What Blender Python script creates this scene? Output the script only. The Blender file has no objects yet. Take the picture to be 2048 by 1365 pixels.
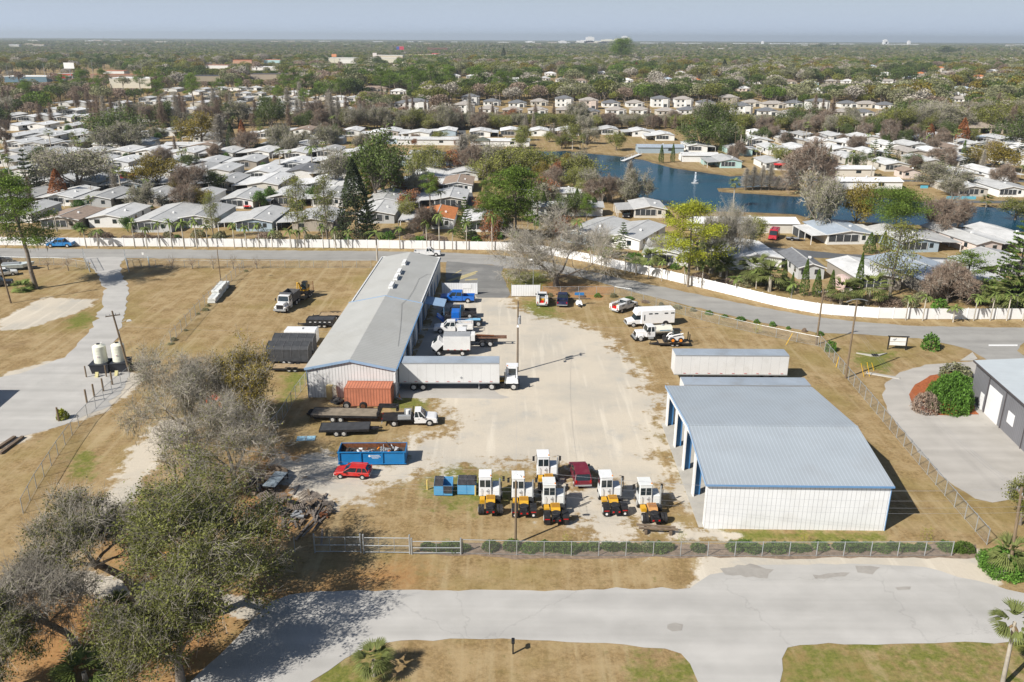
import bpy, math, random
import numpy as np
from mathutils import Vector, Matrix
S = bpy.context.scene
R = math.radians
# ---------------------------------------------------------------- camera
F, PITCH, ROLL, CAMH = 1680.0, R(19.8), R(0.3), 45.5
_c, _s = math.cos(ROLL), math.sin(ROLL)
_r0 = Vector((1, 0, 0)); _u0 = Vector((0, math.sin(PITCH), math.cos(PITCH)))
FW = Vector((0, math.cos(PITCH), -math.sin(PITCH)))
RT = _c*_r0 + _s*_u0
UP = -_s*_r0 + _c*_u0
camd = bpy.data.cameras.new('camera'); cam = bpy.data.objects.new('camera', camd)
S.collection.objects.link(cam); S.camera = cam
camd.sensor_width = 36; camd.lens = 36*F/2048; camd.clip_start = 1; camd.clip_end = 80000
cam.matrix_world = Matrix(((RT.x, UP.x, -FW.x, 0), (RT.y, UP.y, -FW.y, 0), (RT.z, UP.z, -FW.z, CAMH), (0, 0, 0, 1)))
def P(x, y, z=0.0):
    "photo pixel -> world point on the level z"
    d = FW + RT*((x-1024)/F) - UP*((y-682.5)/F)
    t = (z-CAMH)/d.z
    return Vector((d.x*t, d.y*t, z))
def Q(v):
    w = Vector(v) - Vector((0, 0, CAMH)); dz = w.dot(FW)
    return 1024+F*w.dot(RT)/dz, 682.5-F*w.dot(UP)/dz
def ppm(x, y):
    "photo pixels per metre at a ground pixel"
    v = P(x, y); return F/((v-Vector((0, 0, CAMH))).dot(FW))
def hgt(x, y, yt):
    b = P(x, y); lo, hi = 0, 80
    for _ in range(30):
        m = (lo+hi)/2
        if Q((b.x, b.y, m))[1] > yt: lo = m
        else: hi = m
    return lo
# ---------------------------------------------------------------- light
SUN_EL, SUN_DIR = R(39.5), Vector((-0.80, -0.60, 0))
W = bpy.data.worlds.new('World'); S.world = W; W.use_nodes = True
nt = W.node_tree; nt.nodes.clear()
sky = nt.nodes.new('ShaderNodeTexSky'); sky.sky_type = 'NISHITA'; sky.sun_disc = False
sky.sun_elevation = SUN_EL; sky.sun_rotation = math.atan2(SUN_DIR.x, SUN_DIR.y)
sky.altitude = 0; sky.air_density = 1.0; sky.dust_density = 1.0; sky.ozone_density = 1.5
tint = nt.nodes.new('ShaderNodeMix'); tint.data_type = 'RGBA'; tint.blend_type = 'MULTIPLY'
tint.inputs[0].default_value = 1; tint.inputs[7].default_value = (0.95, 0.97, 1.0, 1)
bg = nt.nodes.new('ShaderNodeBackground'); bg.inputs[1].default_value = 0.055
wo = nt.nodes.new('ShaderNodeOutputWorld')
# the band of haze along the horizon mutes the clear-sky colour
wtc = nt.nodes.new('ShaderNodeTexCoord'); wsp = nt.nodes.new('ShaderNodeSeparateXYZ'); wmr = nt.nodes.new('ShaderNodeMapRange')
wmr.inputs[1].default_value = 0.0; wmr.inputs[2].default_value = 0.11; wmr.inputs[3].default_value = 0.92; wmr.inputs[4].default_value = 0.0
whz = nt.nodes.new('ShaderNodeMix'); whz.data_type = 'RGBA'; whz.inputs[7].default_value = (8.6, 10.2, 13.0, 1)
nt.links.new(wtc.outputs['Generated'], wsp.inputs[0]); nt.links.new(wsp.outputs[2], wmr.inputs[0]); nt.links.new(wmr.outputs[0], whz.inputs[0])
nt.links.new(sky.outputs[0], tint.inputs[6]); nt.links.new(tint.outputs[2], whz.inputs[6]); nt.links.new(whz.outputs[2], bg.inputs[0]); nt.links.new(bg.outputs[0], wo.inputs[0])
sl = bpy.data.lights.new('sun', 'SUN'); sl.energy = 5.0; sl.angle = R(0.55); sl.color = (1, 0.955, 0.88)
sun = bpy.data.objects.new('sun', sl); S.collection.objects.link(sun)
sv = Vector((SUN_DIR.x*math.cos(SUN_EL), SUN_DIR.y*math.cos(SUN_EL), math.sin(SUN_EL)))
sun.rotation_euler = sv.to_track_quat('Z', 'Y').to_euler(); sun.location = (-50, 0, 90)
S.view_settings.view_transform = 'Standard'; S.view_settings.look = 'None'
S.view_settings.exposure = 0.42; S.view_settings.gamma = 1
S.cycles.max_bounces = 5; S.cycles.diffuse_bounces = 2; S.cycles.glossy_bounces = 2
S.cycles.transparent_max_bounces = 24; S.cycles.transmission_bounces = 2; S.cycles.volume_bounces = 0
S.cycles.caustics_reflective = False; S.cycles.caustics_refractive = False
# ---------------------------------------------------------------- materials
MATS = {}
def _n(nt, t, **k):
    n = nt.nodes.new(t)
    for a, b in k.items(): setattr(n, a, b)
    return n
def mat(name, col, rough=0.7, var=0.12, scale=1.5, metal=0.0, spec=0.3, bump=0.0, objcol=False, isl=0.0, coord='Object', stripe=None, trans=0.0, emit=None, dirt=None, stretch=None, crack=None):
    "procedural material: base colour broken by noise, optional ribs, per-object or per-leaf variation"
    if name in MATS: return MATS[name]
    m = bpy.data.materials.new(name); m.use_nodes = True; t = m.node_tree; L = t.links
    b = t.nodes['Principled BSDF']; out = t.nodes['Material Output']
    tc = _n(t, 'ShaderNodeTexCoord'); co = tc.outputs[coord]
    if stretch:
        mp = _n(t, 'ShaderNodeMapping'); mp.inputs['Scale'].default_value = stretch; L.new(co, mp.inputs[0]); co = mp.outputs[0]
    nz = _n(t, 'ShaderNodeTexNoise'); nz.inputs['Scale'].default_value = scale; nz.inputs['Detail'].default_value = 5; L.new(co, nz.inputs['Vector'])
    if objcol:
        oi = _n(t, 'ShaderNodeObjectInfo'); cs = oi.outputs['Color']
    else:
        rgb = _n(t, 'ShaderNodeRGB'); rgb.outputs[0].default_value = (*col, 1); cs = rgb.outputs[0]
    mr = _n(t, 'ShaderNodeMapRange'); mr.inputs[1].default_value = 0.3; mr.inputs[2].default_value = 0.7
    mr.inputs[3].default_value = 1-var; mr.inputs[4].default_value = 1+var; L.new(nz.outputs[0], mr.inputs[0]); val = mr.outputs[0]
    def mul(a, bb):
        n = _n(t, 'ShaderNodeMath', operation='MULTIPLY'); L.new(a, n.inputs[0])
        if isinstance(bb, float): n.inputs[1].default_value = bb
        else: L.new(bb, n.inputs[1])
        return n.outputs[0]
    if isl:
        g = _n(t, 'ShaderNodeNewGeometry'); r2 = _n(t, 'ShaderNodeMapRange'); r2.inputs[3].default_value = 1-isl; r2.inputs[4].default_value = 1+isl
        L.new(g.outputs['Random Per Island'], r2.inputs[0]); val = mul(val, r2.outputs[0])
        o2 = _n(t, 'ShaderNodeObjectInfo'); r3 = _n(t, 'ShaderNodeMapRange'); r3.inputs[3].default_value = 0.8; r3.inputs[4].default_value = 1.22
        L.new(o2.outputs['Random'], r3.inputs[0]); val = mul(val, r3.outputs[0])
    mx = _n(t, 'ShaderNodeVectorMath', operation='SCALE'); L.new(cs, mx.inputs[0]); L.new(val, mx.inputs['Scale']); c = mx.outputs[0]
    if dirt:   # (colour, amount, scale)
        n2 = _n(t, 'ShaderNodeTexNoise'); n2.inputs['Scale'].default_value = dirt[2]; n2.inputs['Detail'].default_value = 7; n2.inputs['Roughness'].default_value = 0.65
        L.new(co, n2.inputs['Vector'])
        r4 = _n(t, 'ShaderNodeMapRange'); r4.inputs[1].default_value = 0.5; r4.inputs[2].default_value = 0.72; r4.inputs[4].default_value = dirt[1]
        L.new(n2.outputs[0], r4.inputs[0])
        m2 = _n(t, 'ShaderNodeMix', data_type='RGBA'); L.new(r4.outputs[0], m2.inputs[0]); L.new(c, m2.inputs[6]); m2.inputs[7].default_value = (*dirt[0], 1); c = m2.outputs[2]
    if crack:   # dark crack lines of a given cell size
        vo = _n(t, 'ShaderNodeTexVoronoi', feature='DISTANCE_TO_EDGE'); vo.inputs['Scale'].default_value = crack; nv = _n(t, 'ShaderNodeTexNoise'); nv.inputs['Scale'].default_value = 0.8; nv.inputs['Detail'].default_value = 6; L.new(co, nv.inputs['Vector'])
        va = _n(t, 'ShaderNodeVectorMath', operation='MULTIPLY_ADD'); va.inputs[1].default_value = (2.5, 2.5, 0); L.new(nv.outputs['Color'], va.inputs[0]); L.new(co, va.inputs[2]); L.new(va.outputs[0], vo.inputs['Vector'])
        rc = _n(t, 'ShaderNodeMapRange'); rc.inputs[1].default_value = 0.0; rc.inputs[2].default_value = 0.003; rc.inputs[3].default_value = 0.86; rc.inputs[4].default_value = 1; L.new(vo.outputs['Distance'], rc.inputs[0])
        n5 = _n(t, 'ShaderNodeTexNoise'); n5.inputs['Scale'].default_value = 0.05; mp5 = _n(t, 'ShaderNodeMapping'); mp5.inputs['Scale'].default_value = (0.35, 9, 1); L.new(co, mp5.inputs[0]); L.new(mp5.outputs[0], n5.inputs['Vector']); n5.inputs['Detail'].default_value = 4
        r6 = _n(t, 'ShaderNodeMapRange'); r6.inputs[1].default_value = 0.35; r6.inputs[2].default_value = 0.65; r6.inputs[3].default_value = 0.90; r6.inputs[4].default_value = 1.07; L.new(n5.outputs[0], r6.inputs[0])
        m6 = _n(t, 'ShaderNodeVectorMath', operation='SCALE'); L.new(c, m6.inputs[0]); L.new(mul(rc.outputs[0], r6.outputs[0]), m6.inputs['Scale']); c = m6.outputs[0]
    if stripe:  # (axis, period m, width share, colour factor)
        sp = _n(t, 'ShaderNodeSeparateXYZ'); L.new(tc.outputs['Object'], sp.inputs[0])
        a = mul(sp.outputs[stripe[0]], 1.0/stripe[1]); fr = _n(t, 'ShaderNodeMath', operation='FRACT'); L.new(a, fr.inputs[0])
        lt = _n(t, 'ShaderNodeMath', operation='LESS_THAN'); L.new(fr.outputs[0], lt.inputs[0]); lt.inputs[1].default_value = stripe[2]
        r5 = _n(t, 'ShaderNodeMapRange'); r5.inputs[3].default_value = 1; r5.inputs[4].default_value = stripe[3]; L.new(lt.outputs[0], r5.inputs[0])
        m3 = _n(t, 'ShaderNodeVectorMath', operation='SCALE'); L.new(c, m3.inputs[0]); L.new(r5.outputs[0], m3.inputs['Scale']); c = m3.outputs[0]
    L.new(c, b.inputs['Base Color'])
    b.inputs['Roughness'].default_value = rough; b.inputs['Metallic'].default_value = metal; b.inputs['Specular IOR Level'].default_value = spec
    if bump:
        bp = _n(t, 'ShaderNodeBump'); bp.inputs['Strength'].default_value = bump; bp.inputs['Distance'].default_value = 0.1
        L.new(nz.outputs[0], bp.inputs['Height']); L.new(bp.outputs[0], b.inputs['Normal'])
    if trans:
        tr = _n(t, 'ShaderNodeBsdfTranslucent'); L.new(c, tr.inputs[0]); ms = _n(t, 'ShaderNodeMixShader'); ms.inputs[0].default_value = trans
        L.new(b.outputs[0], ms.inputs[1]); L.new(tr.outputs[0], ms.inputs[2]); L.new(ms.outputs[0], out.inputs[0])
    MATS[name] = m; return m
def leafmat(name, col, trans=0.25, isl=0.35):
    return mat(name, col, rough=0.6, var=0.25, scale=0.35, spec=0.15, isl=isl, trans=trans)
M_ = dict(
    white=mat('white_paint', (0.78, 0.78, 0.77), 0.45, 0.05, 0.8, dirt=((0.45, 0.42, 0.37), 0.25, 1.1)),
    paint=mat('vehicle_paint', (1, 1, 1), 0.3, 0.04, 0.7, spec=0.5, objcol=True, dirt=((0.35, 0.31, 0.26), 0.16, 1.3)),
    wall=mat('siding_paint', (1, 1, 1), 0.75, 0.05, 0.6, objcol=True, stripe=(2, 0.3, 0.12, 0.86)),
    roof=mat('sheet_roof', (1, 1, 1), 0.55, 0.10, 0.7, objcol=True, stripe=(1, 0.9, 0.07, 0.82), dirt=((0.24, 0.24, 0.23), 0.5, 0.33), stretch=(1.2, 0.5, 1)),
    shingle=mat('shingle_roof', (1, 1, 1), 0.9, 0.18, 1.2, objcol=True, stripe=(1, 0.45, 0.15, 0.85)),
    black=mat('black_steel', (0.018, 0.018, 0.02), 0.5, 0.3, 3.0, dirt=((0.12, 0.10, 0.08), 0.35, 2.0)),
    tyre=mat('tyre_rubber', (0.022, 0.022, 0.024), 0.85, 0.3, 4.0, dirt=((0.13, 0.11, 0.09), 0.4, 2.5)),
    rim=mat('rim_steel', (0.55, 0.55, 0.54), 0.4, 0.1, 3.0, metal=0.3),
    glass=mat('dark_glass', (0.02, 0.03, 0.035), 0.08, 0.1, 1.0, spec=0.8),
    yellow=mat('safety_yellow', (0.62, 0.34, 0.02), 0.5, 0.15, 2.0, dirt=((0.10, 0.07, 0.04), 0.4, 2.0)),
    steel=mat('galvanised_steel', (0.42, 0.44, 0.45), 0.45, 0.1, 2.0, metal=0.4),
    blue=mat('blue_paint', (0.03, 0.17, 0.42), 0.5, 0.1, 1.0),
    red=mat('red_lens', (0.5, 0.01, 0.01), 0.3, 0.1, 2.0),
    amber=mat('amber_lens', (0.8, 0.25, 0.02), 0.3, 0.1, 2.0),
    wood=mat('weathered_wood', (0.16, 0.12, 0.085), 0.9, 0.3, 2.5, stretch=(1, 6, 1)),
    plank=mat('deck_planks', (0.36, 0.26, 0.15), 0.85, 0.2, 2.0, stripe=(1, 0.24, 0.08, 0.4)),
    pole=mat('utility_pole_wood', (0.19, 0.14, 0.09), 0.9, 0.25, 3.0, stretch=(3, 3, 0.3)),
    concrete=mat('concrete', (0.42, 0.40, 0.36), 0.85, 0.08, 0.5, dirt=((0.22, 0.2, 0.18), 0.35, 0.6)),
    grey=mat('grey_paint', (0.30, 0.31, 0.32), 0.5, 0.1, 1.0),
    tarp=mat('black_tarp', (0.05, 0.052, 0.056), 0.7, 0.2, 1.5, bump=0.6),
    rust=mat('rust', (0.16, 0.06, 0.025), 0.9, 0.4, 3.0),
    bark=mat('bark', (0.19, 0.16, 0.13), 0.95, 0.3, 2.0, bump=0.4),
    twig=mat('grey_twigs', (0.37, 0.335, 0.28), 0.9, 0.2, 1.0, isl=0.25),
    moss=mat('hanging_moss', (0.20, 0.19, 0.15), 0.95, 0.2, 1.0, isl=0.35, trans=0.3),
    wire=mat('wire', (0.10, 0.10, 0.11), 0.5, 0.1, 1.0),
    oak=leafmat('oak_leaves', (0.205, 0.215, 0.05)), oakd=leafmat('dark_oak_leaves', (0.095, 0.13, 0.034)),
    olive=leafmat('olive_leaves', (0.235, 0.185, 0.035)), pine=leafmat('pine_needles', (0.135, 0.2, 0.032)),
    ypine=leafmat('yellow_green_needles', (0.3, 0.32, 0.03)), palm=leafmat('palm_fronds', (0.17, 0.22, 0.06)),
    sabal=leafmat('fan_fronds', (0.19, 0.22, 0.07)), dead=leafmat('dead_fronds', (0.26, 0.18, 0.10)),
    cedar=leafmat('cedar_leaves', (0.1, 0.155, 0.032)), rustl=leafmat('rust_leaves', (0.33, 0.14, 0.06)),
    brown=leafmat('brown_twigs', (0.31, 0.235, 0.18)), shrub=leafmat('shrub_leaves', (0.1, 0.2, 0.032)),
    willow=leafmat('willow_leaves', (0.26, 0.27, 0.07)), greyl=leafmat('grey_green_leaves', (0.245, 0.245, 0.135)),
    oaknear=leafmat('near_oak_leaves', (0.140, 0.148, 0.040), 0.25, 0.5), araucaria=leafmat('araucaria_needles', (0.065, 0.085, 0.04)), mulchm=mat('mulch', (0.33, 0.10, 0.035), 0.95, 0.35, 4.0, bump=0.5),
)
# ---------------------------------------------------------------- mesh building
COL = S.collection
class MB:
    def __init__(s): s.v = []; s.f = []
    def add(s, vs, fs):
        o = len(s.v); s.v += [tuple(v) for v in vs]; s.f += [tuple(i+o for i in f) for f in fs]; return s
    def box(s, x0, x1, y0, y1, z0, z1):
        return s.fru(x0, x1, y0, y1, z0, x0, x1, y0, y1, z1)
    def fru(s, x0, x1, y0, y1, z0, X0, X1, Y0, Y1, z1):
        return s.add([(x0, y0, z0), (x1, y0, z0), (x1, y1, z0), (x0, y1, z0), (X0, Y0, z1), (X1, Y0, z1), (X1, Y1, z1), (X0, Y1, z1)],
                     [(3, 2, 1, 0), (4, 5, 6, 7), (0, 1, 5, 4), (1, 2, 6, 5), (2, 3, 7, 6), (3, 0, 4, 7)])
    def cyl(s, p, q, r, r2=None, n=10, cap=True):
        p, q = Vector(p), Vector(q); r2 = r if r2 is None else r2
        d = (q-p).normalized(); a = d.orthogonal().normalized(); b = d.cross(a)
        vs = []
        for c, rr in ((p, r), (q, r2)):
            for i in range(n):
                t = 2*math.pi*i/n; vs.append(c + a*(rr*math.cos(t)) + b*(rr*math.sin(t)))
        fs = [(i, (i+1) % n, n+(i+1) % n, n+i) for i in range(n)]
        if cap: fs += [tuple(range(n-1, -1, -1)), tuple(range(n, 2*n))]
        return s.add(vs, fs)
    def tube(s, pts, r, n=6):
        for a, b in zip(pts[:-1], pts[1:]): s.cyl(a, b, r, r, n)
        return s
    def prof(s, pts, a0, a1, axis='y'):
        "closed (u,w) outline extruded along an axis: y -> (u,a,w); x -> (a,u,w); z -> (u,w,a)"
        n = len(pts); g = {'y': lambda u, w, a: (u, a, w), 'x': lambda u, w, a: (a, u, w), 'z': lambda u, w, a: (u, w, a)}[axis]
        vs = [g(u, w, a0) for u, w in pts] + [g(u, w, a1) for u, w in pts]
        return s.add(vs, [tuple(range(n)), tuple(range(2*n-1, n-1, -1))] + [(i, n+i, n+(i+1) % n, (i+1) % n) for i in range(n)])
    def build(s, name, m, parent=None, col=None, smooth=False, loc=None, rz=0, bevel=0):
        me = bpy.data.meshes.new(name); me.from_pydata(s.v, [], s.f)
        import bmesh
        bm = bmesh.new(); bm.from_mesh(me); bmesh.ops.recalc_face_normals(bm, faces=bm.faces)
        if bevel: bmesh.ops.bevel(bm, geom=list(bm.edges), offset=bevel, segments=1, affect='EDGES', clamp_overlap=True)
        bm.to_mesh(me); bm.free()
        me.materials.append(M_[m] if isinstance(m, str) else m)
        if smooth: me.polygons.foreach_set('use_smooth', [True]*len(me.polygons))
        o = bpy.data.objects.new(name, me); COL.objects.link(o)
        if parent: o.parent = parent
        if col: o.color = (*col, 1)
        if loc is not None: o.location = loc
        o.rotation_euler.z = rz
        return o
def tag(o, label=None, cat=None, group=None, kind=None):
    if label: o['label'] = label
    if cat: o['category'] = cat
    if group: o['group'] = group
    if kind: o['kind'] = kind
    return o
def thing(name, label, cat, loc=(0, 0, 0), rz=0, group=None):
    o = bpy.data.objects.new(name, None); COL.objects.link(o); o.location = loc; o.rotation_euler = (0, 0, rz); o.empty_display_size = 0.3
    return tag(o, label, cat, group)
KIDS = {}
def dup(root, loc=None, rz=None, label=None, group=None, parent=None):
    r = root.copy(); COL.objects.link(r)
    if parent: r.parent = parent
    if loc is not None: r.location = loc
    if rz is not None: r.rotation_euler = (0, 0, rz)
    if label: r['label'] = label
    if group: r['group'] = group
    for ch in list(root.children): dup(ch, parent=r)
    return r
def struct(o, kind='structure'): o['kind'] = kind; return o
def npmesh(name, V, Qd, m, parent=None, mats=None, midx=None, smooth=False, link=True):
    V = np.asarray(V, np.float32); Qd = np.asarray(Qd, np.int32); n = len(Qd)
    me = bpy.data.meshes.new(name); me.vertices.add(len(V)); me.vertices.foreach_set('co', V.ravel())
    me.loops.add(4*n); me.loops.foreach_set('vertex_index', Qd.ravel()); me.polygons.add(n)
    me.polygons.foreach_set('loop_start', np.arange(0, 4*n, 4, dtype=np.int32))
    for x in (mats or [m]): me.materials.append(M_[x] if isinstance(x, str) else x)
    if midx is not None: me.polygons.foreach_set('material_index', np.asarray(midx, np.int32))
    if smooth: me.polygons.foreach_set('use_smooth', np.ones(n, bool))
    me.update(calc_edges=True)
    o = bpy.data.objects.new(name, me)
    if link: COL.objects.link(o)
    if parent: o.parent = parent
    return o
RNG = np.random.default_rng(7); rnd = random.Random(11)
# ================================================================ GROUND
def poly(px): return np.array([P(x, y)[:2] for x, y in px])
def sdf(pts, pg):
    "signed distance, positive inside"
    d = np.full(len(pts), 1e9); ins = np.zeros(len(pts), bool); n = len(pg)
    for i in range(n):
        a, b = pg[i], pg[(i+1) % n]; e = b-a; w = pts-a
        t = np.clip((w@e)/(e@e+1e-9), 0, 1); d = np.minimum(d, np.hypot(*(w-t[:, None]*e).T))
        c = ((a[1] <= pts[:, 1]) != (b[1] <= pts[:, 1])) & (pts[:, 0] < (b[0]-a[0])*(pts[:, 1]-a[1])/(b[1]-a[1]+1e-12)+a[0])
        ins ^= c
    return np.where(ins, d, -d)
GRAVEL = [([(205, 1012), (232, 992), (276, 982), (262, 1004), (226, 1030), (200, 1030)], 0.5),  # (outline in photo pixels, softness m)
    ([(800, 782), (888, 590), (1012, 588), (1032, 612), (1075, 632), (1150, 648), (1205, 668), (1240, 705), (1275, 735), (1290, 775), (1312, 800), (1322, 850), (1318, 905), (1330, 975), (1290, 990), (1215, 955), (1120, 930), (1010, 930), (930, 935), (850, 925), (780, 900), (815, 880), (905, 868), (905, 825), (860, 800)], 4.5),
    ([(560, 915), (640, 905), (760, 925), (850, 900), (900, 925), (850, 950), (760, 965), (740, 1000), (640, 1010), (570, 985)], 4.0),
    ([(0, 640), (90, 595), (185, 600), (190, 612), (140, 630), (40, 662), (0, 660)], 1.5),
    ([(330, 840), (390, 850), (340, 900), (285, 960), (258, 1020), (225, 1045), (190, 1040), (225, 975), (262, 905)], 2.2),
    ([(120, 1140), (220, 1155), (350, 1185), (520, 1200), (560, 1235), (420, 1230), (250, 1195), (120, 1185)], 1.5),
    ([(190, 1000), (225, 990), (278, 980), (262, 1002), (228, 1022), (200, 1020)], 0.8),
    ([(0, 750), (120, 720), (270, 745), (300, 748), (255, 790), (205, 830), (120, 850), (0, 900)], 1.6),
    ([(1390, 1130), (1420, 1105), (1600, 1098), (1950, 1100), (2000, 1130), (1995, 1185), (1500, 1185), (1380, 1180)], 1.2),
    ([(1335, 780), (1350, 860), (1362, 905), (1395, 1010), (1360, 1010), (1330, 900), (1318, 800)], 5.0),
    ([(1100, 965), (1250, 990), (1300, 1060), (1240, 1085), (1170, 1070), (1120, 1010)], 6.0),
    ([(1340, 1050), (1480, 1068), (1470, 1085), (1340, 1082)], 1.2),
]
GREENP = [([(1040, 605), (1100, 600), (1115, 640), (1060, 640)], 3), ([(1000, 540), (1100, 545), (1090, 575), (1030, 580)], 3), ([(1340, 905), (1378, 905), (1400, 1000), (1380, 1010)], 1.5),
    ([(1410, 1062), (1760, 1066), (1760, 1085), (1400, 1080)], 1.5), ([(580, 735), (615, 745), (590, 800), (560, 820)], 2), ([(130, 640), (170, 625), (190, 640), (150, 660)], 2),
    ([(150, 905), (190, 905), (180, 960), (140, 960)], 2), ([(620, 1300), (760, 1310), (760, 1365), (600, 1365)], 3), ([(1280, 1320), (1390, 1330), (1395, 1365), (1270, 1365)], 3), ([(1720, 705), (1790, 705), (1770, 745), (1715, 735)], 2),
    ([(780, 790), (860, 798), (850, 825), (785, 815)], 2), ([(1455, 375), (1700, 370), (1700, 395), (1500, 388)], 3), ([(1560, 1300), (2048, 1295), (2048, 1365), (1570, 1365)], 9), ([(920, 905), (1010, 990), (900, 1000), (860, 960)], 6)]
LEAFP = [([(180, 1040), (350, 1020), (400, 1180), (600, 1180), (800, 1130), (840, 1170), (700, 1185), (560, 1195), (470, 1250), (380, 1365), (0, 1365), (0, 1190), (250, 1190)], 5),
    ([(520, 890), (700, 930), (620, 1060), (520, 1090), (480, 1000)], 4), ([(1050, 560), (1230, 575), (1200, 600), (1060, 590)], 2)]
def smax(ax, bx): return np.maximum(ax, bx)
xs = np.concatenate([[-14000, -9000, -6000, -4000, -2600, -1700, -1100, -750, -520, -360, -260, -190, -145], np.arange(-112, 112, 0.8), [145, 190, 260, 360, 520, 750, 1100, 1700, 2600, 4000, 6000, 9000, 14000]])
ys = np.concatenate([[-60, 0, 20, 34], np.arange(42, 262, 0.8), [270, 285, 305, 330, 370, 430, 520, 650, 850, 1100, 1500, 2000, 2800, 4000, 5600, 8000, 12000, 22000]])
GX, GY = np.meshgrid(xs, ys); gp = np.stack([GX.ravel(), GY.ravel()], 1)
near = (np.abs(gp[:, 0]) < 115) & (gp[:, 1] > 40) & (gp[:, 1] < 270)
def maskof(L):
    m = np.zeros(len(gp), np.float32); pn = gp[near]; k = np.zeros(len(pn))
    for pg, soft in L: k = np.maximum(k, np.clip(0.5+sdf(pn, poly(pg))/(2*soft), 0, 1))
    m[near] = k; return m
mg, mgr, ml = maskof(GRAVEL), maskof(GREENP), maskof(LEAFP)
def groundmat():
    m = bpy.data.materials.new('ground_dry_grass'); m.use_nodes = True; t = m.node_tree; L = t.links; b = t.nodes['Principled BSDF']
    b.inputs['Roughness'].default_value = 0.95; b.inputs['Specular IOR Level'].default_value = 0.1
    g = _n(t, 'ShaderNodeNewGeometry')
    def noise(sc, det=6, ro=0.6):
        n = _n(t, 'ShaderNodeTexNoise'); n.inputs['Scale'].default_value = sc; n.inputs['Detail'].default_value = det; n.inputs['Roughness'].default_value = ro; L.new(g.outputs['Position'], n.inputs['Vector']); return n.outputs[0]
    def rng(s, a, bb, c=0, d=1):
        r = _n(t, 'ShaderNodeMapRange'); r.inputs[1].default_value = a; r.inputs[2].default_value = bb; r.inputs[3].default_value = c; r.inputs[4].default_value = d; L.new(s, r.inputs[0]); return r.outputs[0]
    def mix(f, A, B):
        x = _n(t, 'ShaderNodeMix', data_type='RGBA'); L.new(f, x.inputs[0])
        for i, c in ((6, A), (7, B)):
            if isinstance(c, tuple): x.inputs[i].default_value = (*c, 1)
            else: L.new(c, x.inputs[i])
        return x.outputs[2]
    def math_(op, a, bb):
        x = _n(t, 'ShaderNodeMath', operation=op); 
        for i, c in enumerate((a, bb)):
            if isinstance(c, (int, float)): x.inputs[i].default_value = c
            else: L.new(c, x.inputs[i])
        return x.outputs[0]
    def attr(n): a = _n(t, 'ShaderNodeAttribute'); a.attribute_name = n; return a.outputs['Fac']
    fine = noise(2.6, 8, 0.75); mid = noise(0.35, 6, 0.65); big = noise(0.06, 5); coarse = noise(0.9, 7, 0.7)
    c = mix(rng(fine, 0.35, 0.65), (0.175, 0.118, 0.054), (0.375, 0.264, 0.130))
    c = mix(rng(mid, 0.42, 0.60, 0, 0.7), c, (0.40, 0.30, 0.165))
    c = mix(rng(big, 0.50, 0.64, 0, 0.6), c, (0.235, 0.185, 0.06))
    c = mix(rng(coarse, 0.56, 0.70, 0, 0.55), c, (0.14, 0.115, 0.045)); c = mix(rng(noise(0.16, 7, 0.7), 0.55, 0.68, 0, 0.5), c, (0.17, 0.105, 0.05))
    mpn = _n(t, 'ShaderNodeMapping'); mpn.inputs['Scale'].default_value = (1.6, 0.10, 1); mpn.inputs['Rotation'].default_value = (0, 0, 0.5); L.new(g.outputs['Position'], mpn.inputs[0])
    nst = _n(t, 'ShaderNodeTexNoise'); nst.inputs['Scale'].default_value = 0.55; nst.inputs['Detail'].default_value = 5; L.new(mpn.outputs[0], nst.inputs['Vector']); streak = nst.outputs[0]
    c = mix(rng(streak, 0.54, 0.66, 0, 0.45), c, (0.42, 0.335, 0.195)); c = mix(rng(streak, 0.46, 0.34, 0, 0.35), c, (0.19, 0.135, 0.055))
    def patch(c, at, col1, col2, amp, hard=0.10):
        f = math_('ADD', attr(at), math_('MULTIPLY', math_('SUBTRACT', coarse, 0.5), amp)); f = math_('ADD', f, math_('MULTIPLY', math_('SUBTRACT', mid, 0.5), amp))
        pc = mix(rng(fine, 0.35, 0.65), col1, col2)
        return mix(rng(f, 0.5-hard, 0.5+hard), c, pc)
    c = patch(c, 'leaf', (0.30, 0.155, 0.06), (0.40, 0.23, 0.10), 0.9, 0.25)
    c = patch(c, 'green', (0.10, 0.12, 0.025), (0.22, 0.21, 0.055), 1.6, 0.22)
    sand = mix(rng(noise(0.11, 5), 0.42, 0.62), (0.56, 0.50, 0.41), (0.46, 0.425, 0.365))
    sand = mix(rng(fine, 0.3, 0.7, 0, 0.35), sand, (0.44, 0.385, 0.30))
    sand = mix(rng(streak, 0.55, 0.68, 0, 0.5), sand, (0.66, 0.60, 0.50)); sand = mix(rng(noise(0.22, 7, 0.7), 0.56, 0.66, 0, 0.6), sand, (0.42, 0.40, 0.36))
    f = math_('ADD', attr('gravel'), math_('MULTIPLY', math_('SUBTRACT', coarse, 0.5), 1.1)); f = math_('ADD', f, math_('MULTIPLY', math_('SUBTRACT', mid, 0.5), 1.6))
    c = mix(rng(f, 0.40, 0.58), c, sand)
    L.new(c, b.inputs['Base Color'])
    bp = _n(t, 'ShaderNodeBump'); bp.inputs['Strength'].default_value = 0.5; bp.inputs['Distance'].default_value = 0.08; L.new(fine, bp.inputs['Height']); L.new(bp.outputs[0], b.inputs['Normal'])
    return m
GM = groundmat()
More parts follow.
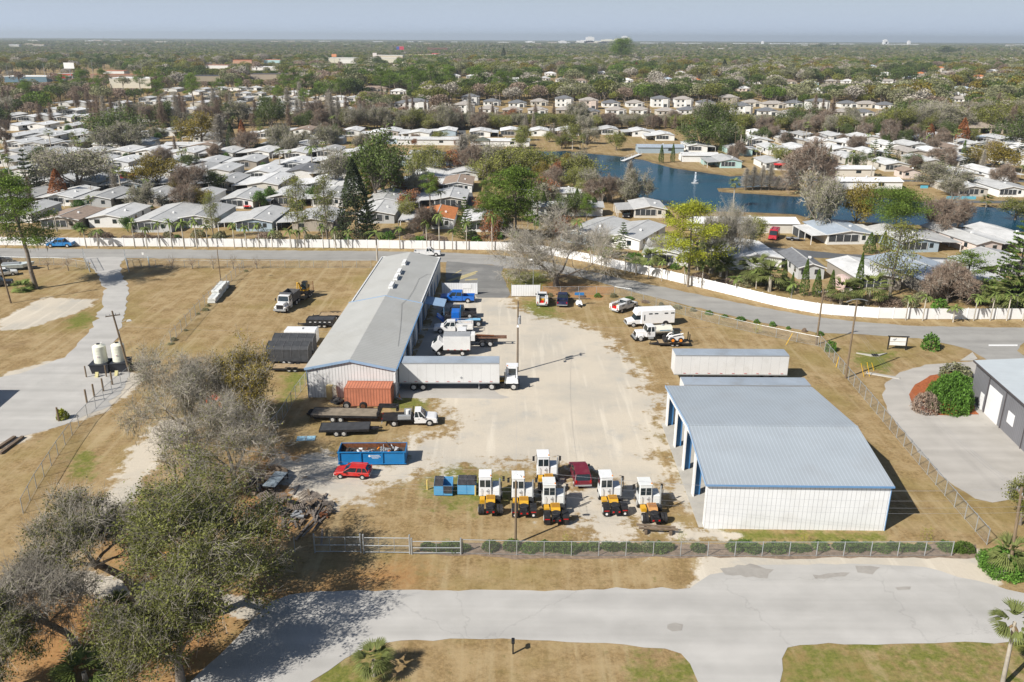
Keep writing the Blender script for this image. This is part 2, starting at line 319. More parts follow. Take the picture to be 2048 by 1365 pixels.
def gridobj(name, msk=None, z=0.0):
    ny, nx = GX.shape; idx = np.arange(nx*ny).reshape(ny, nx)
    Qd = np.stack([idx[:-1, :-1], idx[:-1, 1:], idx[1:, 1:], idx[1:, :-1]], -1).reshape(-1, 4)
    if msk is not None: Qd = Qd[msk[Qd].max(1) > 0.02]
    zz = np.full(len(gp), z)
    u, inv = np.unique(Qd, return_inverse=True)
    o = npmesh(name, np.column_stack([gp, zz])[u], inv.reshape(-1, 4), GM); me = o.data
    for nm, arr in (('gravel', mg), ('green', mgr), ('leaf', ml)):
        a = me.attributes.new(nm, 'FLOAT', 'POINT'); a.data.foreach_set('value', arr[u].astype(np.float32))
    return struct(o)
gridobj('ground'); 
yard = gridobj('gravel_yard', np.where(mg > 0, mg, 0), 0.012)
# ---- paved sheets
def sheet(name, px, m, z=0.02, jit=0.15, step=1.2, world=None):
    pg = poly(px) if world is None else np.array(world); out = []
    for i in range(len(pg)):
        a, b = pg[i], pg[(i+1) % len(pg)]; L = np.hypot(*(b-a)); k = max(1, int(L/step)) if L < 400 else 1
        for j in range(k):
            p = a+(b-a)*j/k; out.append(p + RNG.normal(0, jit, 2)*(0 if j == 0 else 1))
    from mathutils.geometry import tessellate_polygon
    vs = [Vector((p[0], p[1], z)) for p in out]
    me = bpy.data.meshes.new(name); me.from_pydata(vs, [], [tuple(f) for f in tessellate_polygon([vs])]); me.materials.append(m)
    me.update()
    if sum(p.normal.z*p.area for p in me.polygons) < 0: me.flip_normals()
    o = bpy.data.objects.new(name, me); COL.objects.link(o); return struct(o)
def pave(name, col, dark, amt, sc=0.35, var=0.07): return mat(name, col, 0.85, var, sc, spec=0.2, coord='Object', dirt=(dark, amt, 0.16), bump=0.1, crack=0.055)
ASPH = pave('grey_road', (0.315, 0.305, 0.285), (0.255, 0.245, 0.23), 0.6); CONC = pave('pale_road', (0.435, 0.42, 0.395), (0.385, 0.372, 0.345), 0.7)
DARK = pave('dark_asphalt', (0.19, 0.188, 0.18), (0.31, 0.30, 0.28), 0.9)
GLOT = pave('lot_concrete', (0.42, 0.395, 0.36), (0.33, 0.31, 0.275), 0.6)
roadA = [(-700, 493), (0, 497), (400, 500), (760, 503), (900, 506), (1000, 511), (1060, 518), (1110, 528), (1190, 546), (1260, 561), (1400, 590), (1500, 611), (1600, 629), (1661, 638), (1740, 646), (1822, 652), (2048, 656), (2700, 662),
         (2700, 692), (2048, 686), (2040, 692), (2034, 702), (2048, 712), (2048, 760), (1990, 735), (1969, 717), (1940, 700), (1881, 686), (1837, 677), (1734, 670), (1632, 666), (1500, 641), (1354, 606), (1276, 587), (1221, 571), (1150, 552), (1080, 540), (1005, 537), (985, 530), (890, 525), (760, 522), (400, 518), (250, 517), (0, 516), (-700, 512)]
sheet('road', roadA, ASPH, 0.024)
sheet('driveway', [(160, 514), (255, 515), (240, 530), (247, 560), (257, 575), (252, 620), (232, 680), (225, 700), (240, 735), (262, 745), (250, 775), (205, 820), (130, 850), (0, 885), (-120, 930), (-120, 790), (0, 755), (40, 748), (130, 716), (178, 665), (205, 610), (208, 575), (190, 545), (175, 525)], CONC, 0.030, 0.22)
sheet('parking_lot', [(893, 523), (1008, 533), (1002, 548), (1012, 566), (1020, 590), (1015, 596), (955, 596), (948, 585), (890, 585)], DARK, 0.036, 0.1)
roadB = [(-200, 1600), (380, 1365), (440, 1310), (475, 1275), (505, 1240), (540, 1205), (580, 1190), (640, 1183), (1000, 1181), (1380, 1177), (1420, 1150), (1500, 1132), (1700, 1128), (1850, 1135), (1985, 1170), (2048, 1187), (2700, 1240), (2700, 1290), (2048, 1285), (1600, 1291), (1575, 1296), (1564, 1318), (1560, 1365), (1555, 1600), (1410, 1600),
         (1396, 1365), (1380, 1328), (1362, 1308), (1330, 1298), (1250, 1290), (1100, 1282), (900, 1278), (800, 1282), (740, 1292), (690, 1318), (620, 1365), (500, 1600)]
sheet('street', roadB, CONC, 0.026, 0.10)
sheet('side_drive', [(2300, 790), (2048, 745), (1960, 722), (1900, 727), (1850, 730), (1800, 745), (1772, 765), (1764, 790), (1780, 830), (1835, 905), (1895, 962), (1950, 998), (1985, 1006), (2020, 1000), (2048, 990), (2300, 960)], GLOT, 0.028, 0.12)
sheet('concrete_apron', [(795, 786), (800, 775), (905, 560), (925, 565), (905, 640), (900, 720), (1000, 790), (1020, 795), (1005, 798), (880, 797), (800, 796)], GLOT, 0.018, 0.05)
sheet('pavement_slab', [(1920, 722), (1945, 705), (1955, 718), (1945, 722)], M_['concrete'], 0.034, 0)
for nm, px in (('road_marking', [(1977, 690), (2035, 690), (2035, 693), (1977, 693)]), ('parking_marking', [(893, 562), (952, 543), (957, 544), (900, 564)]), ('parking_marking', [(903, 551), (921, 541), (924, 541), (906, 552)]), ('parking_marking', [(915, 559), (950, 547), (953, 548), (918, 561)]), ('parking_marking', [(930, 560), (955, 558), (955, 560), (930, 562)])):
    sheet(nm, px, M_['white'] if nm[0] == 'r' else mat('faded_yellow_line', (0.45, 0.38, 0.2), 0.9), 0.046, 0)
# patches on the street: worn asphalt
for px in ([(1440, 1138), (1500, 1128), (1548, 1140), (1535, 1158), (1450, 1150)], [(1335, 1250), (1350, 1246), (1366, 1250), (1364, 1262), (1345, 1264), (1334, 1258)], [(1625, 1150), (1700, 1146), (1690, 1154), (1630, 1158)], [(1710, 1132), (1760, 1136), (1745, 1150), (1715, 1146)], [(1790, 1176), (1822, 1174), (1820, 1180), (1795, 1181)]):
    sheet('road_patch', px, pave('worn_patch', (0.345, 0.325, 0.295), (0.22, 0.20, 0.18), 0.8, 1.5), 0.034, 0.12, 0.6)
# ---- pond
WM = bpy.data.materials.new('pond_water'); WM.use_nodes = True; _b = WM.node_tree.nodes['Principled BSDF']
_b.inputs['Base Color'].default_value = (0.002, 0.034, 0.068, 1); _b.inputs['Roughness'].default_value = 0.10; _b.inputs['IOR'].default_value = 1.18
_nz = _n(WM.node_tree, 'ShaderNodeTexNoise'); _nz.inputs['Scale'].default_value = 1.2; _nz.inputs['Detail'].default_value = 4; _g = _n(WM.node_tree, 'ShaderNodeNewGeometry'); _bp = _n(WM.node_tree, 'ShaderNodeBump'); _bp.inputs['Strength'].default_value = 0.30; _bp.inputs['Distance'].default_value = 0.15
WM.node_tree.links.new(_g.outputs['Position'], _nz.inputs['Vector']); WM.node_tree.links.new(_nz.outputs[0], _bp.inputs['Height']); WM.node_tree.links.new(_bp.outputs[0], _b.inputs['Normal'])
pond = [(830, 306), (900, 303), (1000, 299), (1100, 303), (1130, 301), (1180, 307), (1230, 311), (1290, 320), (1350, 336), (1400, 343), (1460, 352), (1500, 350), (1545, 352), (1600, 362), (1590, 372), (1500, 377), (1445, 379), (1442, 384), (1500, 387), (1600, 393), (1700, 393), (1790, 396), (1830, 401), (1900, 408), (1960, 413), (2048, 417), (2200, 425), (2300, 470), (2048, 468), (1950, 458), (1800, 452), (1700, 445), (1620, 440), (1590, 432), (1500, 428), (1380, 425), (1320, 412), (1270, 395), (1230, 385), (1200, 372), (1150, 360), (1080, 345), (1000, 338), (900, 335), (840, 330)]
_n2 = _n(WM.node_tree, 'ShaderNodeTexNoise'); _n2.inputs['Scale'].default_value = 0.035; _n2.inputs['Detail'].default_value = 6; _mp = _n(WM.node_tree, 'ShaderNodeMapping'); _mp.inputs['Scale'].default_value = (0.35, 1.6, 1); WM.node_tree.links.new(_g.outputs['Position'], _mp.inputs[0]); WM.node_tree.links.new(_mp.outputs[0], _n2.inputs['Vector'])
_mw = _n(WM.node_tree, 'ShaderNodeMix', data_type='RGBA'); _mw.inputs[6].default_value = (0.001, 0.026, 0.055, 1); _mw.inputs[7].default_value = (0.005, 0.055, 0.095, 1); _mr = _n(WM.node_tree, 'ShaderNodeMapRange'); _mr.inputs[1].default_value = 0.4; _mr.inputs[2].default_value = 0.6; WM.node_tree.links.new(_n2.outputs[0], _mr.inputs[0]); WM.node_tree.links.new(_mr.outputs[0], _mw.inputs[0]); WM.node_tree.links.new(_mw.outputs[2], _b.inputs['Base Color'])
_mr2 = _n(WM.node_tree, 'ShaderNodeMapRange'); _mr2.inputs[1].default_value = 0.4; _mr2.inputs[2].default_value = 0.6; _mr2.inputs[3].default_value = 0.06; _mr2.inputs[4].default_value = 0.22; WM.node_tree.links.new(_n2.outputs[0], _mr2.inputs[0]); WM.node_tree.links.new(_mr2.outputs[0], _b.inputs['Roughness'])
sheet('pond', pond, WM, 0.05, 0.3, 3)
def ribbon(name, px, w, m, z, closed=True):
    pg = poly(px); n = len(pg); vs = []; c = pg.mean(0)
    pts = []
    for i in range(n if closed else n-1):
        a, b = pg[i], pg[(i+1) % n]; k = max(1, int(np.hypot(*(b-a))/4))
        for j in range(k): pts.append(a+(b-a)*j/k+RNG.normal(0, 0.25, 2))
    pts = np.array(pts); N = len(pts); t = np.roll(pts, -1, 0)-np.roll(pts, 1, 0); nn = np.stack([t[:, 1], -t[:, 0]], 1); nn /= np.linalg.norm(nn, axis=1)[:, None]+1e-9
    ww = w*(0.6+0.8*RNG.random(N))[:, None]; A = pts-nn*ww; B = pts+nn*ww
    V = np.concatenate([np.column_stack([A, np.full(N, 0.01)]), np.column_stack([pts, np.full(N, z)]), np.column_stack([B, np.full(N, 0.01)])])
    i = np.arange(N); j = (i+1) % N
    Qd = np.concatenate([np.stack([i, j, N+j, N+i], 1), np.stack([N+i, N+j, 2*N+j, 2*N+i], 1)])
    return struct(npmesh(name, V, Qd, m))
ribbon('pond_bank', pond, 1.6, mat('muddy_bank', (0.20, 0.14, 0.065), 0.95, 0.35, 0.5), 0.35)
# internal streets of the mobile home park
PARKASPH = pave('park_asphalt', (0.11, 0.115, 0.12), (0.2, 0.19, 0.18), 0.5)
for y in (229.5, 262, 306):
    sheet('park_street', None, PARKASPH, 0.03, 0.1, 8, world=[(-260, y-2.2), (-18, y-2.2), (-18, y+2.2), (-260, y+2.2)])
for y in (252, 292, 334):
    sheet('park_street', None, PARKASPH, 0.03, 0.1, 8, world=[(98 if y > 255 else 112, y-2.2), (300, y-2.2), (300, y+2.2), (98 if y > 255 else 112, y+2.2)])
sheet('park_street', [(1360, 500), (1480, 490), (1600, 500), (1680, 508), (1760, 512), (1850, 515), (2048, 520), (2048, 532), (1850, 526), (1760, 522), (1610, 515), (1470, 505), (1360, 510)], PARKASPH, 0.031, 0.1)
sheet('park_street', [(915, 250), (940, 480), (955, 480), (930, 250)], PARKASPH, 0.029, 0)
# ================================================================ LARGE BUILDINGS
def slab(mb, pts, th):
    "thick roof sheet through 4 points (downward thickness)"
    a = [Vector(p) for p in pts]; n = (a[1]-a[0]).cross(a[3]-a[0]).normalized()
    if n.z < 0: n = -n
    return mb.add([p-n*th for p in a]+a, [(3, 2, 1, 0), (4, 5, 6, 7), (0, 1, 5, 4), (1, 2, 6, 5), (2, 3, 7, 6), (3, 0, 4, 7)])
RIBW = mat('white_ribbed_metal', (0.74, 0.745, 0.75), 0.5, 0.04, 0.5, stripe=(0, 0.45, 0.10, 0.62), dirt=((0.5, 0.48, 0.44), 0.3, 0.4))
RIBWY = mat('white_ribbed_metal_side', (0.74, 0.745, 0.75), 0.5, 0.04, 0.5, stripe=(1, 0.45, 0.10, 0.62), dirt=((0.5, 0.48, 0.44), 0.3, 0.4))
RIBC = mat('cream_ribbed_metal', (0.66, 0.66, 0.655), 0.5, 0.04, 0.5, stripe=(0, 0.42, 0.14, 0.5), dirt=((0.42, 0.40, 0.36), 0.4, 0.4))
ROOFW = mat('warehouse_roof_metal', (0.43, 0.43, 0.41), 0.7, 0.05, 0.35, metal=0.0, spec=0.12, stripe=(1, 0.6, 0.16, 0.78), dirt=((0.35, 0.34, 0.31), 0.55, 0.12))
ROOFC = mat('carport_roof_metal', (0.36, 0.40, 0.435), 0.5, 0.04, 0.3, metal=0.1, stripe=(0, 0.40, 0.14, 1.28), dirt=((0.30, 0.31, 0.32), 0.4, 0.2))
TRIM = mat('blue_trim', (0.13, 0.26, 0.45), 0.5, 0.06, 1.0)
FASC = mat('pale_blue_fascia', (0.28, 0.40, 0.56), 0.5, 0.06, 1.0)
# ---- long warehouse: local x across (0..11.6), y along (0..61)
wa, wb = P(618, 795), P(788, 797); wl = 11.7
rzw = R(-1.0)
wh = thing('warehouse', 'long white metal warehouse with grey ribbed gable roof and blue trim', 'warehouse', (wa.x, wa.y, 0), rzw)
WL, EZ, RZ_ = 60.5, 4.35, 5.55
m = MB()
m.prof([(0, 0), (wl, 0), (wl, EZ-0.1), (wl/2, RZ_-0.12), (0, EZ-0.1)], 0.0, 0.15, 'y'); m.build('front_wall', RIBC, wh)
m = MB(); m.box(0, 0.15, 0.15, WL, 0, EZ-0.1); m.box(0, wl, WL, WL+0.15, 0, EZ-0.1); m.build('wall', RIBWY, wh)
bays = [(12.5, 3.6), (18.8, 3.6), (25.4, 3.6), (31.6, 3.4), (38.2, 3.4), (44.0, 3.4)]
m = MB(); y0 = 0.15
for (yc, w) in bays+[(WL+2, 4)]:
    m.box(wl-0.15, wl, y0, min(yc-w/2, WL), 0, EZ-0.1); y0 = yc+w/2
for (yc, w) in bays: m.box(wl-0.15, wl, yc-w/2, yc+w/2, 3.75, EZ-0.1)
m.build('side_wall', RIBWY, wh)
for (yc, w) in bays:
    d = MB().box(wl-0.32, wl-0.22, yc-w/2, yc+w/2, 0.05, 3.75).build('roller_door', mat('door_grey', (0.34, 0.37, 0.40), 0.5, 0.1, 1, stripe=(2, 0.5, 0.08, 0.6)) if yc not in (12.5, 25.4) else mat('open_bay_dark', (0.03, 0.04, 0.06), 0.8), wh)  # two bays stand open: a near-black panel paints the shade inside, not a door
    f = MB(); f.box(wl+0.003, wl+0.05, yc-w/2-0.18, yc-w/2, 0, 3.93); f.box(wl+0.003, wl+0.05, yc+w/2, yc+w/2+0.18, 0, 3.93); f.box(wl+0.003, wl+0.05, yc-w/2, yc+w/2, 3.75, 3.93); f.build('door_frame', TRIM, d)
for yc in (4.5, 8.2, 49.0, 54.5): MB().box(wl+0.003, wl+0.06, yc-0.5, yc+0.5, 0.0, 2.15).build('door', TRIM, wh)
MB().box(wl-0.35, wl-0.2, 56.3, 57.6, 1.2, 2.2).build('window', 'glass', wh)
def gable(y0, y1, dz, nm, ov=0.25, sec=RZ_):
    m = MB()
    slab(m, [(-ov, y0, EZ+dz-0.05), (wl/2, y0, sec+dz), (wl/2, y1, sec+dz), (-ov, y1, EZ+dz-0.05)], 0.1)
    slab(m, [(wl/2, y0, sec+dz), (wl+ov, y0, EZ+dz-0.05), (wl+ov, y1, EZ+dz-0.05), (wl/2, y1, sec+dz)], 0.1)
    return m.build(nm, ROOFW, wh)
gable(-0.25, 29.2, 0, 'roof'); gable(29.2, WL+0.3, -0.28, 'roof')
m = MB()
for a, b in (((-0.3, EZ-0.1), (wl/2, RZ_-0.02)), ((wl/2, RZ_-0.02), (wl+0.3, EZ-0.1))):
    slab(m, [(a[0], -0.30, a[1]+0.08), (b[0], -0.30, b[1]+0.08), (b[0], -0.25, b[1]+0.08), (a[0], -0.25, a[1]+0.08)], 0.34)
m.build('fascia', FASC, wh)
m = MB()
for a, b in (((-0.3, EZ-0.0), (wl/2, RZ_+0.05)), ((wl/2, RZ_+0.05), (wl+0.3, EZ-0.0))):
    slab(m, [(a[0], 29.05, a[1]+0.02), (b[0], 29.05, b[1]+0.02), (b[0], 29.25, b[1]+0.02), (a[0], 29.25, a[1]+0.02)], 0.25)
m.build('roof_step_trim', FASC, wh)
MB().box(wl+0.26, wl+0.40, -0.2, 29.0, EZ-0.22, EZ-0.06).build('gutter', TRIM, wh)
m = MB(); m.tube([(wl+0.3, -0.1, EZ-0.2), (wl+0.06, -0.08, EZ-0.6), (wl+0.06, -0.08, 0.3), (wl+0.9, -0.6, 0.1)], 0.07); m.build('downspout', 'white', wh)
m = MB().box(-0.06, -0.002, -0.06, 0.1, 0, EZ-0.1); m.build('corner_trim', TRIM, wh); MB().box(wl+0.002, wl+0.06, -0.06, 0.1, 0, EZ-0.1).build('corner_trim', TRIM, wh)
for yc in (35.8, 41.0, 44.8, 51.5):
    v = MB().fru(wl/2-0.4, wl/2+0.4, yc-1.3, yc+1.3, RZ_-0.45, wl/2-0.34, wl/2+0.34, yc-1.3, yc+1.3, RZ_+0.05).build('ridge_vent', 'white', wh)
    MB().box(wl/2-0.32, wl/2+0.32, yc-1.35, yc+1.35, RZ_+0.12, RZ_+0.17).build('vent_cap', 'white', v); MB().box(wl/2-0.36, wl/2+0.36, yc-1.2, yc+1.2, RZ_+0.05, RZ_+0.12).build('vent_slot', 'black', v)
m = MB(); slab(m, [(wl, 33.4, 3.0), (wl+3.4, 33.4, 2.5), (wl+3.4, 37.6, 2.5), (wl, 37.6, 3.0)], 0.12); m.build('awning', FASC, wh)
for y in (33.6, 37.4): MB().cyl((wl+3.3, y, 0), (wl+3.3, y, 2.42), 0.05).build('awning_post', TRIM, wh)
m = MB()   # cable laid over the roof
zr = lambda x: EZ+(RZ_-EZ)*(1-abs(x-wl/2)/(wl/2))
pt = [(11.0, 8.0), (10.2, 16), (9.5, 22), (8.9, 26.5), (9.3, 29)]
m.tube([(x, y, zr(x)+0.06) for x, y in pt], 0.014, 4); m.tube([(x, y, zr(x)-0.2) for x, y in ((9.3, 29.5), (9.6, 36), (9.6, 43), (10.6, 47), (11.3, 47.5))], 0.014, 4); m.build('roof_cable', 'black', wh)
# ---- carport building: ridge along x
ca = P(1408, 1058); CW, CD, CE, CR = 17.7, 24.2, 5.15, 6.6
cp = thing('open_shed', 'large white ribbed metal shed, open blue-edged bays on one side and pale blue ribbed roof', 'shed', (ca.x, ca.y, 0), R(-0.6))
MB().box(0, CW, 0, 0.15, 0, CE-0.12).build('front_wall', RIBW, cp)
MB().box(0, CW, CD-0.15, CD, 0, CE-0.12).build('rear_wall', RIBW, cp)
yr = 9.9
MB().prof([(0.15, 0), (CD-0.15, 0), (CD-0.15, CE-0.14), (yr, CR-0.18), (0.15, CE-0.14)], CW-0.15, CW, 'x').build('side_wall', RIBWY, cp)
pil = [0.35, 6.3, 12.0, 17.6, 23.4]
lin = lambda y: 4.12+(CR-1.17-4.1)*(y/yr if y < yr else max(0, (CD-y)/(CD-yr)))
m = MB(); m.prof([(0.2, 4.1), (yr, CR-1.15), (CD-0.2, 4.1), (CD-0.2, CE-0.14), (yr, CR-0.18), (0.2, CE-0.14)], 0.0, 0.14, 'x'); m.build('gable_wall', 'white', cp)
for i, y in enumerate(pil):
    m = MB(); m.box(0.0, 0.14, y-(0.28 if i else 0.2), min(y+0.55, CD-0.16), 0, lin(y)); pz = m.build('pillar', 'white', cp)
    MB().box(0.143, 0.85, min(y+0.15, CD-0.4), min(y+0.553, CD-0.16), 0, lin(y)-0.02).build('pillar_edge', mat('bay_blue', (0.055, 0.19, 0.42), 0.55, 0.08, 1), pz)
m = MB(); slab(m, [(-0.25, -0.2, CE-0.08), (CW+0.2, -0.2, CE-0.08), (CW+0.2, yr, CR), (-0.25, yr, CR)], 0.1); slab(m, [(-0.25, yr, CR), (CW+0.2, yr, CR), (CW+0.2, CD+0.2, CE-0.08), (-0.25, CD+0.2, CE-0.08)], 0.1); m.build('roof', ROOFC, cp)
MB().box(-0.25, CW+0.2, yr-0.15, yr+0.15, CR-0.005, CR+0.05).build('ridge_cap', ROOFC, cp)
m = MB(); slab(m, [(-0.31, -0.2, CE-0.02), (-0.25, -0.2, CE-0.02), (-0.25, yr, CR+0.05), (-0.31, yr, CR+0.05)], 0.28); slab(m, [(-0.31, yr, CR+0.05), (-0.25, yr, CR+0.05), (-0.25, CD+0.2, CE-0.02), (-0.31, CD+0.2, CE-0.02)], 0.28); m.build('rake_trim', FASC, cp)
MB().box(-0.25, CW+0.2, -0.33, -0.205, CE-0.24, CE-0.08).build('gutter', TRIM, cp)
MB().box(CW+0.003, CW+0.06, -0.06, 0.12, 0, CE-0.15).build('corner_trim', TRIM, cp)
struct(MB().box(-0.5, CW-0.2, 0.2, CD-0.2, 0.02, 0.10).build('shed_slab', 'concrete', None, loc=(ca.x, ca.y, 0), rz=R(-0.6)))
# things seen inside the shed
for (lx, ly, s) in ((2.2, 2.6, 0.55), (3.0, 1.6, 0.45), (2.4, 20.0, 0.5)):
    o = MB().cyl((0, 0, s), (0.35, 0, s), s, s, 16).build('spare_wheel', 'tyre', None, loc=(ca.x+lx, ca.y+ly, 0.1), rz=lx); tag(o, 'worn black tyre standing inside the open shed ' + {2.2: 'near the front wall', 3.0: 'just behind the front wall, the smaller one', 2.4: 'in the rearmost bay'}[lx], 'tyre')
# ---- grey building right
gb = thing('metal_building', 'grey ribbed metal building with pale roof, white roll-up door and mulch bed beside it', 'building', (58.9, 101.5, 0), R(-6.0))
# local: corner at origin, wall runs toward camera (-y); building extends +x
GREYR = mat('grey_ribbed_wall', (0.19, 0.19, 0.205), 0.55, 0.06, 0.5, stripe=(1, 0.4, 0.14, 0.6))
p0, p1 = P(1939, 797), P(2048, 905)
dv = (p1-p0); gb.location = p0; gb.rotation_euler.z = math.atan2(dv.y, dv.x)+math.pi/2
GH = 5.4; GLn = 46
m = MB(); y0 = 0
gops = [(-3.4, 1.0, 2.2, 0), (-6.6, 3.6, 4.0, 0), (-11.4, 1.6, 1.5, 1.5)]
m.box(0, 0.15, -GLn, 0, 0, GH-0.1); m.box(0.15, 24, -0.15, 0, 0, GH-0.1); m.build('wall', GREYR, gb)
for yc, w, h, z in gops:
    d = MB().box(-0.06, -0.003, yc-w/2, yc+w/2, z+0.03, z+h).build('roller_door' if w > 3 else 'door' if h > 2 else 'window', mat('bright_door', (0.80, 0.80, 0.80), 0.5, 0.04, 1, stripe=(2, 0.55, 0.06, 0.8)), gb)
m = MB(); slab(m, [(-0.3, -GLn, GH), (12, -GLn, GH+1.1), (12, 0.3, GH+1.1), (-0.3, 0.3, GH)], 0.12); slab(m, [(12, -GLn, GH+1.1), (24.2, -GLn, GH), (24.2, 0.3, GH), (12, 0.3, GH+1.1)], 0.12)
m.build('roof', mat('pale_blue_roof', (0.50, 0.54, 0.56), 0.5, 0.05, 0.4, metal=0.1, stripe=(1, 0.5, 0.12, 0.86)), gb)
MB().box(-0.38, -0.305, -GLn, 0.3, GH-0.22, GH+0.02).build('gutter', mat('dark_trim', (0.09, 0.08, 0.085), 0.5), gb)
for y in (-4.6, -9.4, -15): MB().cyl((-0.12, y, 0), (-0.12, y, GH-0.2), 0.06, 0.06, 6).build('downspout', mat('dark_trim', (0.09, 0.08, 0.085), 0.5), gb)
# ================================================================ MOBILE HOMES
HG = {}
def home_proto(w, L, cl, cr, det, style, porch, wh_=2.55, rise=0.85):
    """ridge along y, origin at the middle of the front (south) end.  cl/cr = carport width on the left/right"""
    key = (w, L, cl, cr, det, style, porch)
    if key in HG: return HG[key]
    h = thing('mobile_home', 'x', 'mobile home')
    b = MB().prof([(-w/2, 0), (w/2, 0), (w/2, wh_), (0, wh_+rise-0.12), (-w/2, wh_)], 0.35, L-0.35, 'y').build('wall', 'wall', h)
    ov = 0.35; sl = rise/(w/2)
    m = MB(); z0 = wh_-ov*sl+0.02
    slab(m, [(-w/2-ov, 0, z0), (0, 0, wh_+rise), (0, L, wh_+rise), (-w/2-ov, L, z0)], 0.12); slab(m, [(0, 0, wh_+rise), (w/2+ov, 0, z0), (w/2+ov, L, z0), (0, L, wh_+rise)], 0.12)
    m.build('roof', 'shingle' if style == 's' else 'roof', h)
    if det:
        m = MB(); m.box(-0.12, 0.12, -0.01, L+0.01, wh_+rise-0.03, wh_+rise+0.05); m.build('ridge_cap', mat('grey_cap', (0.45, 0.45, 0.44), 0.6), h)
        m = MB()
        slab(m, [(-w/2-ov, -0.05, z0+0.02), (0, -0.05, wh_+rise+0.02), (0, -0.005, wh_+rise+0.02), (-w/2-ov, -0.05+0.045, z0+0.02)], 0.2); slab(m, [(0, -0.05, wh_+rise+0.02), (w/2+ov, -0.05, z0+0.02), (w/2+ov, -0.005, z0+0.02), (0, -0.005, wh_+rise+0.02)], 0.2); m.build('fascia', 'white', h)
    for side, cw in ((-1, cl), (1, cr)):
        if not cw: continue
        x0 = side*(w/2+ov-0.02); x1 = side*(w/2+cw); z1 = z0-0.14*cw*0.5
        m = MB(); slab(m, sorted([(x0, 0.2, z0-0.06), (x1, 0.2, z1)], key=lambda p: p[0])+sorted([(x0, L*0.8, z0-0.06), (x1, L*0.8, z1)], key=lambda p: -p[0]), 0.1); c = m.build('carport_roof', 'roof', h)
        n = 4 if det else 3
        for i in range(n): 
            yy = 0.4+i*(L*0.8-0.6)/(n-1); MB().box(x1-side*0.1-0.06, x1-side*0.1+0.06, yy-0.06, yy+0.06, 0, z1-0.1).build('post', 'white', c)
        if cw > 4: MB().box(min(x0, x1)+0.4, max(x0, x1)-0.3, L*0.55, L*0.79, 0, z1-0.35).build('storage_room', 'wall', h)
        else: MB().box(min(x0, x1)+0.2, max(x0, x1)-0.2, L*0.5, L*0.79, 0, z1-0.3).build('screen_room', mat('dark_screen', (0.05, 0.055, 0.06), 0.7), h)
    if porch:
        q = MB().box(-w/2+0.25, w*0.18, 0.27, 0.345, 0.75, wh_-0.25).build('porch_screen', mat('dark_screen', (0.05, 0.055, 0.06), 0.7), h); m = MB()
        for k in range(5): m.box(-w/2+0.25+k*(w*0.68-0.25)/4-0.04, -w/2+0.25+k*(w*0.68-0.25)/4+0.04, 0.22, 0.268, 0.7, wh_-0.2)
        m.build('screen_frame', 'white', q)
    MB().box(w*0.2, w*0.2+0.5, L*0.4, L*0.4+0.5, wh_+rise*0.55, wh_+rise*0.6+0.35).build('roof_vent', 'white', h)
    if det and porch: MB().box(w*0.30-0.45, w*0.30+0.45, 0.30, 0.34, 1.05, 2.1).build('window', 'glass', h)
    elif det:
        for x, ww in ((-w*0.27, 1.3), (w*0.22, 1.0)):
            q = MB().box(x-ww/2, x+ww/2, 0.30, 0.34, 1.05, 2.1).build('window', 'glass', h); MB().box(x-ww/2-0.08, x+ww/2+0.08, 0.28, 0.298, 2.1, 2.18).build('window_trim', 'white', q)
        for s in (-1, 1):
            for yy in (0.18, 0.42, 0.68):
                MB().box(s*w/2+(0.01 if s > 0 else -0.05), s*w/2+(0.05 if s > 0 else -0.01), L*yy-0.55, L*yy+0.55, 1.05, 2.05).build('window', 'glass', h)
    elif style != 'f':
        MB().box(-w*0.27-0.6, -w*0.27+0.6, 0.30, 0.34, 1.05, 2.1).build('window', 'glass', h)
        for s in (-1, 1): MB().box(s*w/2+(0.01 if s > 0 else -0.05), s*w/2+(0.05 if s > 0 else -0.01), L*0.3-0.9, L*0.3+0.9, 1.05, 2.05).build('window', 'glass', h)
    HG[key] = [h, False]; return HG[key]
HPL = []; HOMES = []   # footprints for tree placement
WC = {'w': (0.72, 0.72, 0.70), 'c': (0.56, 0.53, 0.47), 't': (0.38, 0.34, 0.29), 'b': (0.36, 0.44, 0.50), 'g': (0.45, 0.46, 0.46), 'r': (0.30, 0.05, 0.06), 'q': (0.42, 0.60, 0.58), 'p': (0.62, 0.53, 0.48)}
RC = {'w': (0.74, 0.74, 0.73), 'g': (0.46, 0.46, 0.45), 'l': (0.61, 0.61, 0.60), 'd': (0.16, 0.165, 0.175), 'n': (0.28, 0.215, 0.17), 'o': (0.52, 0.19, 0.065), 's': (0.40, 0.46, 0.53), 't': (0.36, 0.33, 0.30)}
WN = {'w': 'white', 'c': 'cream', 't': 'tan', 'b': 'blue-grey', 'g': 'grey', 'r': 'dark red', 'q': 'pale turquoise', 'p': 'pinkish'}
RN = {'w': 'bright white', 'g': 'weathered grey', 'l': 'light grey', 'd': 'charcoal', 'n': 'brown', 'o': 'orange-brown', 's': 'blue-grey', 't': 'taupe'}
ORD = lambda n: f"{n}{'th' if 10 <= n % 100 <= 20 else {1: 'st', 2: 'nd', 3: 'rd'}.get(n % 10, 'th')}"
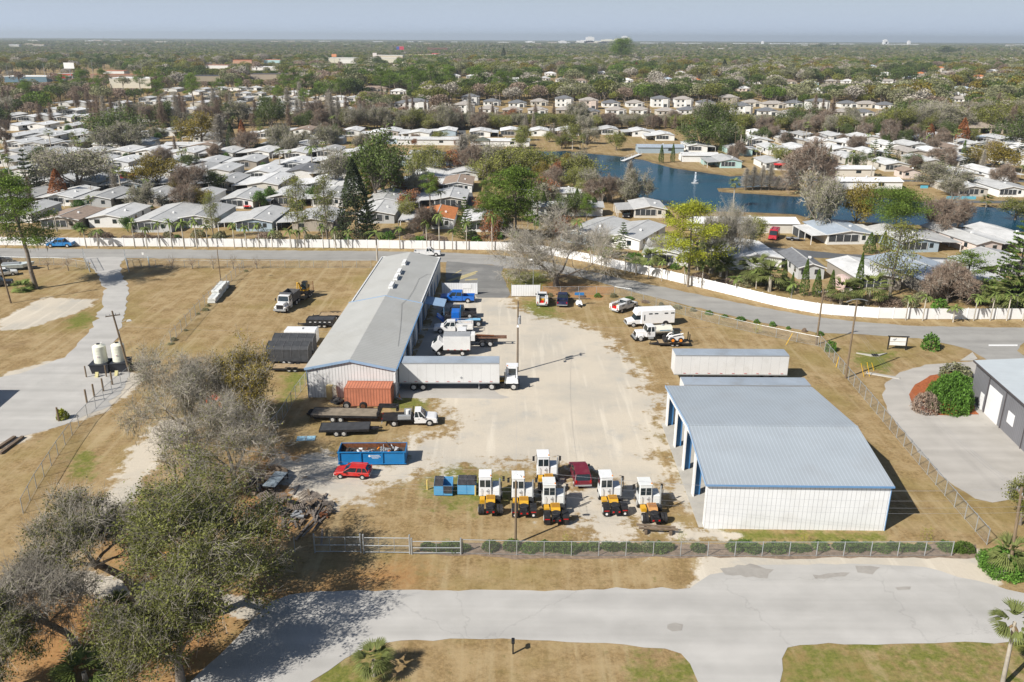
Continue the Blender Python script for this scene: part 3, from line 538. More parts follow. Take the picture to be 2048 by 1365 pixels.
def home(x, y, w=8.5, L=17, wc='w', rc='g', cl=5, cr=0, rz=0, det=None, place=None, wpt=None, grp='mobile homes of the park'):
    p = P(x, y) if wpt is None else Vector((*wpt, 0))
    det = (y > 375) if det is None else det
    pr = home_proto(w, L, cl, cr, det, 's' if rc in 'dnot' else 'n', int(x*7+y) % 5 < 3)
    o = pr[0] if not pr[1] else dup(pr[0]); pr[1] = True
    o.location = p; o.rotation_euler.z = R(rz)
    for c in o.children:
        n = c.name.split('.')[0]
        jt = 1+0.13*math.sin(x*3.7+y*1.9+len(n)); c.color = (*[q*jt for q in ((RC[rc] if n == 'roof' else RC['l' if rc != 'g' else 'g']) if 'roof' in n else WC[wc])], 1)
    o['label'] = f"{WN[wc]} mobile home, {RN[rc]} roof, {place}"; o['group'] = grp
    cx = p.x-math.sin(R(rz))*L/2; cy = p.y+math.cos(R(rz))*L/2
    HOMES.append((cx, cy, max(w, 6)/2+max(cl, cr), L/2)); HPL.append((cx, cy, place)); return o
def row(name, items, **kw):
    for i, it in enumerate(items):
        it = list(it); a = dict(kw); a.update(it[2] if len(it) > 2 else {})
        home(it[0], it[1], place=f"{ORD(i+1)} from left in {name}", **a)
row('row along the white fence', [(30, 447, dict(wc='w', rc='g', L=16)), (120, 460, dict(wc='t', rc='n', L=15, w=9.5, cl=0)), (214, 456, dict(wc='w', rc='l', L=17, w=9, cl=5)), (302, 466, dict(wc='g', rc='g', L=24, w=10, cl=0)), (392, 457, dict(wc='w', rc='g', L=18, w=9.5)),
    (508, 464, dict(wc='b', rc='g', L=18, w=9, cl=4.5)), (625, 464, dict(wc='t', rc='g', L=17, w=10, cl=4)), (752, 448, dict(wc='g', rc='l', L=17, w=9.5, cl=0)), (873, 459, dict(wc='w', rc='o', L=16, w=8.5, cl=5.5)), (965, 465, dict(wc='w', rc='l', L=16, w=10, cl=0))])
row('second row from the fence', [(30, 415, dict(wc='c')), (117, 413, dict(rc='l', cl=4.5)), (194, 416, dict(wc='g', cl=5.5, w=8)), (290, 414, dict(wc='t', cl=5, w=9)), (385, 417, dict(wc='w', cl=4)), (474, 418, dict(wc='w', rc='g', cr=5, cl=0, w=9)), (566, 413, dict(wc='t', rc='l', L=18, cl=0, cr=4)), (655, 415, dict(wc='w', rc='g')), (768, 420, dict(wc='w', rc='g', w=9, cr=5.5, cl=0)), (900, 417, dict(wc='c', rc='l', w=9, cl=5.5))])
row('third row from the fence', [(20, 388, dict(wc='c')), (92, 384, dict(wc='t', rc='l')), (168, 382, dict(wc='c', rc='g')), (258, 386, dict(wc='b', rc='g', w=10)), (356, 384, dict(wc='w', rc='l', w=9)), (444, 382, dict(wc='t', rc='g')), (526, 386, dict(wc='c', rc='l', L=22, w=9.5)), (640, 385, dict(rc='w')), (700, 390, dict(rc='l')), (818, 390, dict(wc='b', rc='s', L=18, w=10, cl=0)), (915, 386, dict(wc='w', rc='n', w=9, cl=5))])
row('fourth row from the fence', [(38, 357, {}), (100, 357, dict(wc='c')), (172, 360, dict(rc='l')), (248, 362, dict(wc='r', rc='w', L=13)), (315, 358, dict(rc='l')), (389, 357, dict(wc='w', rc='g')), (433, 358, dict(wc='w', rc='l', w=9)), (517, 361, dict(wc='w', rc='l', cr=4.5, cl=0)), (600, 359, dict(wc='w', rc='d', w=9, cr=5, cl=0)), (669, 361, dict(rc='l', wc='w')), (745, 360, dict(rc='l')), (852, 370, dict(wc='w', rc='l', w=9.5, L=19, cr=6, cl=0)), (930, 362, dict(wc='w', rc='l', w=9, cl=5))])
row('fifth row from the fence', [(12, 334, dict(rc='l')), (60, 337, {}), (120, 336, dict(rc='g')), (180, 338, dict(rc='l')), (234, 339, dict(wc='w', rc='w', L=16)), (330, 339, dict(rc='l')), (411, 341, dict(wc='p', rc='l')), (489, 338, dict(wc='t', rc='l', w=9)), (585, 342, dict(wc='w', rc='w', w=9)), (664, 336, dict(rc='l')), (760, 340, dict(rc='g'))])
row('sixth row from the fence', [(20, 319, dict(w=9)), (74, 319, {}), (107, 322, dict(rc='w')), (170, 318, dict(rc='l')), (234, 317, dict(rc='l', w=9.5)), (293, 317, dict(rc='w')), (367, 319, dict(rc='l')), (444, 319, dict(wc='w', rc='l')), (517, 318, dict(wc='w', rc='l')), (591, 320, dict(wc='w', rc='l')), (655, 316, dict(rc='g')), (720, 318, dict(rc='l'))])
row('seventh row from the fence', [(29, 298, dict(rc='w')), (68, 301, dict(rc='l')), (130, 300, {}), (194, 299, dict(rc='l', w=8, L=26, rz=-90, cl=0)), (270, 298, dict(rc='l')), (335, 300, dict(rc='l', L=24, w=8, rz=-90, cl=0)), (405, 305, dict(rc='n', w=10, cl=5)), (455, 298, dict(rc='l')), (540, 302, dict(rc='g', w=9, cr=4, cl=0)), (600, 304, dict(rc='l'))])
row('eighth row from the fence', [(12, 285, dict(rc='w')), (55, 277, dict(rc='w', cr=5, cl=0)), (90, 284, dict(rc='l')), (127, 278, dict(wc='b', rc='w', cr=5)), (180, 282, {}), (225, 280, dict(rc='w')), (290, 278, dict(rc='w')), (332, 273, dict(rc='w', cr=4, cl=0)), (379, 274, dict(rc='w')), (404, 285, dict(rc='l')), (526, 278, dict(wc='w', rc='w')), (604, 271, dict(wc='w', rc='n', cl=5)), (605, 286, dict(wc='g', rc='l', L=20, w=8, rz=-90, cl=0)), (702, 273, dict(rc='w')), (755, 278, dict(rc='w'))])
row('far lakeside row', [(779, 274, dict(wc='t', rc='l', cr=5, cl=0)), (838, 278, dict(wc='w', rc='l', w=10)), (893, 273, dict(wc='b', rc='w', w=9)), (960, 275, dict(wc='w', rc='l', w=10, cr=4, cl=0)), (1021, 273, dict(wc='t', rc='w', w=10, cr=4, cl=0)), (1080, 273, dict(rc='l')), (1138, 272, dict(wc='w', rc='l', w=10)), (1220, 270, dict(rc='l')), (1282, 274, dict(rc='l', cr=4)), (1330, 282, dict(wc='w', rc='l', w=9, cl=5))], L=16)
for nm, x, y, w, L, wc, rc in (('long, at the pond end', 800, 287, 7, 11, 'b', 'l'), ('long and low, left of the dock', 922, 289, 8, 29, 'w', 'l'), ('long, screened, right of the dock', 1060, 292, 8, 27, 'w', 'l'),
        ('long, beyond the bridge', 1365, 305, 8, 20, 'b', 's'), ('low, by the pond-end cypresses', 880, 318, 8, 12, 'w', 'g'), ('wide, at the pond left tip', 890, 330, 9, 17, 'b', 'g'), ('long striped roof, near pond shore', 1205, 398, 9, 25, 'w', 'l'), ('long, behind two cone-shaped cedars', 1205, 428, 7, 22, 'w', 'g'),
        ('long, behind the very tall palm', 1434, 322, 8, 15, 'w', 'l'), ('long, on the far pond bank', 1795, 375, 8, 24, 'w', 'w'), ('long, second from the pond bank', 1742, 350, 7, 20, 'c', 'l'), ('long, behind the red van', 1588, 461, 7.5, 27, 'c', 'w')):
    home(x, y, w, L, wc, rc, cl=0, rz=90, place=nm, det=y > 385)
H1 = [('by the pond, black car under its carport', 1300, 437, 8.5, 13, 'c', 'g', 4.5, 0, 0), ('diagonal, behind the bare oak', 1153, 489, 9, 20, 'b', 'g', 0, 0, -32), ('behind the small norfolk pine', 1240, 498, 9, 19, 'w', 'g', 4.5, 0, -28), ('under the moss-draped trees', 1330, 532, 9.5, 15, 'w', 'l', 0, 0, -14),
      ('right of the moss-draped trees', 1512, 540, 11, 16, 'w', 'w', 0, 0, 4), ('narrow, amid column cedars', 1622, 560, 5.2, 14, 'g', 'd', 0, 0, 0), ('right of the column cedars', 1759, 583, 8.5, 15, 't', 'w', 0, 0, 4), ('by the pond, with side carport', 1700, 490, 11, 15, 'w', 's', 4, 3, 4),
      ('under the round green pine by the pond', 1840, 506, 9, 17, 'b', 'g', 0, 5.5, 6), ('long ridge toward the pond', 1977, 510, 6.5, 21, 'p', 'g', 0, 4, 9), ('right edge beside the pond', 2062, 505, 8, 18, 'w', 'l', 5, 0, 10), ('large, L-shaped, screened porch', 1915, 590, 12, 21, 't', 's', 0, 6, 12), ('half hidden by the right-edge araucaria', 2035, 552, 9, 12, 'g', 'g', 5, 0, 10)]
for (nm, x, y, w, L, wc, rc, a, b, rz) in H1: home(x, y, w, L, wc, rc, a, b, rz, place=nm, det=True)
row('first row across the pond', [(1462, 337, dict(wc='q', rc='g', w=8, cl=5, cr=0)), (1555, 341, dict(wc='w', rc='g', w=9)), (1640, 340, dict(rc='l')), (1712, 330, dict(wc='c', rc='l')), (1794, 344, dict(wc='c', rc='l', w=9)), (1868, 338, dict(wc='c', rc='l', L=20)), (1940, 336, dict(wc='c', rc='g', w=9)), (2043, 332, dict(rc='w'))], cl=0)
row('row right of the pond bend', [(1823, 358, dict(wc='p', rc='n', w=6, L=8)), (1941, 366, dict(wc='c', rc='l', w=9)), (2000, 363, dict(wc='w', rc='l', w=8, L=20, cr=5)), (1946, 394, dict(wc='c', rc='l', w=9, L=20)), (2023, 395, dict(wc='w', rc='g', w=8, L=20, cr=4))], cl=0)
row('second row across the pond', [(1395, 305, dict(wc='w', rc='l')), (1483, 312, dict(wc='q', rc='l', w=9)), (1556, 311, dict(wc='w', rc='l', L=19)), (1606, 310, dict(wc='w', rc='l')), (1685, 312, dict(rc='l')), (1755, 320, dict(rc='w', wc='c')), (1835, 318, dict(wc='t', rc='t', cr=6)), (1895, 320, dict(wc='w', rc='w', L=20)), (1935, 311, dict(wc='w', rc='l')), (2030, 312, dict(rc='w', wc='w'))], cl=0, cr=3.5)
row('third row across the pond', [(1517, 292, dict(rc='l')), (1590, 293, dict(wc='c', rc='l')), (1654, 296, dict(rc='w')), (1715, 300, dict(rc='l')), (1790, 303, dict(wc='w', rc='l')), (1838, 303, dict(wc='g', rc='l')), (1912, 308, dict(wc='c', rc='n')), (1958, 301, dict(rc='l')), (2020, 303, dict(wc='w', rc='l')), (2060, 306, dict(rc='w'))], cl=0, cr=3)
row('row along the far tree belt', [(1520, 276, dict(rc='w', L=12)), (1570, 279, dict(rc='g')), (1621, 283, dict(rc='g')), (1680, 284, dict(rc='l')), (1741, 287, dict(wc='w', rc='w')), (1800, 287, dict(wc='w', rc='w', w=9)), (1843, 285, dict(wc='w', rc='s')), (1903, 286, dict(wc='w', rc='w')), (1971, 288, dict(wc='g', rc='s')), (2020, 290, dict(wc='w', rc='l', w=10))], cl=0, cr=4, L=18)
FR = {262: 'nearest', 243: 'second', 228: 'third', 213: 'fourth', 202: 'fifth', 192: 'sixth', 183: 'farthest'}
k = 0
for (y, x0, x1, st) in ((262, 20, 160, 40), (243, 10, 320, 34), (228, 60, 700, 36), (213, 130, 690, 34), (202, 260, 700, 30), (192, 330, 640, 30), (183, 340, 560, 32)):
    x = x0
    k = 0
    while x < x1:
        if y < 240 and rnd.random() < 0.35: x += st; continue
        k += 1; home(x+rnd.uniform(-5, 5), y+rnd.uniform(-2, 2), rnd.choice([8, 9, 10]), rnd.choice([16, 18]), rnd.choice('wwcg'), rnd.choice('wwwl'), cl=rnd.choice([0, 5]), place=f'{ORD(k)} from left in {FR[y]} tree-hidden row', grp='roofs showing between the far left trees', det=False); x += st*rnd.uniform(0.8, 1.5)
# ================================================================ SUBURBAN HOUSES
SG = {}
def house(x, y, w, d, st, rc, wc='w', label='', scale=1.0, rz=0):
    key = (w, d, st)
    if key not in SG:
        h = thing('suburban_house', 'x', 'house'); H = 2.9*st; rs = 2.0
        MB().box(-w/2, w/2, 0, d, 0, H).build('wall', 'wall', h)
        m = MB().fru(-w/2-0.5, w/2+0.5, -0.5, d+0.5, H-0.02, -w/2+d/2-0.2, w/2-d/2+0.2, d/2-0.1, d/2+0.1, H+rs) if w > d else MB().fru(-w/2-0.5, w/2+0.5, -0.5, d+0.5, H-0.02, -0.1, 0.1, w/2, d-w/2, H+rs)
        r = m.build('roof', 'shingle', h)
        m = MB(); gx = w*0.22; m.add([(gx-2, -1.3, H+0.02), (gx+2, -1.3, H+0.02), (gx, -1.3, H+1.1), (gx, d*0.3, H+1.1), (gx-2, d*0.25, H+0.02), (gx+2, d*0.25, H+0.02)], [(0, 1, 2), (1, 5, 3, 2), (0, 2, 3, 4), (0, 4, 5, 1)]); 
        MB().box(gx-1.9, gx+1.9, -1.2, -0.01, 0, H).build('porch', 'wall', h); m.build('porch_roof', 'shingle', r)
        for s in range(st):
            for xx in (-0.34, -0.08) : MB().box(w*xx-0.6, w*xx+0.6, -0.05, -0.003, 1.0+2.9*s, 2.2+2.9*s).build('window', 'glass', h)
        MB().box(gx-1.2, gx+1.2, -1.25, -1.203, 0.1, 2.3).build('patio_screen', mat('dark_screen', (0.05, 0.055, 0.06), 0.7), h)
        MB().box(w/2+0.003, w/2+0.05, d*0.3, d*0.3+1.2, 1.0, 2.2).build('window', 'glass', h)
        SG[key] = [h, False]
    pr = SG[key]; o = pr[0] if not pr[1] else dup(pr[0]); pr[1] = True
    o.location = P(x, y); o.rotation_euler.z = R(rz); o.scale = (scale,)*3; o['label'] = label; o['group'] = 'suburban houses beyond the mobile homes'
    HOMES.append((o.location.x, o.location.y+d/2, w/2+1, d/2+1))
    def paint(q):
        for c in q.children: c.color = (*(RC[rc] if 'roof' in c.name else WC[wc]), 1); paint(c)
    paint(o)
def hrow(nm, L):
    for i, (x, y, st, rc, wc, *r) in enumerate(L):
        house(x, y, r[0] if r else 12.5, 11, st, rc, wc, f"{'two-storey' if st == 2 else 'single-storey'} {WN[wc]} house {RN[rc]} roof, {ORD(i+1)} from left in {nm}")
hrow('back suburban row', [(806, 216, 1, 'd', 'w'), (832, 222, 2, 'd', 'w', 16), (941, 211, 2, 'd', 'w'), (984, 212, 1, 'd', 'w'), (1035, 215, 1, 'd', 'w'), (1079, 212, 1, 't', 'c'), (1129, 215, 2, 'd', 'w'), (1178, 219, 2, 't', 'p'), (1223, 215, 1, 'd', 'w'), (1271, 215, 1, 't', 'w'), (1322, 215, 2, 'd', 'w'), (1368, 216, 2, 't', 'w'), (1414, 214, 1, 'd', 'w'), (1460, 212, 2, 't', 't'), (1506, 214, 1, 't', 'c'), (1550, 217, 1, 't', 'c', 16), (1591, 215, 1, 'd', 'w'), (1638, 221, 2, 'd', 'w', 14), (1699, 216, 1, 'd', 'w'), (1737, 217, 1, 't', 'c', 15), (1775, 219, 1, 'd', 'w')])
hrow('front suburban row', [(929, 229, 2, 't', 'w'), (977, 228, 1, 't', 'w'), (1025, 230, 1, 't', 't'), (1076, 230, 1, 't', 'w'), (1135, 230, 1, 't', 't', 14), (1180, 233, 1, 'd', 't'), (1233, 230, 1, 't', 'w'), (1282, 230, 1, 't', 'w'), (1334, 232, 1, 't', 'c'), (1378, 230, 1, 'd', 'w'), (1437, 231, 1, 't', 'w'), (1485, 231, 2, 'd', 'w'), (1537, 232, 1, 'd', 'w'), (1581, 237, 1, 't', 'w'), (1730, 235, 1, 'd', 'w'), (1690, 234, 1, 't', 'c')])
hrow('older row beyond the oaks', [(910, 157, 1, 'l', 'w'), (943, 158, 1, 'l', 'g'), (973, 164, 1, 'l', 'w', 15), (1032, 165, 1, 'w', 'w', 16), (1101, 152, 1, 'w', 'w', 15), (1090, 162, 1, 'g', 'c'), (1123, 165, 1, 't', 'w'), (1163, 167, 1, 'n', 'c'), (1205, 150, 1, 'l', 'w'), (1252, 166, 1, 'w', 'w', 16), (1293, 165, 1, 'n', 'p', 15), (1334, 164, 1, 's', 'w', 15), (1362, 150, 1, 'l', 'w'), (1392, 166, 1, 'o', 'p'), (1426, 167, 1, 'l', 'w', 18), (1516, 169, 1, 'n', 'w', 20), (1580, 169, 1, 'n', 'c', 15), (1622, 172, 1, 'l', 'q', 16), (1667, 168, 1, 't', 't', 15), (1698, 168, 1, 'l', 'w'), (1490, 184, 1, 'p' if 0 else 'l', 'p'), (1640, 188, 1, 'w', 'w', 14)])
hrow('far right group', [(1744, 136, 1, 's', 'w', 16), (1755, 164, 1, 't', 'c', 18), (1773, 152, 1, 'l', 'w', 15), (1780, 168, 1, 't', 'w', 17), (1826, 160, 1, 's', 'w', 18), (1842, 152, 1, 'o', 'c', 15), (1880, 144, 2, 'o', 'c', 16), (1900, 150, 1, 't', 't', 20), (1926, 184, 1, 's', 't', 18), (1958, 176, 1, 'l', 'w', 14), (1919, 197, 1, 'l', 'w', 15), (1924, 206, 1, 't', 'w'), (1990, 146, 1, 'l', 'w', 15), (1960, 158, 1, 'o', 'p', 15), (796, 190, 1, 'l', 'w', 14), (748, 184, 1, 'n', 't', 22)])
# pavilion
pv = thing('park_pavilion', 'open tan hip-roofed pavilion on pillars in the dry field at right', 'pavilion', P(1968, 266), 0)
MB().fru(-13, 13, -7, 7, 3.0, -6, 6, -0.3, 0.3, 5.6).build('roof', mat('tan_roof', (0.30, 0.25, 0.20), 0.9, 0.1, 0.5), pv)
for x in (-12, -6, 0, 6, 12):
    for y in (-6.3, 6.3): MB().box(x-0.35, x+0.35, y-0.35, y+0.35, 0, 3).build('pillar', mat('tan_stone', (0.42, 0.35, 0.28), 0.9), pv)
MB().box(0, 2.2, -1, 1.2, 4.2, 6.6).build('chimney', mat('brick_tan', (0.32, 0.24, 0.2), 0.9), pv)
# ================================================================ COMMERCIAL BUILDINGS
def shop(name, label, x, y, w, d, h, wcol, rcol, stripe=None, cat='building', windows=0):
    b = thing(name, label, cat, P(x, y), 0)
    MB().box(-w/2, w/2, 0, d, 0, h).build('wall', 'wall', b, col=wcol)
    MB().box(-w/2-0.2, w/2+0.2, -0.2, d+0.2, h, h+0.5).build('roof', 'wall', b, col=rcol)
    if stripe: MB().box(-w/2-0.3, w/2+0.3, -0.36, -0.21, h-1.4, h+0.4).build('fascia', 'wall', b, col=stripe)
    for f in range(windows): MB().box(-w/2+1, w/2-1, -0.1, -0.003, 1.2+3.5*f, 2.8+3.5*f).build('window', 'glass', b)
    HOMES.append((b.location.x, b.location.y+d/2, w/2+2, d/2+2)); return b
LW = (0.75, 0.75, 0.73)
for a in [('store', 'white-roofed low blue-walled store at far left', 52, 166, 44, 25, 6, (0.12, 0.2, 0.26), LW, None), ('fuel_station', 'white canopy building with red fascia at far left', 100, 164, 34, 14, 5, (0.3, 0.32, 0.33), LW, (0.6, 0.03, 0.03)), ('store', 'low grey-roofed store behind the red fascia one', 125, 158, 24, 14, 5, (0.3, 0.3, 0.3), (0.45, 0.45, 0.47), (0.5, 0.1, 0.08)),
      ('restaurant', 'white restaurant with red tile roof left of the beige block', 228, 151, 26, 16, 5, LW, (0.45, 0.17, 0.10), None), ('shop_row', 'long low shop row with orange-brown eave', 235, 157, 62, 12, 4, (0.3, 0.2, 0.15), (0.42, 0.2, 0.12), None), ('warehouse_block', 'beige flat-roofed block with grey side at the left', 262, 178, 38, 26, 9, (0.62, 0.58, 0.48), LW, None),
      ('lodge', 'stone fronted building with dark gabled roof', 408, 164, 36, 16, 6, (0.3, 0.26, 0.2), (0.07, 0.075, 0.09), None), ('lodge', 'second dark-roofed lodge half hidden by trees', 540, 160, 44, 16, 6, (0.35, 0.3, 0.24), (0.1, 0.09, 0.1), None), ('restaurant', 'pink-roofed restaurant among trees', 434, 138, 34, 15, 5, LW, (0.48, 0.22, 0.17), None), ('restaurant', 'orange tile roofed building among far trees', 485, 128, 34, 15, 6, (0.5, 0.3, 0.2), (0.55, 0.15, 0.05), None),
      ('restaurant', 'bright orange tile roof, turquoise wall', 545, 127, 32, 15, 6, (0.4, 0.6, 0.62), (0.62, 0.17, 0.05), None), ('store', 'long white flat roof among trees', 530, 142, 38, 20, 5, LW, (0.8, 0.8, 0.8), None), ('store', 'white building with small tower at upper centre-left', 695, 128, 30, 20, 8, LW, LW, None), ('store', 'wide cream superstore with flat roof', 725, 127, 130, 40, 9, (0.62, 0.6, 0.5), (0.66, 0.66, 0.62), None),
      ('store', 'white superstore wing with tall parapet', 776, 124, 60, 30, 12, (0.62, 0.56, 0.45), LW, None), ('office_building', 'brown brick office block with window bands on the skyline', 875, 106, 68, 30, 15, (0.16, 0.08, 0.06), (0.2, 0.13, 0.1), None), ('store', 'cream shop with yellow sign band', 845, 116, 68, 20, 7, (0.7, 0.66, 0.5), LW, (0.7, 0.6, 0.2)), ('store', 'small red-canopied shop by the brick office', 872, 113, 22, 12, 7, LW, LW, (0.6, 0.03, 0.04)),
      ('store', 'white shop right of the brick office', 925, 106, 60, 20, 6, LW, (0.5, 0.6, 0.6), None), ('store', 'white and red fast-food building at centre skyline', 975, 110, 50, 20, 6, LW, (0.4, 0.35, 0.33), (0.55, 0.08, 0.06)), ('store', 'long white store left of the big dark pine', 1072, 103, 95, 30, 9, LW, LW, None), ('store', 'red-signed white store left of the big dark pine', 1108, 104, 34, 16, 6, LW, LW, (0.5, 0.1, 0.1)),
      ('store', 'white store just right of the big dark pine', 1270, 104, 60, 20, 7, LW, LW, None), ('store', 'row of white low stores right of centre', 1355, 104, 110, 30, 6, LW, LW, None), ('store', 'white terraced building at upper right', 1417, 103, 120, 40, 11, LW, (0.8, 0.8, 0.8), None), ('store', 'white low store behind the terraced one', 1470, 104, 60, 20, 6, LW, LW, None), ('store', 'bluish-white roof in the far right trees', 1942, 108, 60, 20, 7, (0.4, 0.5, 0.6), LW, None),
      ('apartment_row', 'beige hip-roofed apartment row at far left skyline', 270, 93, 120, 30, 10, (0.6, 0.52, 0.42), (0.5, 0.36, 0.28), None), ('apartment_row', 'larger beige apartment block on the left skyline', 340, 91, 230, 40, 15, (0.62, 0.56, 0.46), (0.56, 0.42, 0.34), None), ('apartment_row', 'peach apartment row right of the beige block', 385, 92, 120, 30, 12, (0.6, 0.5, 0.4), (0.5, 0.3, 0.22), None), ('store', 'white box store at the left edge of the skyline', 8, 101, 60, 20, 8, LW, LW, None)]:
    shop(a[0], a[1], a[2], a[3], a[4], a[5], a[6], a[7], a[8], a[9], windows=3 if a[0] == 'office_building' else 0)
for i, (x, w, h, c) in enumerate([(1170, 120, 26, 0), (1180, 60, 50, 0), (1190, 160, 22, 1), (1207, 90, 18, 0), (1216, 100, 34, 1), (1230, 140, 22, 0), (1236, 50, 40, 1), (1249, 40, 56, 0), (1254, 40, 48, 1), (1125, 60, 22, 0), (1060, 70, 18, 0), (1700+71, 24, 42, 0), (1774, 22, 30, 0), (1819, 16, 34, 0), (1526, 12, 26, 0)]):
    p = P(x, 88); d = 6500/p.y; b = thing('tower_block', f"{'pale yellow' if c else 'white'} far tower block, {ORD(i+1)} {'in the hazy skyline cluster' if i < 9 else 'of the lone ones'} by width {w} m", 'tower block', (p.x*d, 6500, 0))
    b['label'] = f"{'pale yellow' if c else 'white'} block on the hazy skyline, {['wide low base', 'tall slim shaft', 'broad middle', 'low flank', 'stepped top', 'long shoulder', 'small tower', 'tallest slab on the cluster edge', 'twin slab at the edge', 'lone small one left of cluster', 'lone small one at centre', 'tallest lone at far right', 'shorter twin at far right', 'thin water-tower-like one', 'thin pale mast-like one'][i]}"
    MB().box(-w/2, w/2, 0, 30, 0, h+8).build('wall', 'wall', b, col=((0.78, 0.76, 0.62) if c else (0.8, 0.8, 0.8))); MB().box(-w/4, w/4, 5, 25, h+8, h+12).build('roof_plant', 'wall', b, col=(0.6, 0.6, 0.6))
# billboards and pole signs
def billboard(x, y, w, h, zt, col, label, band=None):
    b = thing('billboard', label, 'billboard', P(x, y)); MB().box(-0.25, 0.25, -0.25, 0.25, 0, zt-h).build('post', 'grey', b)
    MB().box(-w/2, w/2, -0.3, 0.3, zt-h, zt).build('panel', 'wall', b, col=col)
    if band: MB().box(-w/2, -w/8, -0.36, -0.301, zt-h*0.95, zt-0.1).build('sign_band', 'wall', b, col=band)
billboard(143, 163, 11, 6, 19, (0.8, 0.79, 0.75), 'white billboard on a pole at far left')
billboard(801, 112, 20, 8.5, 24, (0.55, 0.06, 0.10), 'red billboard with blue corner on the centre-left skyline', (0.06, 0.1, 0.35))
billboard(669, 128, 9, 5, 17, (0.7, 0.3, 0.15), 'small orange and white sign board near the towered store')
billboard(750, 124, 8, 7, 17, (0.75, 0.7, 0.68), 'small white and red sign board on the superstore side')
MAST = [(18, 163, 20), (92, 165, 24), (188, 160, 26), (272, 158, 17), (285, 155, 20), (305, 150, 26), (510, 132, 22), (598, 118, 22), (733, 118, 20), (835, 112, 24), (905, 108, 24), (935, 107, 28), (976, 108, 30), (1050, 104, 22), (1088, 101, 30), (994, 108, 24), (1002, 108, 26), (1012, 108, 26), (1022, 109, 22), (1030, 108, 20), (1590, 232, 14), (1135, 232, 10)]
for i, (x, y, h) in enumerate(MAST):
    o = MB().cyl((0, 0, 0), (0, 0, h*0.8), 0.35 if y < 150 else 0.2, 0.2, 6).build('light_mast', 'grey', None, loc=P(x, y)); tag(o, f"thin grey mast standing in the far district, {ORD(i+1)} counted along the skyline roads", 'mast', 'thin masts of the far district')
# radio mast red/white
o = thing('radio_mast', 'red and white radio mast at upper left', 'mast', P(210, 97)); MB().cyl((0, 0, 0), (0, 0, 12), 0.6).build('shaft', 'white', o); MB().cyl((0, 0, 12), (0, 0, 24), 0.5).build('shaft', 'red', o); MB().cyl((0, 0, 24), (0, 0, 48), 0.3).build('antenna', 'steel', o)
# ================================================================ TREES
def tubes(segs, k=4):
    a = np.array([s[0] for s in segs], float); b = np.array([s[1] for s in segs], float); ra = np.array([s[2] for s in segs])[:, None]; rb = np.array([s[3] for s in segs])[:, None]
    d = b-a; d /= np.linalg.norm(d, axis=1)[:, None]+1e-9
    t = np.where(np.abs(d[:, 2:3]) > 0.9, np.array([[1, 0, 0]]), np.array([[0, 0, 1.0]])); u = np.cross(d, t); u /= np.linalg.norm(u, axis=1)[:, None]+1e-9; v = np.cross(d, u)
    n = len(a); V = np.zeros((n, 2*k, 3))
    for i in range(k):
        c, s = math.cos(2*math.pi*i/k), math.sin(2*math.pi*i/k); V[:, i] = a+(u*c+v*s)*ra; V[:, k+i] = b+(u*c+v*s)*rb
    base = (np.arange(n)*2*k)[:, None, None]; q = np.array([[i, (i+1) % k, k+(i+1) % k, k+i] for i in range(k)])[None]
    return V.reshape(-1, 3), (base+q).reshape(-1, 4)
def leaves(rng, cen, size, asp=0.6, up=0.35, droop=0):
    n = len(cen); nr = rng.normal(size=(n, 3)); nr[:, 2] = np.abs(nr[:, 2])+up; nr /= np.linalg.norm(nr, axis=1)[:, None]
    t = rng.normal(size=(n, 3)); u = np.cross(nr, t); u /= np.linalg.norm(u, axis=1)[:, None]+1e-9; v = np.cross(nr, u)
    if droop: u = np.array([[0, 0, 1.0]])*np.ones((n, 1))+0.15*u; v = np.cross(u, t); v /= np.linalg.norm(v, axis=1)[:, None]
    s = (size*(0.45+1.1*rng.random(n)**1.5))[:, None]; a = s*u*(droop or 1)*0.5; b = s*v*asp*0.5
    V = np.stack([cen-a, cen-a*0.1-b, cen+a, cen+a*0.1+b], 1).reshape(-1, 3)
    return V, np.arange(4*n).reshape(-1, 4)
def grow(rng, p, d, L, r, lev, spread=0.7, kids=4, up=0.12, segs=None, tips=None, ratio=0.62, wig=0.22):
    segs = [] if segs is None else segs; tips = [] if tips is None else tips
    n = 3; p = np.array(p, float); d = np.array(d, float)/np.linalg.norm(d)
    for i in range(n):
        d2 = d+rng.normal(size=3)*wig; d2[2] += up; d2 /= np.linalg.norm(d2); q = p+d2*L/n; r2 = r*(1-0.28)
        segs.append((p, q, r, r2, lev)); p, d, r = q, d2, r2
        if lev > 0 and (i >= 1 or lev < 3):
            for _ in range(int(kids*(0.5 if i < n-1 else 1)+rng.random())):
                e = d+rng.normal(size=3)*spread; e[2] += up*0.5; grow(rng, p, e, L*ratio*(0.75+0.5*rng.random()), r*0.62, lev-1, spread, kids, up, segs, tips, ratio, wig)
    tips.append((p, d, lev)); return segs, tips
def cloud(rng, pts, n, sd, zs=0.6):
    i = rng.integers(0, len(pts), n); return pts[i]+rng.normal(size=(n, 3))*np.array([sd, sd, sd*zs])
TP = {}   # kind -> list of [root, used, w, h]
def mktree(kind, name, cat, parts):
    """parts: list of (partname, V, Q, material)"""
    t = thing(name, 'x', cat); allv = np.concatenate([p[1] for p in parts]); h = np.percentile(allv[:, 2], 99.7); w = np.percentile(np.abs(allv[:, :2]), 98)*2.0
    for nm, V, Qd, m in parts: npmesh(nm, V, Qd, m, t)
    TP.setdefault(kind, []).append([t, False, w, h])
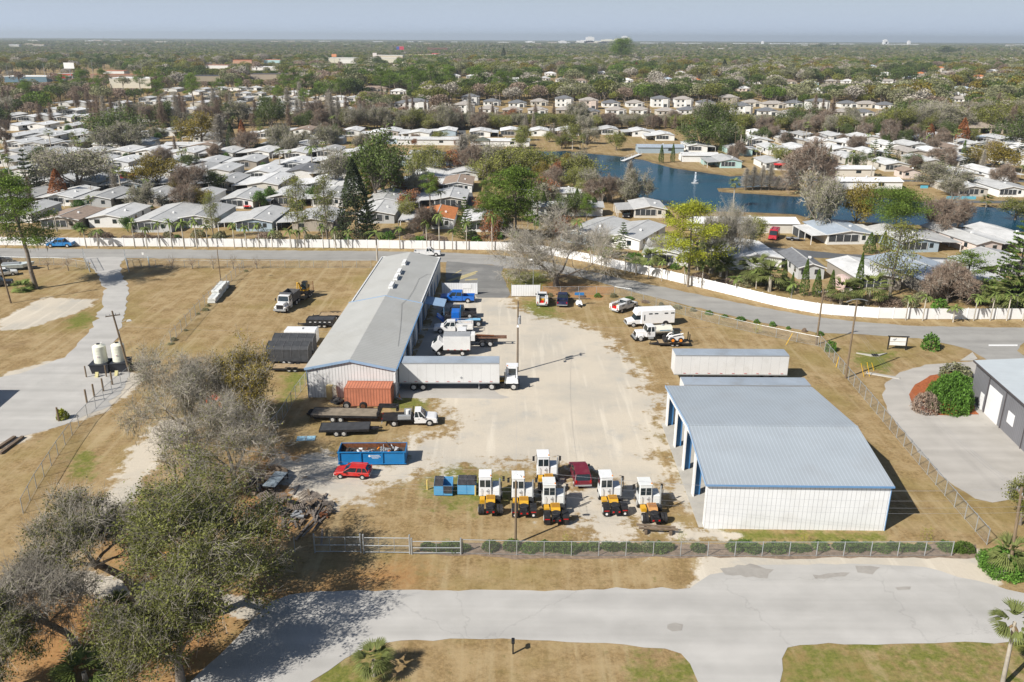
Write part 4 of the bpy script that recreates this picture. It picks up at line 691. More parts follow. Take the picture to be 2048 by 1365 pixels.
def oaktree(kind, name, seed, leafm, h=12, rad=6.5, nl=5000, ls=0.4, twk=0.5, lev=3, kids=3, moss=0, trunk=2.2, sd=0.7, barem='bark', spread=0.75, bare=0.0, tw=0.03, cat='oak tree', lean=0, up=0.1):
    rng = np.random.default_rng(seed); segs = []; tips = []; tr = h*0.035
    segs.append((np.zeros(3), np.array([lean*0.3, 0, trunk*0.6]), tr*1.25, tr, 9)); segs.append((np.array([lean*0.3, 0, trunk*0.6]), np.array([lean, 0, trunk]), tr, tr*0.85, 9)); k = 5
    for i in range(k):
        a = 2*math.pi*(i+rng.random()*0.7)/k; e = np.array([math.cos(a)*spread*1.15, math.sin(a)*spread*1.15, 0.55+0.6*rng.random()])
        grow(rng, (lean, 0, trunk*(0.85+0.1*rng.random())), e, h*0.42*(0.8+0.4*rng.random()), tr*0.55, lev, spread*0.8, kids, up, segs, tips, 0.60)
    grow(rng, (lean, 0, trunk), (0.1*lean, 0, 1), h*0.42, tr*0.6, lev, spread*0.8, kids, up, segs, tips, 0.60)
    T = np.array([t[0] for t in tips if t[2] <= 1]); TD = np.array([t[1] for t in tips if t[2] <= 1]); _k = T[:, 2] > trunk*0.7; T = T[_k]; TD = TD[_k]
    f = h/max(1e-3, np.percentile(T[:, 2], 98)+sd*0.8); fr = rad/np.percentile(np.hypot(T[:, 0]-lean, T[:, 1]), 93)
    sc = np.array([fr, fr, f]); T = T*sc
    sg = [(s[0]*sc, s[1]*sc, s[2], s[3], s[4]) for s in segs]
    big = [s for s in sg if s[4] >= 2]; sm = [s for s in sg if s[4] < 2 and rng.random() < twk]
    parts = []
    V, Qd = tubes(big, 6); parts.append(('trunk', V, Qd, barem))
    if sm:
        V, Qd = tubes([(s[0], s[1], max(s[2]*0.6, tw), max(s[3]*0.6, tw*0.7)) for s in sm], 3); parts.append(('branches', V, Qd, 'twig'))
    if bare:  # extra fine twigs around the tips
        ii = rng.integers(0, len(T), int(bare)); c = T[ii]; e = TD[ii]*0.9+rng.normal(size=(len(c), 3))*0.45; e /= np.linalg.norm(e, axis=1)[:, None]; tl = []
        for i in range(len(c)):
            L_ = 0.5+0.9*rng.random(); q = c[i]+e[i]*L_; tl.append((c[i], q, tw*0.8, tw*0.4))
            if i % 2: g = c[i]+e[i]*L_*0.5; tl.append((g, g+(e[i]+rng.normal(size=3)*0.7)*L_*0.45, tw*0.5, tw*0.3))
        V, Qd = tubes(tl, 3); parts.append(('twigs', V, Qd, 'twig' if leafm != 'brown' else 'brown'))
    if nl:
        keep = T[rng.random(len(T)) < 0.85]; V, Qd = leaves(rng, cloud(rng, keep, nl, sd), ls); parts.append(('crown', V, Qd, leafm))
    if moss:
        low = T[np.argsort(T[:, 2]+rng.normal(size=len(T))*h*0.25)[:len(T)//2]]; c = cloud(rng, low, moss, sd*0.5); c = np.repeat(c, 3, 0)+rng.normal(size=(moss*3, 3))*[0.12, 0.12, 0.35]; c[:, 2] = np.maximum(c[:, 2]-0.5, 1.2)
        V, Qd = leaves(rng, c, ls*1.0, 0.28, droop=2.6); parts.append(('hanging_moss', V, Qd, 'moss'))
    mktree(kind, name, cat, parts)
def frond(rng, base, ang, L, elev, droop, w, n=6, wid=0.5):
    "a drooping frond as ribbons of leaflets"
    V = []; p = np.array(base, float); d = np.array([math.cos(ang)*math.cos(elev), math.sin(ang)*math.cos(elev), math.sin(elev)]); side = np.array([-math.sin(ang), math.cos(ang), 0])
    for i in range(n):
        q = p+d*L/n; f = math.sin(math.pi*min(1, (i+0.6)/n))**0.6*wid; f2 = math.sin(math.pi*min(0.97, (i+1.6)/n))**0.6*wid
        for s in (-1, 1):
            o = side*s; V.append([p, q, q+o*f2*w-np.array([0, 0, 0.25*w*f2])+d*0.2, p+o*f*w-np.array([0, 0, 0.25*w*f])+d*0.2])
        p = q; d = d+np.array([0, 0, -droop/n]); d /= np.linalg.norm(d)
    return V
def palmtree(kind, seed, h=7, nf=15, L=2.4, fan=False, tr=0.13, leafm='palm', name='queen_palm', dead=0, cat='palm tree', w=0.55, tilt=0.4):
    rng = np.random.default_rng(seed); lean = rng.normal(size=2)*0.02*h
    V0, Q0 = tubes([((0, 0, 0), (lean[0]*.4, lean[1]*.4, h*0.5), tr*1.2, tr), ((lean[0]*.4, lean[1]*.4, h*0.5), (lean[0], lean[1], h), tr, tr*0.85)], 7)
    F = []; D = []
    for i in range(nf):
        a = i*2.4+rng.normal()*0.2; el = rng.uniform(-0.3, 1.1)
        if fan:
            for j in range(7):
                F += frond(rng, (lean[0], lean[1], h), a, L*0.6, el, 0.3, 0.05, 2, 0.3)[:0]; b = a+(j-3)*0.22
                tip = np.array([math.cos(a)*math.cos(el), math.sin(a)*math.cos(el), math.sin(el)])*L*0.45+np.array([lean[0], lean[1], h])
                F += frond(rng, tip, b+0*el, L*0.6*(1-0.04*abs(j-3)), el-0.15, 0.9, 0.10, 2, 1.0)
        else: F += frond(rng, (lean[0], lean[1], h), a, L*rng.uniform(0.8, 1.1), el, 1.9, w)
    for i in range(dead): D += frond(rng, (lean[0], lean[1], h-0.2), i*2.1, L*0.7, -0.9, 1.0, w*0.7, 3)
    parts = [('trunk', V0, Q0, 'twig'), ('crown', np.array(F).reshape(-1, 3), np.arange(len(F)*4).reshape(-1, 4), leafm)]
    if D: parts.append(('dead_fronds', np.array(D).reshape(-1, 3), np.arange(len(D)*4).reshape(-1, 4), 'dead'))
    mktree(kind, name, cat, parts)
def pinetree(kind, seed, h=18, rad=4.5, crown0=0.55, nl=4000, ls=0.4, leafm='pine', nb=16, name='pine_tree', lean=0, cat='pine tree', sd=0.6, moss=0, flat=1):
    rng = np.random.default_rng(seed); segs = []; C = []
    n = 6; pts = [np.array([lean*(i/n)**1.3+rng.normal()*0.12*(i > 0), rng.normal()*0.12*(i > 0), h*0.93*i/n]) for i in range(n+1)]; r0 = h*0.018
    for i in range(n): segs.append((pts[i], pts[i+1], r0*(1-0.12*i), r0*(1-0.12*(i+1))))
    for i in range(nb):
        f = crown0+(1-crown0)*(i+rng.random())/nb; z = h*0.93*f; p = np.array([lean*f**1.3, 0, z]); a = i*2.4+rng.normal()*0.4
        L = rad*(0.5+0.6*rng.random())*math.sin(math.pi*(0.25+0.72*(f-crown0)/(1-crown0)))**0.7*flat; q = p+np.array([math.cos(a)*L, math.sin(a)*L, L*0.35*rng.uniform(0, 1.4)]); mid = (p+q)/2+[0, 0, -0.1*L]
        segs += [(p, mid, r0*0.3, r0*0.2), (mid, q, r0*0.2, r0*0.08)]
        for t in (0.55, 0.8, 1.0):
            for _ in range(2): C.append(p+(q-p)*t+rng.normal(size=3)*[0.8, 0.8, 0.35])
    C.append(pts[-1]+[0, 0, h*0.05]); C = np.array(C)
    V, Qd = tubes(segs, 6); parts = [('trunk', V, Qd, 'bark')]
    V, Qd = leaves(rng, cloud(rng, C, nl, sd, 0.55), ls, 0.45); parts.append(('crown', V, Qd, leafm))
    if moss:
        c = cloud(rng, C, moss, sd, 0.5)-[0, 0, 0.8]; V, Qd = leaves(rng, c, ls, 0.3, droop=2.4); parts.append(('hanging_moss', V, Qd, 'moss'))
    mktree(kind, name, cat, parts)
def conetree(kind, seed, h=7, rad=1.0, nl=2500, ls=0.25, leafm='cedar', name='column_cedar', cat='cedar tree', layers=0, power=0.75, base=0.03):
    rng = np.random.default_rng(seed)
    if layers:
        C = []; segs = [((0, 0, 0), (0, 0, h), h*0.014, 0.03)]
        for i in range(layers):
            f = base+(1-base)*i/layers; r = rad*(1-f)**0.8; z = h*f; nb = max(4, int(7*(1-f)+3))
            for j in range(nb):
                a = 2*math.pi*(j+0.5*(i % 2))/nb+rng.normal()*0.1; q = np.array([math.cos(a)*r, math.sin(a)*r, z+r*0.22]); segs.append((np.array([0, 0, z]), q, 0.05, 0.02))
                for t in np.linspace(0.25, 1, 6): C.append(np.array([0, 0, z])*(1-t)+q*t)
        cen = cloud(rng, np.array(C), nl, ls*0.45, 0.4)
    else:
        f = rng.random(nl)**0.8; a = rng.random(nl)*2*math.pi; r = rad*np.where(f < 0.25, 0.75+f, (1-f)/0.75)**power*(0.88+0.14*rng.random(nl))*(1+0.10*np.sin(a*5+f*9)); cen = np.stack([np.cos(a)*r, np.sin(a)*r, h*(0.03+0.97*f)], 1); segs = [((0, 0, 0), (0, 0, h*0.8), 0.12, 0.04)]
    V, Qd = tubes(segs, 5); V2, Q2 = leaves(rng, cen, ls, 0.6, up=0.1); mktree(kind, name, cat, [('trunk', V, Qd, 'bark'), ('crown', V2, Q2, leafm)])
def cypress(kind, seed, h=12, rad=2.2, n=700, m='brown', name='bare_cypress', cat='cypress tree', leaf=900):
    rng = np.random.default_rng(seed); segs = [((0, 0, 0), (0, 0, h*0.5), h*0.016, h*0.01), ((0, 0, h*0.5), (0.1, 0, h), h*0.01, 0.03)]; fine = []
    for i in range(n):
        f = rng.uniform(0.15, 0.98); r = rad*(1-f)**0.6*rng.uniform(0.6, 1.1); a = rng.random()*6.28; p = np.array([0, 0, h*f]); q = p+[math.cos(a)*r, math.sin(a)*r, r*rng.uniform(0.1, 0.7)]; fine.append((p, q, 0.035, 0.02))
        if i % 2: g = p+(q-p)*0.6; fine.append((g, g+rng.normal(size=3)*0.6, 0.025, 0.015))
    V, Qd = tubes(segs, 6); V2, Q2 = tubes(fine, 3); parts = [('trunk', V, Qd, 'bark'), ('branches', V2, Q2, m)]
    if leaf: c = np.array([s[1] for s in fine]); V3, Q3 = leaves(rng, cloud(rng, c, leaf, 0.3), 0.3, 0.3); parts.append(('crown', V3, Q3, m))
    mktree(kind, name, cat, parts)
def bush(kind, seed, rad=1.0, h=1.2, nl=700, ls=0.22, leafm='shrub', name='shrub', cat='shrub'):
    rng = np.random.default_rng(seed); d = rng.normal(size=(nl, 3)); d[:, 2] = np.abs(d[:, 2]); d /= np.linalg.norm(d, axis=1)[:, None]; r = 0.75+0.25*rng.random(nl)+0.12*np.sin(d[:, 0]*7+seed)*np.cos(d[:, 1]*6)
    V2, Q2 = leaves(rng, d*r[:, None]*[rad, rad, h], ls, 0.7); V, Qd = tubes([((0, 0, 0), (0.1*math.cos(i*2), 0.1*math.sin(i*2), h*0.6), 0.04, 0.02) for i in range(4)], 4)
    mktree(kind, name, cat, [('stem', V, Qd, 'bark'), ('foliage', V2, Q2, leafm)])
# --- prototypes
oaktree('bigoak', 'live_oak', 21, 'oaknear', 12.5, 6.4, 54000, 0.17, 0.5, 4, 3, 0, 2.6, 0.30, tw=0.014, bare=2200)
oaktree('leanoak', 'live_oak', 22, 'oaknear', 9.5, 4.8, 28000, 0.17, 1, 4, 3, 260, 5.0, 0.32, tw=0.016, bare=6000, spread=0.85, lean=-4.6)
oaktree('lowoak', 'live_oak', 28, 'oaknear', 8, 4.0, 30000, 0.16, 0.5, 4, 3, 0, 2.4, 0.30, tw=0.014, bare=1800)
oaktree('leanmoss', 'moss_draped_oak', 29, 'greyl', 7.5, 3.6, 3500, 0.15, 1, 4, 3, 700, 3.6, 0.3, tw=0.018, bare=5000, lean=-2.6)
oaktree('mossoak', 'moss_draped_oak', 23, 'greyl', 10, 7, 6500, 0.16, 0.8, 4, 3, 2600, 2.0, 0.35, tw=0.018, bare=3000, barem='twig')
oaktree('mossoak', 'moss_draped_oak', 24, 'oak', 10, 7, 6500, 0.15, 0.8, 4, 3, 2200, 2.0, 0.35, tw=0.018, bare=3500, barem='twig')
oaktree('yardoak', 'live_oak', 25, 'olive', 9, 5, 24000, 0.20, 1, 4, 3, 600, 1.8, 0.4, tw=0.02, bare=1500)
oaktree('bareoak', 'bare_oak', 26, 'greyl', 13, 9.5, 3800, 0.20, 1, 4, 3, 900, 2.2, 0.5, tw=0.024, bare=6500, cat='oak tree')
for s in range(4): oaktree('oak', 'oak_tree', 30+s, 'oak', 11, 6, 8500, 0.42, 0.5, 3, 3, 0, 2.0, 0.8, tw=0.05)
for s in range(3): oaktree('doak', 'dark_oak', 40+s, 'oakd', 11, 6, 8500, 0.42, 0.4, 3, 3, 0, 2.0, 0.8, tw=0.05)
for s in range(3): oaktree('goak', 'grey_oak', 50+s, 'greyl', 11, 6, 5500, 0.36, 1, 3, 3, 900, 2.2, 0.8, tw=0.06, bare=1500)
for s in range(2): oaktree('olive', 'olive_tree', 55+s, 'olive', 10, 6, 9000, 0.40, 0.4, 3, 3, 0, 2.4, 0.7, tw=0.05)
for s in range(2): oaktree('willow', 'pale_green_tree', 58+s, 'willow', 9, 5, 7000, 0.36, 0.6, 3, 3, 0, 2.0, 0.7, tw=0.05)
for s in range(3): oaktree('bare', 'bare_tree', 60+s, 'brown', 9, 5, 1200, 0.3, 1, 3, 4, 0, 1.8, 0.6, tw=0.045, bare=5000, cat='bare tree')
for s in range(2): oaktree('rusty', 'rust_leaved_tree', 64+s, 'rustl', 7, 3.2, 3500, 0.36, 0.6, 3, 3, 0, 1.5, 0.5, tw=0.045, cat='rusty tree')
oaktree('roundtop', 'round_headed_tree', 66, 'shrub', 4.5, 1.9, 4200, 0.26, 0.4, 3, 3, 0, 1.4, 0.35, tw=0.04, cat='small tree')
for s in range(3): cypress('cypress', 70+s)
for s in range(2): cypress('gcypress', 74+s, 13, 2.8, 900, 'twig', 'grey_cypress', leaf=300)
for s in range(4): palmtree('queen', 80+s, 5.6, 13, 2.3)
for s in range(2): palmtree('sabal', 86+s, 8, 28, 2.3, True, 0.2, 'sabal', 'sabal_palm', 7)
for s in range(2): palmtree('lowsabal', 88+s, 2.2, 34, 2.6, True, 0.24, 'sabal', 'cabbage_palm', 0)
palmtree('palmetto', 90, 0.9, 44, 2.3, True, 0.2, 'palm', 'palmetto')
for s in range(3): pinetree('pine', 92+s, 17, 4.4, 0.5, 6000, 0.36)
pinetree('tallpine', 96, 21, 5.0, 0.42, 22000, 0.30, nb=26, lean=-1.5, moss=900); pinetree('ypine', 97, 15, 6, 0.35, 16000, 0.30, 'ypine', 24, moss=200); pinetree('gpine', 98, 15, 5.6, 0.3, 22000, 0.32, 'pine', 30)
pinetree('roundpine', 99, 11, 6.2, 0.45, 22000, 0.32, 'pine', 34, sd=0.9); pinetree('thinpine', 100, 13, 3.0, 0.3, 4500, 0.3, 'oak', 18, moss=900, name='mossy_pine'); pinetree('minipine', 101, 1.8, 0.6, 0.15, 900, 0.12, 'ypine', 14, name='pine_sapling', sd=0.12)
for s in range(2): conetree('cedar', 102+s, 7, 0.95)
conetree('widecedar', 104, 5, 1.6, 3000); conetree('darkcone', 105, 13, 2.4, 6000, 0.32, 'araucaria', 'dark_conifer', 'conifer')
for s in range(2): conetree('norfolk', 106+s, 9, 2.6, 4500, 0.26, 'araucaria' if s else 'cedar', 'norfolk_pine', 'norfolk pine', 11)
conetree('bignorfolk', 108, 14, 4.2, 16000, 0.26, 'cedar', 'norfolk_pine', 'norfolk pine', 16); conetree('rustcone', 109, 9, 1.5, 3500, 0.3, 'rustl', 'rust_cypress', 'cypress tree', 0, 0.7)
for s in range(3): bush('bush', 110+s)
bush('gbush', 113, 1.2, 1.3, 900, 0.2, 'greyl'); bush('hedge', 114, 0.85, 0.75, 1500, 0.12, 'cedar'); bush('bigbush', 115, 3.2, 2.4, 9000, 0.22, 'shrub', 'large_shrub'); bush('dbush', 116, 1.6, 1.0, 2600, 0.14, 'brown', 'bare_shrub'); bush('ybush', 117, 0.9, 1.1, 900, 0.2, 'ypine')
oaktree('sapling', 'leafless_sapling', 140, 'rustl', 3, 1.2, 120, 0.14, 0.5, 2, 2, 0, 1.2, 0.2, tw=0.02, bare=60, cat='sapling')
TCOUNT = {}
def tree(kind, x, y, top=None, wpx=None, label='', group=None, wpt=None, h=None, w=None, rz=None, var=None, tilt=None, sc=None):
    L = TP[kind]; pr = L[(rnd.randrange(len(L)) if var is None else var)]
    o = pr[0] if not pr[1] else dup(pr[0]); pr[1] = True; p = P(x, y) if wpt is None else Vector((wpt[0], wpt[1], 0))
    H = h or (hgt(x, y, top) if top is not None else pr[3]); Wd = w or (wpx/ppm(x, y) if wpx else pr[2]*H/pr[3])
    if wpx: 
        d = (p-Vector((0, 0, CAMH))).dot(FW); Wd = wpx*d/F
    if sc: Wd, H = pr[2]*sc, pr[3]*sc
    o.location = p; o.rotation_euler.z = rnd.uniform(0, 6.28) if rz is None else rz; o.scale = (Wd/pr[2], Wd/pr[2], H/pr[3])
    if tilt: o.rotation_euler = (R(tilt[0]), R(tilt[1]), o.rotation_euler.z)
    o['label'] = label
    if group: o['group'] = group
    TCOUNT[o['category']] = TCOUNT.get(o['category'], 0)+1; TREEPTS.append((p.x, p.y, Wd/2)); return o
TREEPTS = []
# --- near trees, one by one
tree('leanoak', 283, 1200, label='leaning oak with long bare trunk, at the left above the driveway', sc=1.0, rz=0)
tree('bigoak', 436, 1226, 972, 350, 'largest green oak, in the lower left, its shadow across the street', rz=1.0)
tree('lowoak', 362, 1365, 1165, 235, 'lower oak directly below the largest oak, at the street corner', rz=2.2)
tree('leanmoss', 160, 1303, label='thin mossy oak with curved bare limb behind the palmetto', sc=1.0, rz=0)
tree('lowoak', 0, 1385, 1195, 190, 'oak crown cut by the left picture edge near the bottom', rz=4)
tree('mossoak', 385, 880, 695, 235, 'grey moss-draped oak beside the parked red tractor', rz=0.8, var=0)
tree('yardoak', 492, 850, 692, 135, 'olive-green oak right of the grey mossy one, by the wood-deck trailer', rz=1.8)
tree('mossoak', 470, 975, 812, 235, 'grey mossy oak left of the black flat trailers', rz=2.6, var=1)
tree('mossoak', 405, 1010, 915, 80, 'slim mossy oak behind the wooden pole', rz=1.1, var=1)
tree('bareoak', 1112, 572, 425, 205, 'big bare oak with hanging moss beside the upper road', rz=0.5)
tree('tallpine', 73, 578, 345, 125, 'tall pine with long bare trunk at the left road fence', rz=0.2)
tree('queen', 755, 523, 462, 44, 'green queen palm behind the warehouse rear corner', var=0)
for i, (x, y, t) in enumerate([(598, 478, 352), (655, 480, 352)]): tree('thinpine', x, y, t, 52, ['left', 'right'][i]+' one of the two mossy pines standing behind the long white fence')
tree('thinpine', 428, 478, 385, 34, 'scraggly mossy pine with half bare limbs behind the white fence')
tree('darkcone', 713, 478, 318, 62, 'very dark tall conifer behind the fence near the warehouse'); tree('bignorfolk', 735, 470, 322, 40, 'brownish tall conifer right beside the very dark one')
tree('doak', 752, 405, 258, 118, 'large dark broadleaf with pale trunk behind the dark conifer', var=0); tree('olive', 765, 395, 300, 80, 'olive-brown tree at the right of the large dark broadleaf')
tree('norfolk', 60, 395, 300, 42, 'tall dark norfolk pine left, behind the tall roadside pine'); tree('norfolk', 78, 390, 330, 34, 'shorter norfolk pine touching the tall left one'); tree('rustcone', 120, 402, 338, 34, 'rusty brown conifer left of the wide bare oak')
tree('goak', 158, 384, 293, 135, 'wide half-bare oak spreading over the left mobile homes', var=0); tree('olive', 318, 380, 308, 98, 'olive-gold spreading tree among the left homes', var=0); tree('olive', 404, 288, 224, 78, 'golden olive round crown tree far left-centre', var=1)
tree('doak', 240, 292, 213, 116, 'wide dark oak above the far left homes', var=1); tree('goak', 250, 302, 245, 100, 'grey oak in front of the wide dark oak', var=1); tree('rustcone', 488, 304, 240, 22, 'red-brown narrow cypress centre-left'); tree('darkcone', 465, 303, 246, 22, 'dark narrow cypress beside the red-brown one')
tree('gcypress', 445, 300, 228, 50, 'pale bare cypress left of the two narrow ones'); tree('goak', 562, 303, 248, 62, 'oak with forked white limbs by the far channel', var=2); tree('goak', 652, 303, 250, 60, 'second white-limbed oak by the far channel', var=2); tree('goak', 672, 375, 300, 66, 'grey oak left of the large dark broadleaf', var=0)
tree('queen', 625, 340, 292, 30, 'bushy green palm with hanging dead fronds, centre-left'); tree('doak', 380, 342, 308, 40, 'small dark round tree among the left homes', var=2)
for i, (x, y, t) in enumerate([(520, 418, 382), (541, 408, 376), (595, 428, 404), (628, 404, 374)]): tree('roundtop', x, y, t, 27, f"round clipped green tree, {ORD(i+1)} from left, beside the red car home")
tree('gpine', 1030, 482, 333, 120, 'tall bright green pine, centre, behind the white fence'); tree('gpine', 985, 474, 395, 75, 'smaller green pine to the left of the tall centre one'); tree('rusty', 984, 492, 425, 44, 'green and rusty small tree in front of the centre pines')
tree('bignorfolk', 930, 480, 395, 38, 'dense narrow norfolk pine behind the fence, left of the centre pines'); tree('rusty', 965, 440, 395, 36, 'rust-leaved small tree by the centre homes')
for i, (x, y, t, w, k) in enumerate([(1087, 428, 382, 15, 'cedar'), (1115, 432, 388, 26, 'norfolk'), (1100, 432, 395, 20, 'norfolk'), (1153, 428, 377, 21, 'widecedar'), (1188, 428, 394, 21, 'widecedar')]): tree(k, x, y, t, w, f"{['thin column cedar', 'right norfolk pine', 'left norfolk pine', 'large cone cedar', 'small cone cedar'][i]} in front of the green trimmed long home")
tree('gcypress', 925, 345, 268, 55, 'tall pale bare cypress at the pond left end'); tree('gcypress', 950, 345, 290, 48, 'brownish bare cypress beside the tall pale one'); tree('willow', 1000, 372, 300, 85, 'yellow-green tree left of the rusty one, near the pond', var=0); tree('willow', 1045, 350, 295, 70, 'second yellow-green tree near the pond, behind the centre pine', var=1); tree('willow', 965, 365, 320, 50, 'small yellow-green tree by the homes near the pond end', var=1)
tree('willow', 835, 372, 296, 50, 'sparse yellowing tree left of the blue tarp home'); tree('willow', 1168, 368, 312, 88, 'wide pale green tree on the near pond shore', var=0); tree('rusty', 1112, 368, 320, 26, 'bright rust bald cypress on the near pond shore'); tree('olive', 1085, 372, 322, 40, 'olive tree left of the rust bald cypress')
tree('goak', 1266, 410, 338, 58, 'grey-green oak at the pond edge, centre', var=1); tree('bare', 1215, 405, 352, 62, 'pinkish bare tree left of the pond-edge oak', var=0); tree('norfolk', 1268, 408, 375, 26, 'dark norfolk pine at the foot of the pond-edge oak'); tree('gcypress', 1258, 385, 320, 28, 'thin bare tree behind the pond-edge oak')
tree('norfolk', 1245, 497, 446, 30, 'small norfolk pine in front of the green trimmed diagonal home', var=0); tree('ypine', 1376, 574, 402, 130, 'yellow-green pine rising from behind the curved white fence'); tree('mossoak', 1433, 542, 402, 92, 'tall moss-draped oak right of the yellow-green pine', var=0); tree('mossoak', 1472, 530, 412, 78, 'second moss-draped oak over the white roof home', var=1); tree('mossoak', 1322, 522, 470, 60, 'low mossy oak in front of the awning home', var=1); tree('willow', 1500, 498, 432, 60, 'thin reddish green tree left of the red van')
tree('sabal', 1466, 415, 356, 25, 'lone tall fan palm in front of the pond', var=0); tree('sabal', 1479, 310, 251, 16, 'very tall thin fan palm across the pond', var=1)
for i, (x, t) in enumerate([(1490, 336), (1505, 332), (1522, 330), (1538, 328), (1555, 352), (1572, 345), (1590, 355)]): tree('gcypress', x, 381, t, 24, f"bare cypress on the grassy spit in the pond, {ORD(i+1)} from left", 'bare cypresses on the spit')
tree('bare', 1618, 392, 278, 92, 'big pale bare tree at the right end of the spit', var=1); tree('goak', 1632, 465, 348, 88, 'mossy dark oak behind two column cedars by the pond', var=0); tree('olive', 1710, 462, 362, 80, 'dense olive crown at the pond edge, right', var=0); tree('roundpine', 1785, 478, 376, 106, 'round bright green pine crown over the pond'); tree('bare', 1870, 472, 392, 92, 'rosy brown bare tree on the near pond shore', var=2); tree('bare', 1915, 455, 398, 56, 'second rosy bare tree right of the first', var=1)
tree('thinpine', 1779, 592, 440, 92, 'sparse mossy pine with bending trunk beside the tan home'); tree('pine', 1928, 594, 500, 84, 'small open pine in front of the large L-shaped roof', var=1); tree('bignorfolk', 2022, 618, 432, 100, 'large layered araucaria at the right edge'); tree('bush', 2040, 606, 555, 60, 'dense green bush under the right-edge araucaria')
for i, (x, y, t, w) in enumerate([(1322, 327, 290, 10), (1345, 325, 287, 9), (1623, 458, 417, 12), (1655, 450, 414, 11), (1566, 582, 520, 13), (1607, 592, 519, 17), (1632, 594, 538, 17), (1660, 596, 540, 15), (1713, 600, 505, 17), (1738, 507, 465, 23), (1766, 500, 462, 13), (1582, 590, 545, 10)]):
    tree('cedar' if w < 20 else 'widecedar', x, y, t, w, ['left slim cedar on the far pond point', 'right slim cedar on the far pond point', 'left column cedar by the blue-grey roofed home', 'right column cedar by the blue-grey roofed home', 'leftmost column cedar behind the curved fence', 'tallest column cedar in front of the dark shingle home', 'plump column cedar right of the tallest', 'column cedar beside the canopy tent', 'tall dark cedar between the two white roofs', 'broad clipped cedar below the blue-grey roof', 'slim cedar right of the broad clipped one', 'short cedar between two tall column cedars'][i])
tree('doak', 1400, 300, 236, 90, 'big dark oak at the far pond shore, left half', var=0); tree('doak', 1445, 302, 238, 80, 'big dark oak at the far pond shore, right half', var=1); tree('olive', 1985, 340, 284, 92, 'wide golden-green oak among right far homes', var=1); tree('doak', 2040, 300, 230, 90, 'dark oak at the right edge above the homes'); tree('rustcone', 1922, 288, 236, 26, 'rust-tipped tall conifer in the right far homes'); tree('rustcone', 1857, 285, 248, 22, 'shorter rust-tipped conifer left of the tall one'); tree('cedar', 1757, 277, 250, 14, 'pale green cedar in the dry field, right'); tree('norfolk', 1775, 322, 280, 24, 'dark norfolk pine rising between palms at right')
tree('goak', 1870, 372, 325, 100, 'grey-green oak on the right pond shore homes', var=1); tree('goak', 1900, 392, 352, 60, 'pale bare-topped oak near the beige home', var=2); tree('oak', 2030, 440, 398, 70, 'green oak at the right edge on the near pond shore', var=1); tree('lowsabal', 1972, 415, 390, 28, 'clump of fan palms at the pond edge, right'); tree('sabal', 1512, 322, 295, 22, 'fan palm by the teal home across the pond')
tree('roundpine', 1242, 132, 76, 44, 'huge dark conifer standing above the skyline', var=0)
tree('doak', 1635, 102, 88, 26, 'lone tall dark tree on the right skyline'); tree('doak', 1895, 112, 92, 40, 'dark tree clump on the far right skyline'); tree('darkcone', 1007, 125, 95, 12, 'narrow dark tree on the centre skyline'); tree('darkcone', 1447, 155, 119, 17, 'narrow olive conifer beyond the older houses'); tree('rustcone', 1272, 150, 124, 11, 'rusty pointed tree beyond the older houses')
tree('roundtop', 868, 258, 238, 30, 'bright green round tree at the far lakeside'); tree('sabal', 1145, 300, 274, 26, 'fan palm on the far pond bank'); tree('sabal', 1160, 298, 280, 18, 'shorter fan palm on the far pond bank')
tree('sabal', 2003, 1375, 1235, 92, 'sabal palm at the lower right corner', w=4.2, h=7, var=0); tree('lowsabal', 748, 1352, 1290, 84, 'cabbage palm at the bottom, between street and grass', var=0); tree('palmetto', 172, 1362, 1310, 120, 'dark green palmetto clump at the bottom left'); tree('palmetto', 240, 1235, 1190, 60, 'small palmetto under the large oak')
tree('oak', 2040, 1050, 955, 90, 'green tree cut by the right edge, near the fence corner', var=2); tree('lowsabal', 2008, 1150, 1075, 70, 'dying palm with straw-coloured fronds, right', var=1); tree('bigbush', 2010, 1140, 1105, 100, 'low yellow-green shrub under the dying palm')
tree('palmetto', 45, 582, 562, 40, 'palmetto clump at the foot of the tall pine'); tree('palmetto', 60, 578, 560, 30, 'second palmetto at the foot of the tall pine')
for i, (x, y, t) in enumerate([(1132, 1088, 1062), (1362, 1088, 1055), (1607, 1086, 1062), (1852, 1086, 1050), (1515, 668, 640)]): tree('minipine', x, y, t, 22 if i != 3 else 32, ['smallest pine sapling behind the front fence, left', 'pine sapling by the log stands', 'dark bushy sapling in front of the big shed', 'widest pine sapling right of the big shed', 'sapling in the curved yard fence by the trailer'][i])
tree('bush', 1860, 698, 668, 34, 'spiky green shrub right of the black framed sign'); tree('bush', 1661, 702, 682, 22, 'round shrub between the two leaning poles'); tree('ybush', 125, 838, 818, 22, 'yellow-green shrub on the left fence')
tree('bigbush', 1898, 818, 752, 80, 'largest bright green shrub in the mulch bed'); tree('bigbush', 1908, 790, 745, 72, 'rear bright green shrub against the grey wall', var=0); tree('bigbush', 1876, 798, 760, 48, 'left small lobe shrub in the mulch bed'); tree('dbush', 1850, 822, 785, 52, 'brown bare shrub in the red mulch'); tree('gbush', 1910, 755, 728, 60, 'pale dry shrub behind the mulch bed greens')
mb_ = sheet('mulch_bed', [(1920, 742), (1860, 752), (1830, 770), (1818, 790), (1824, 812), (1860, 830), (1900, 832), (1958, 830), (1940, 800)], M_['mulchm'], 0.06, 0.1)
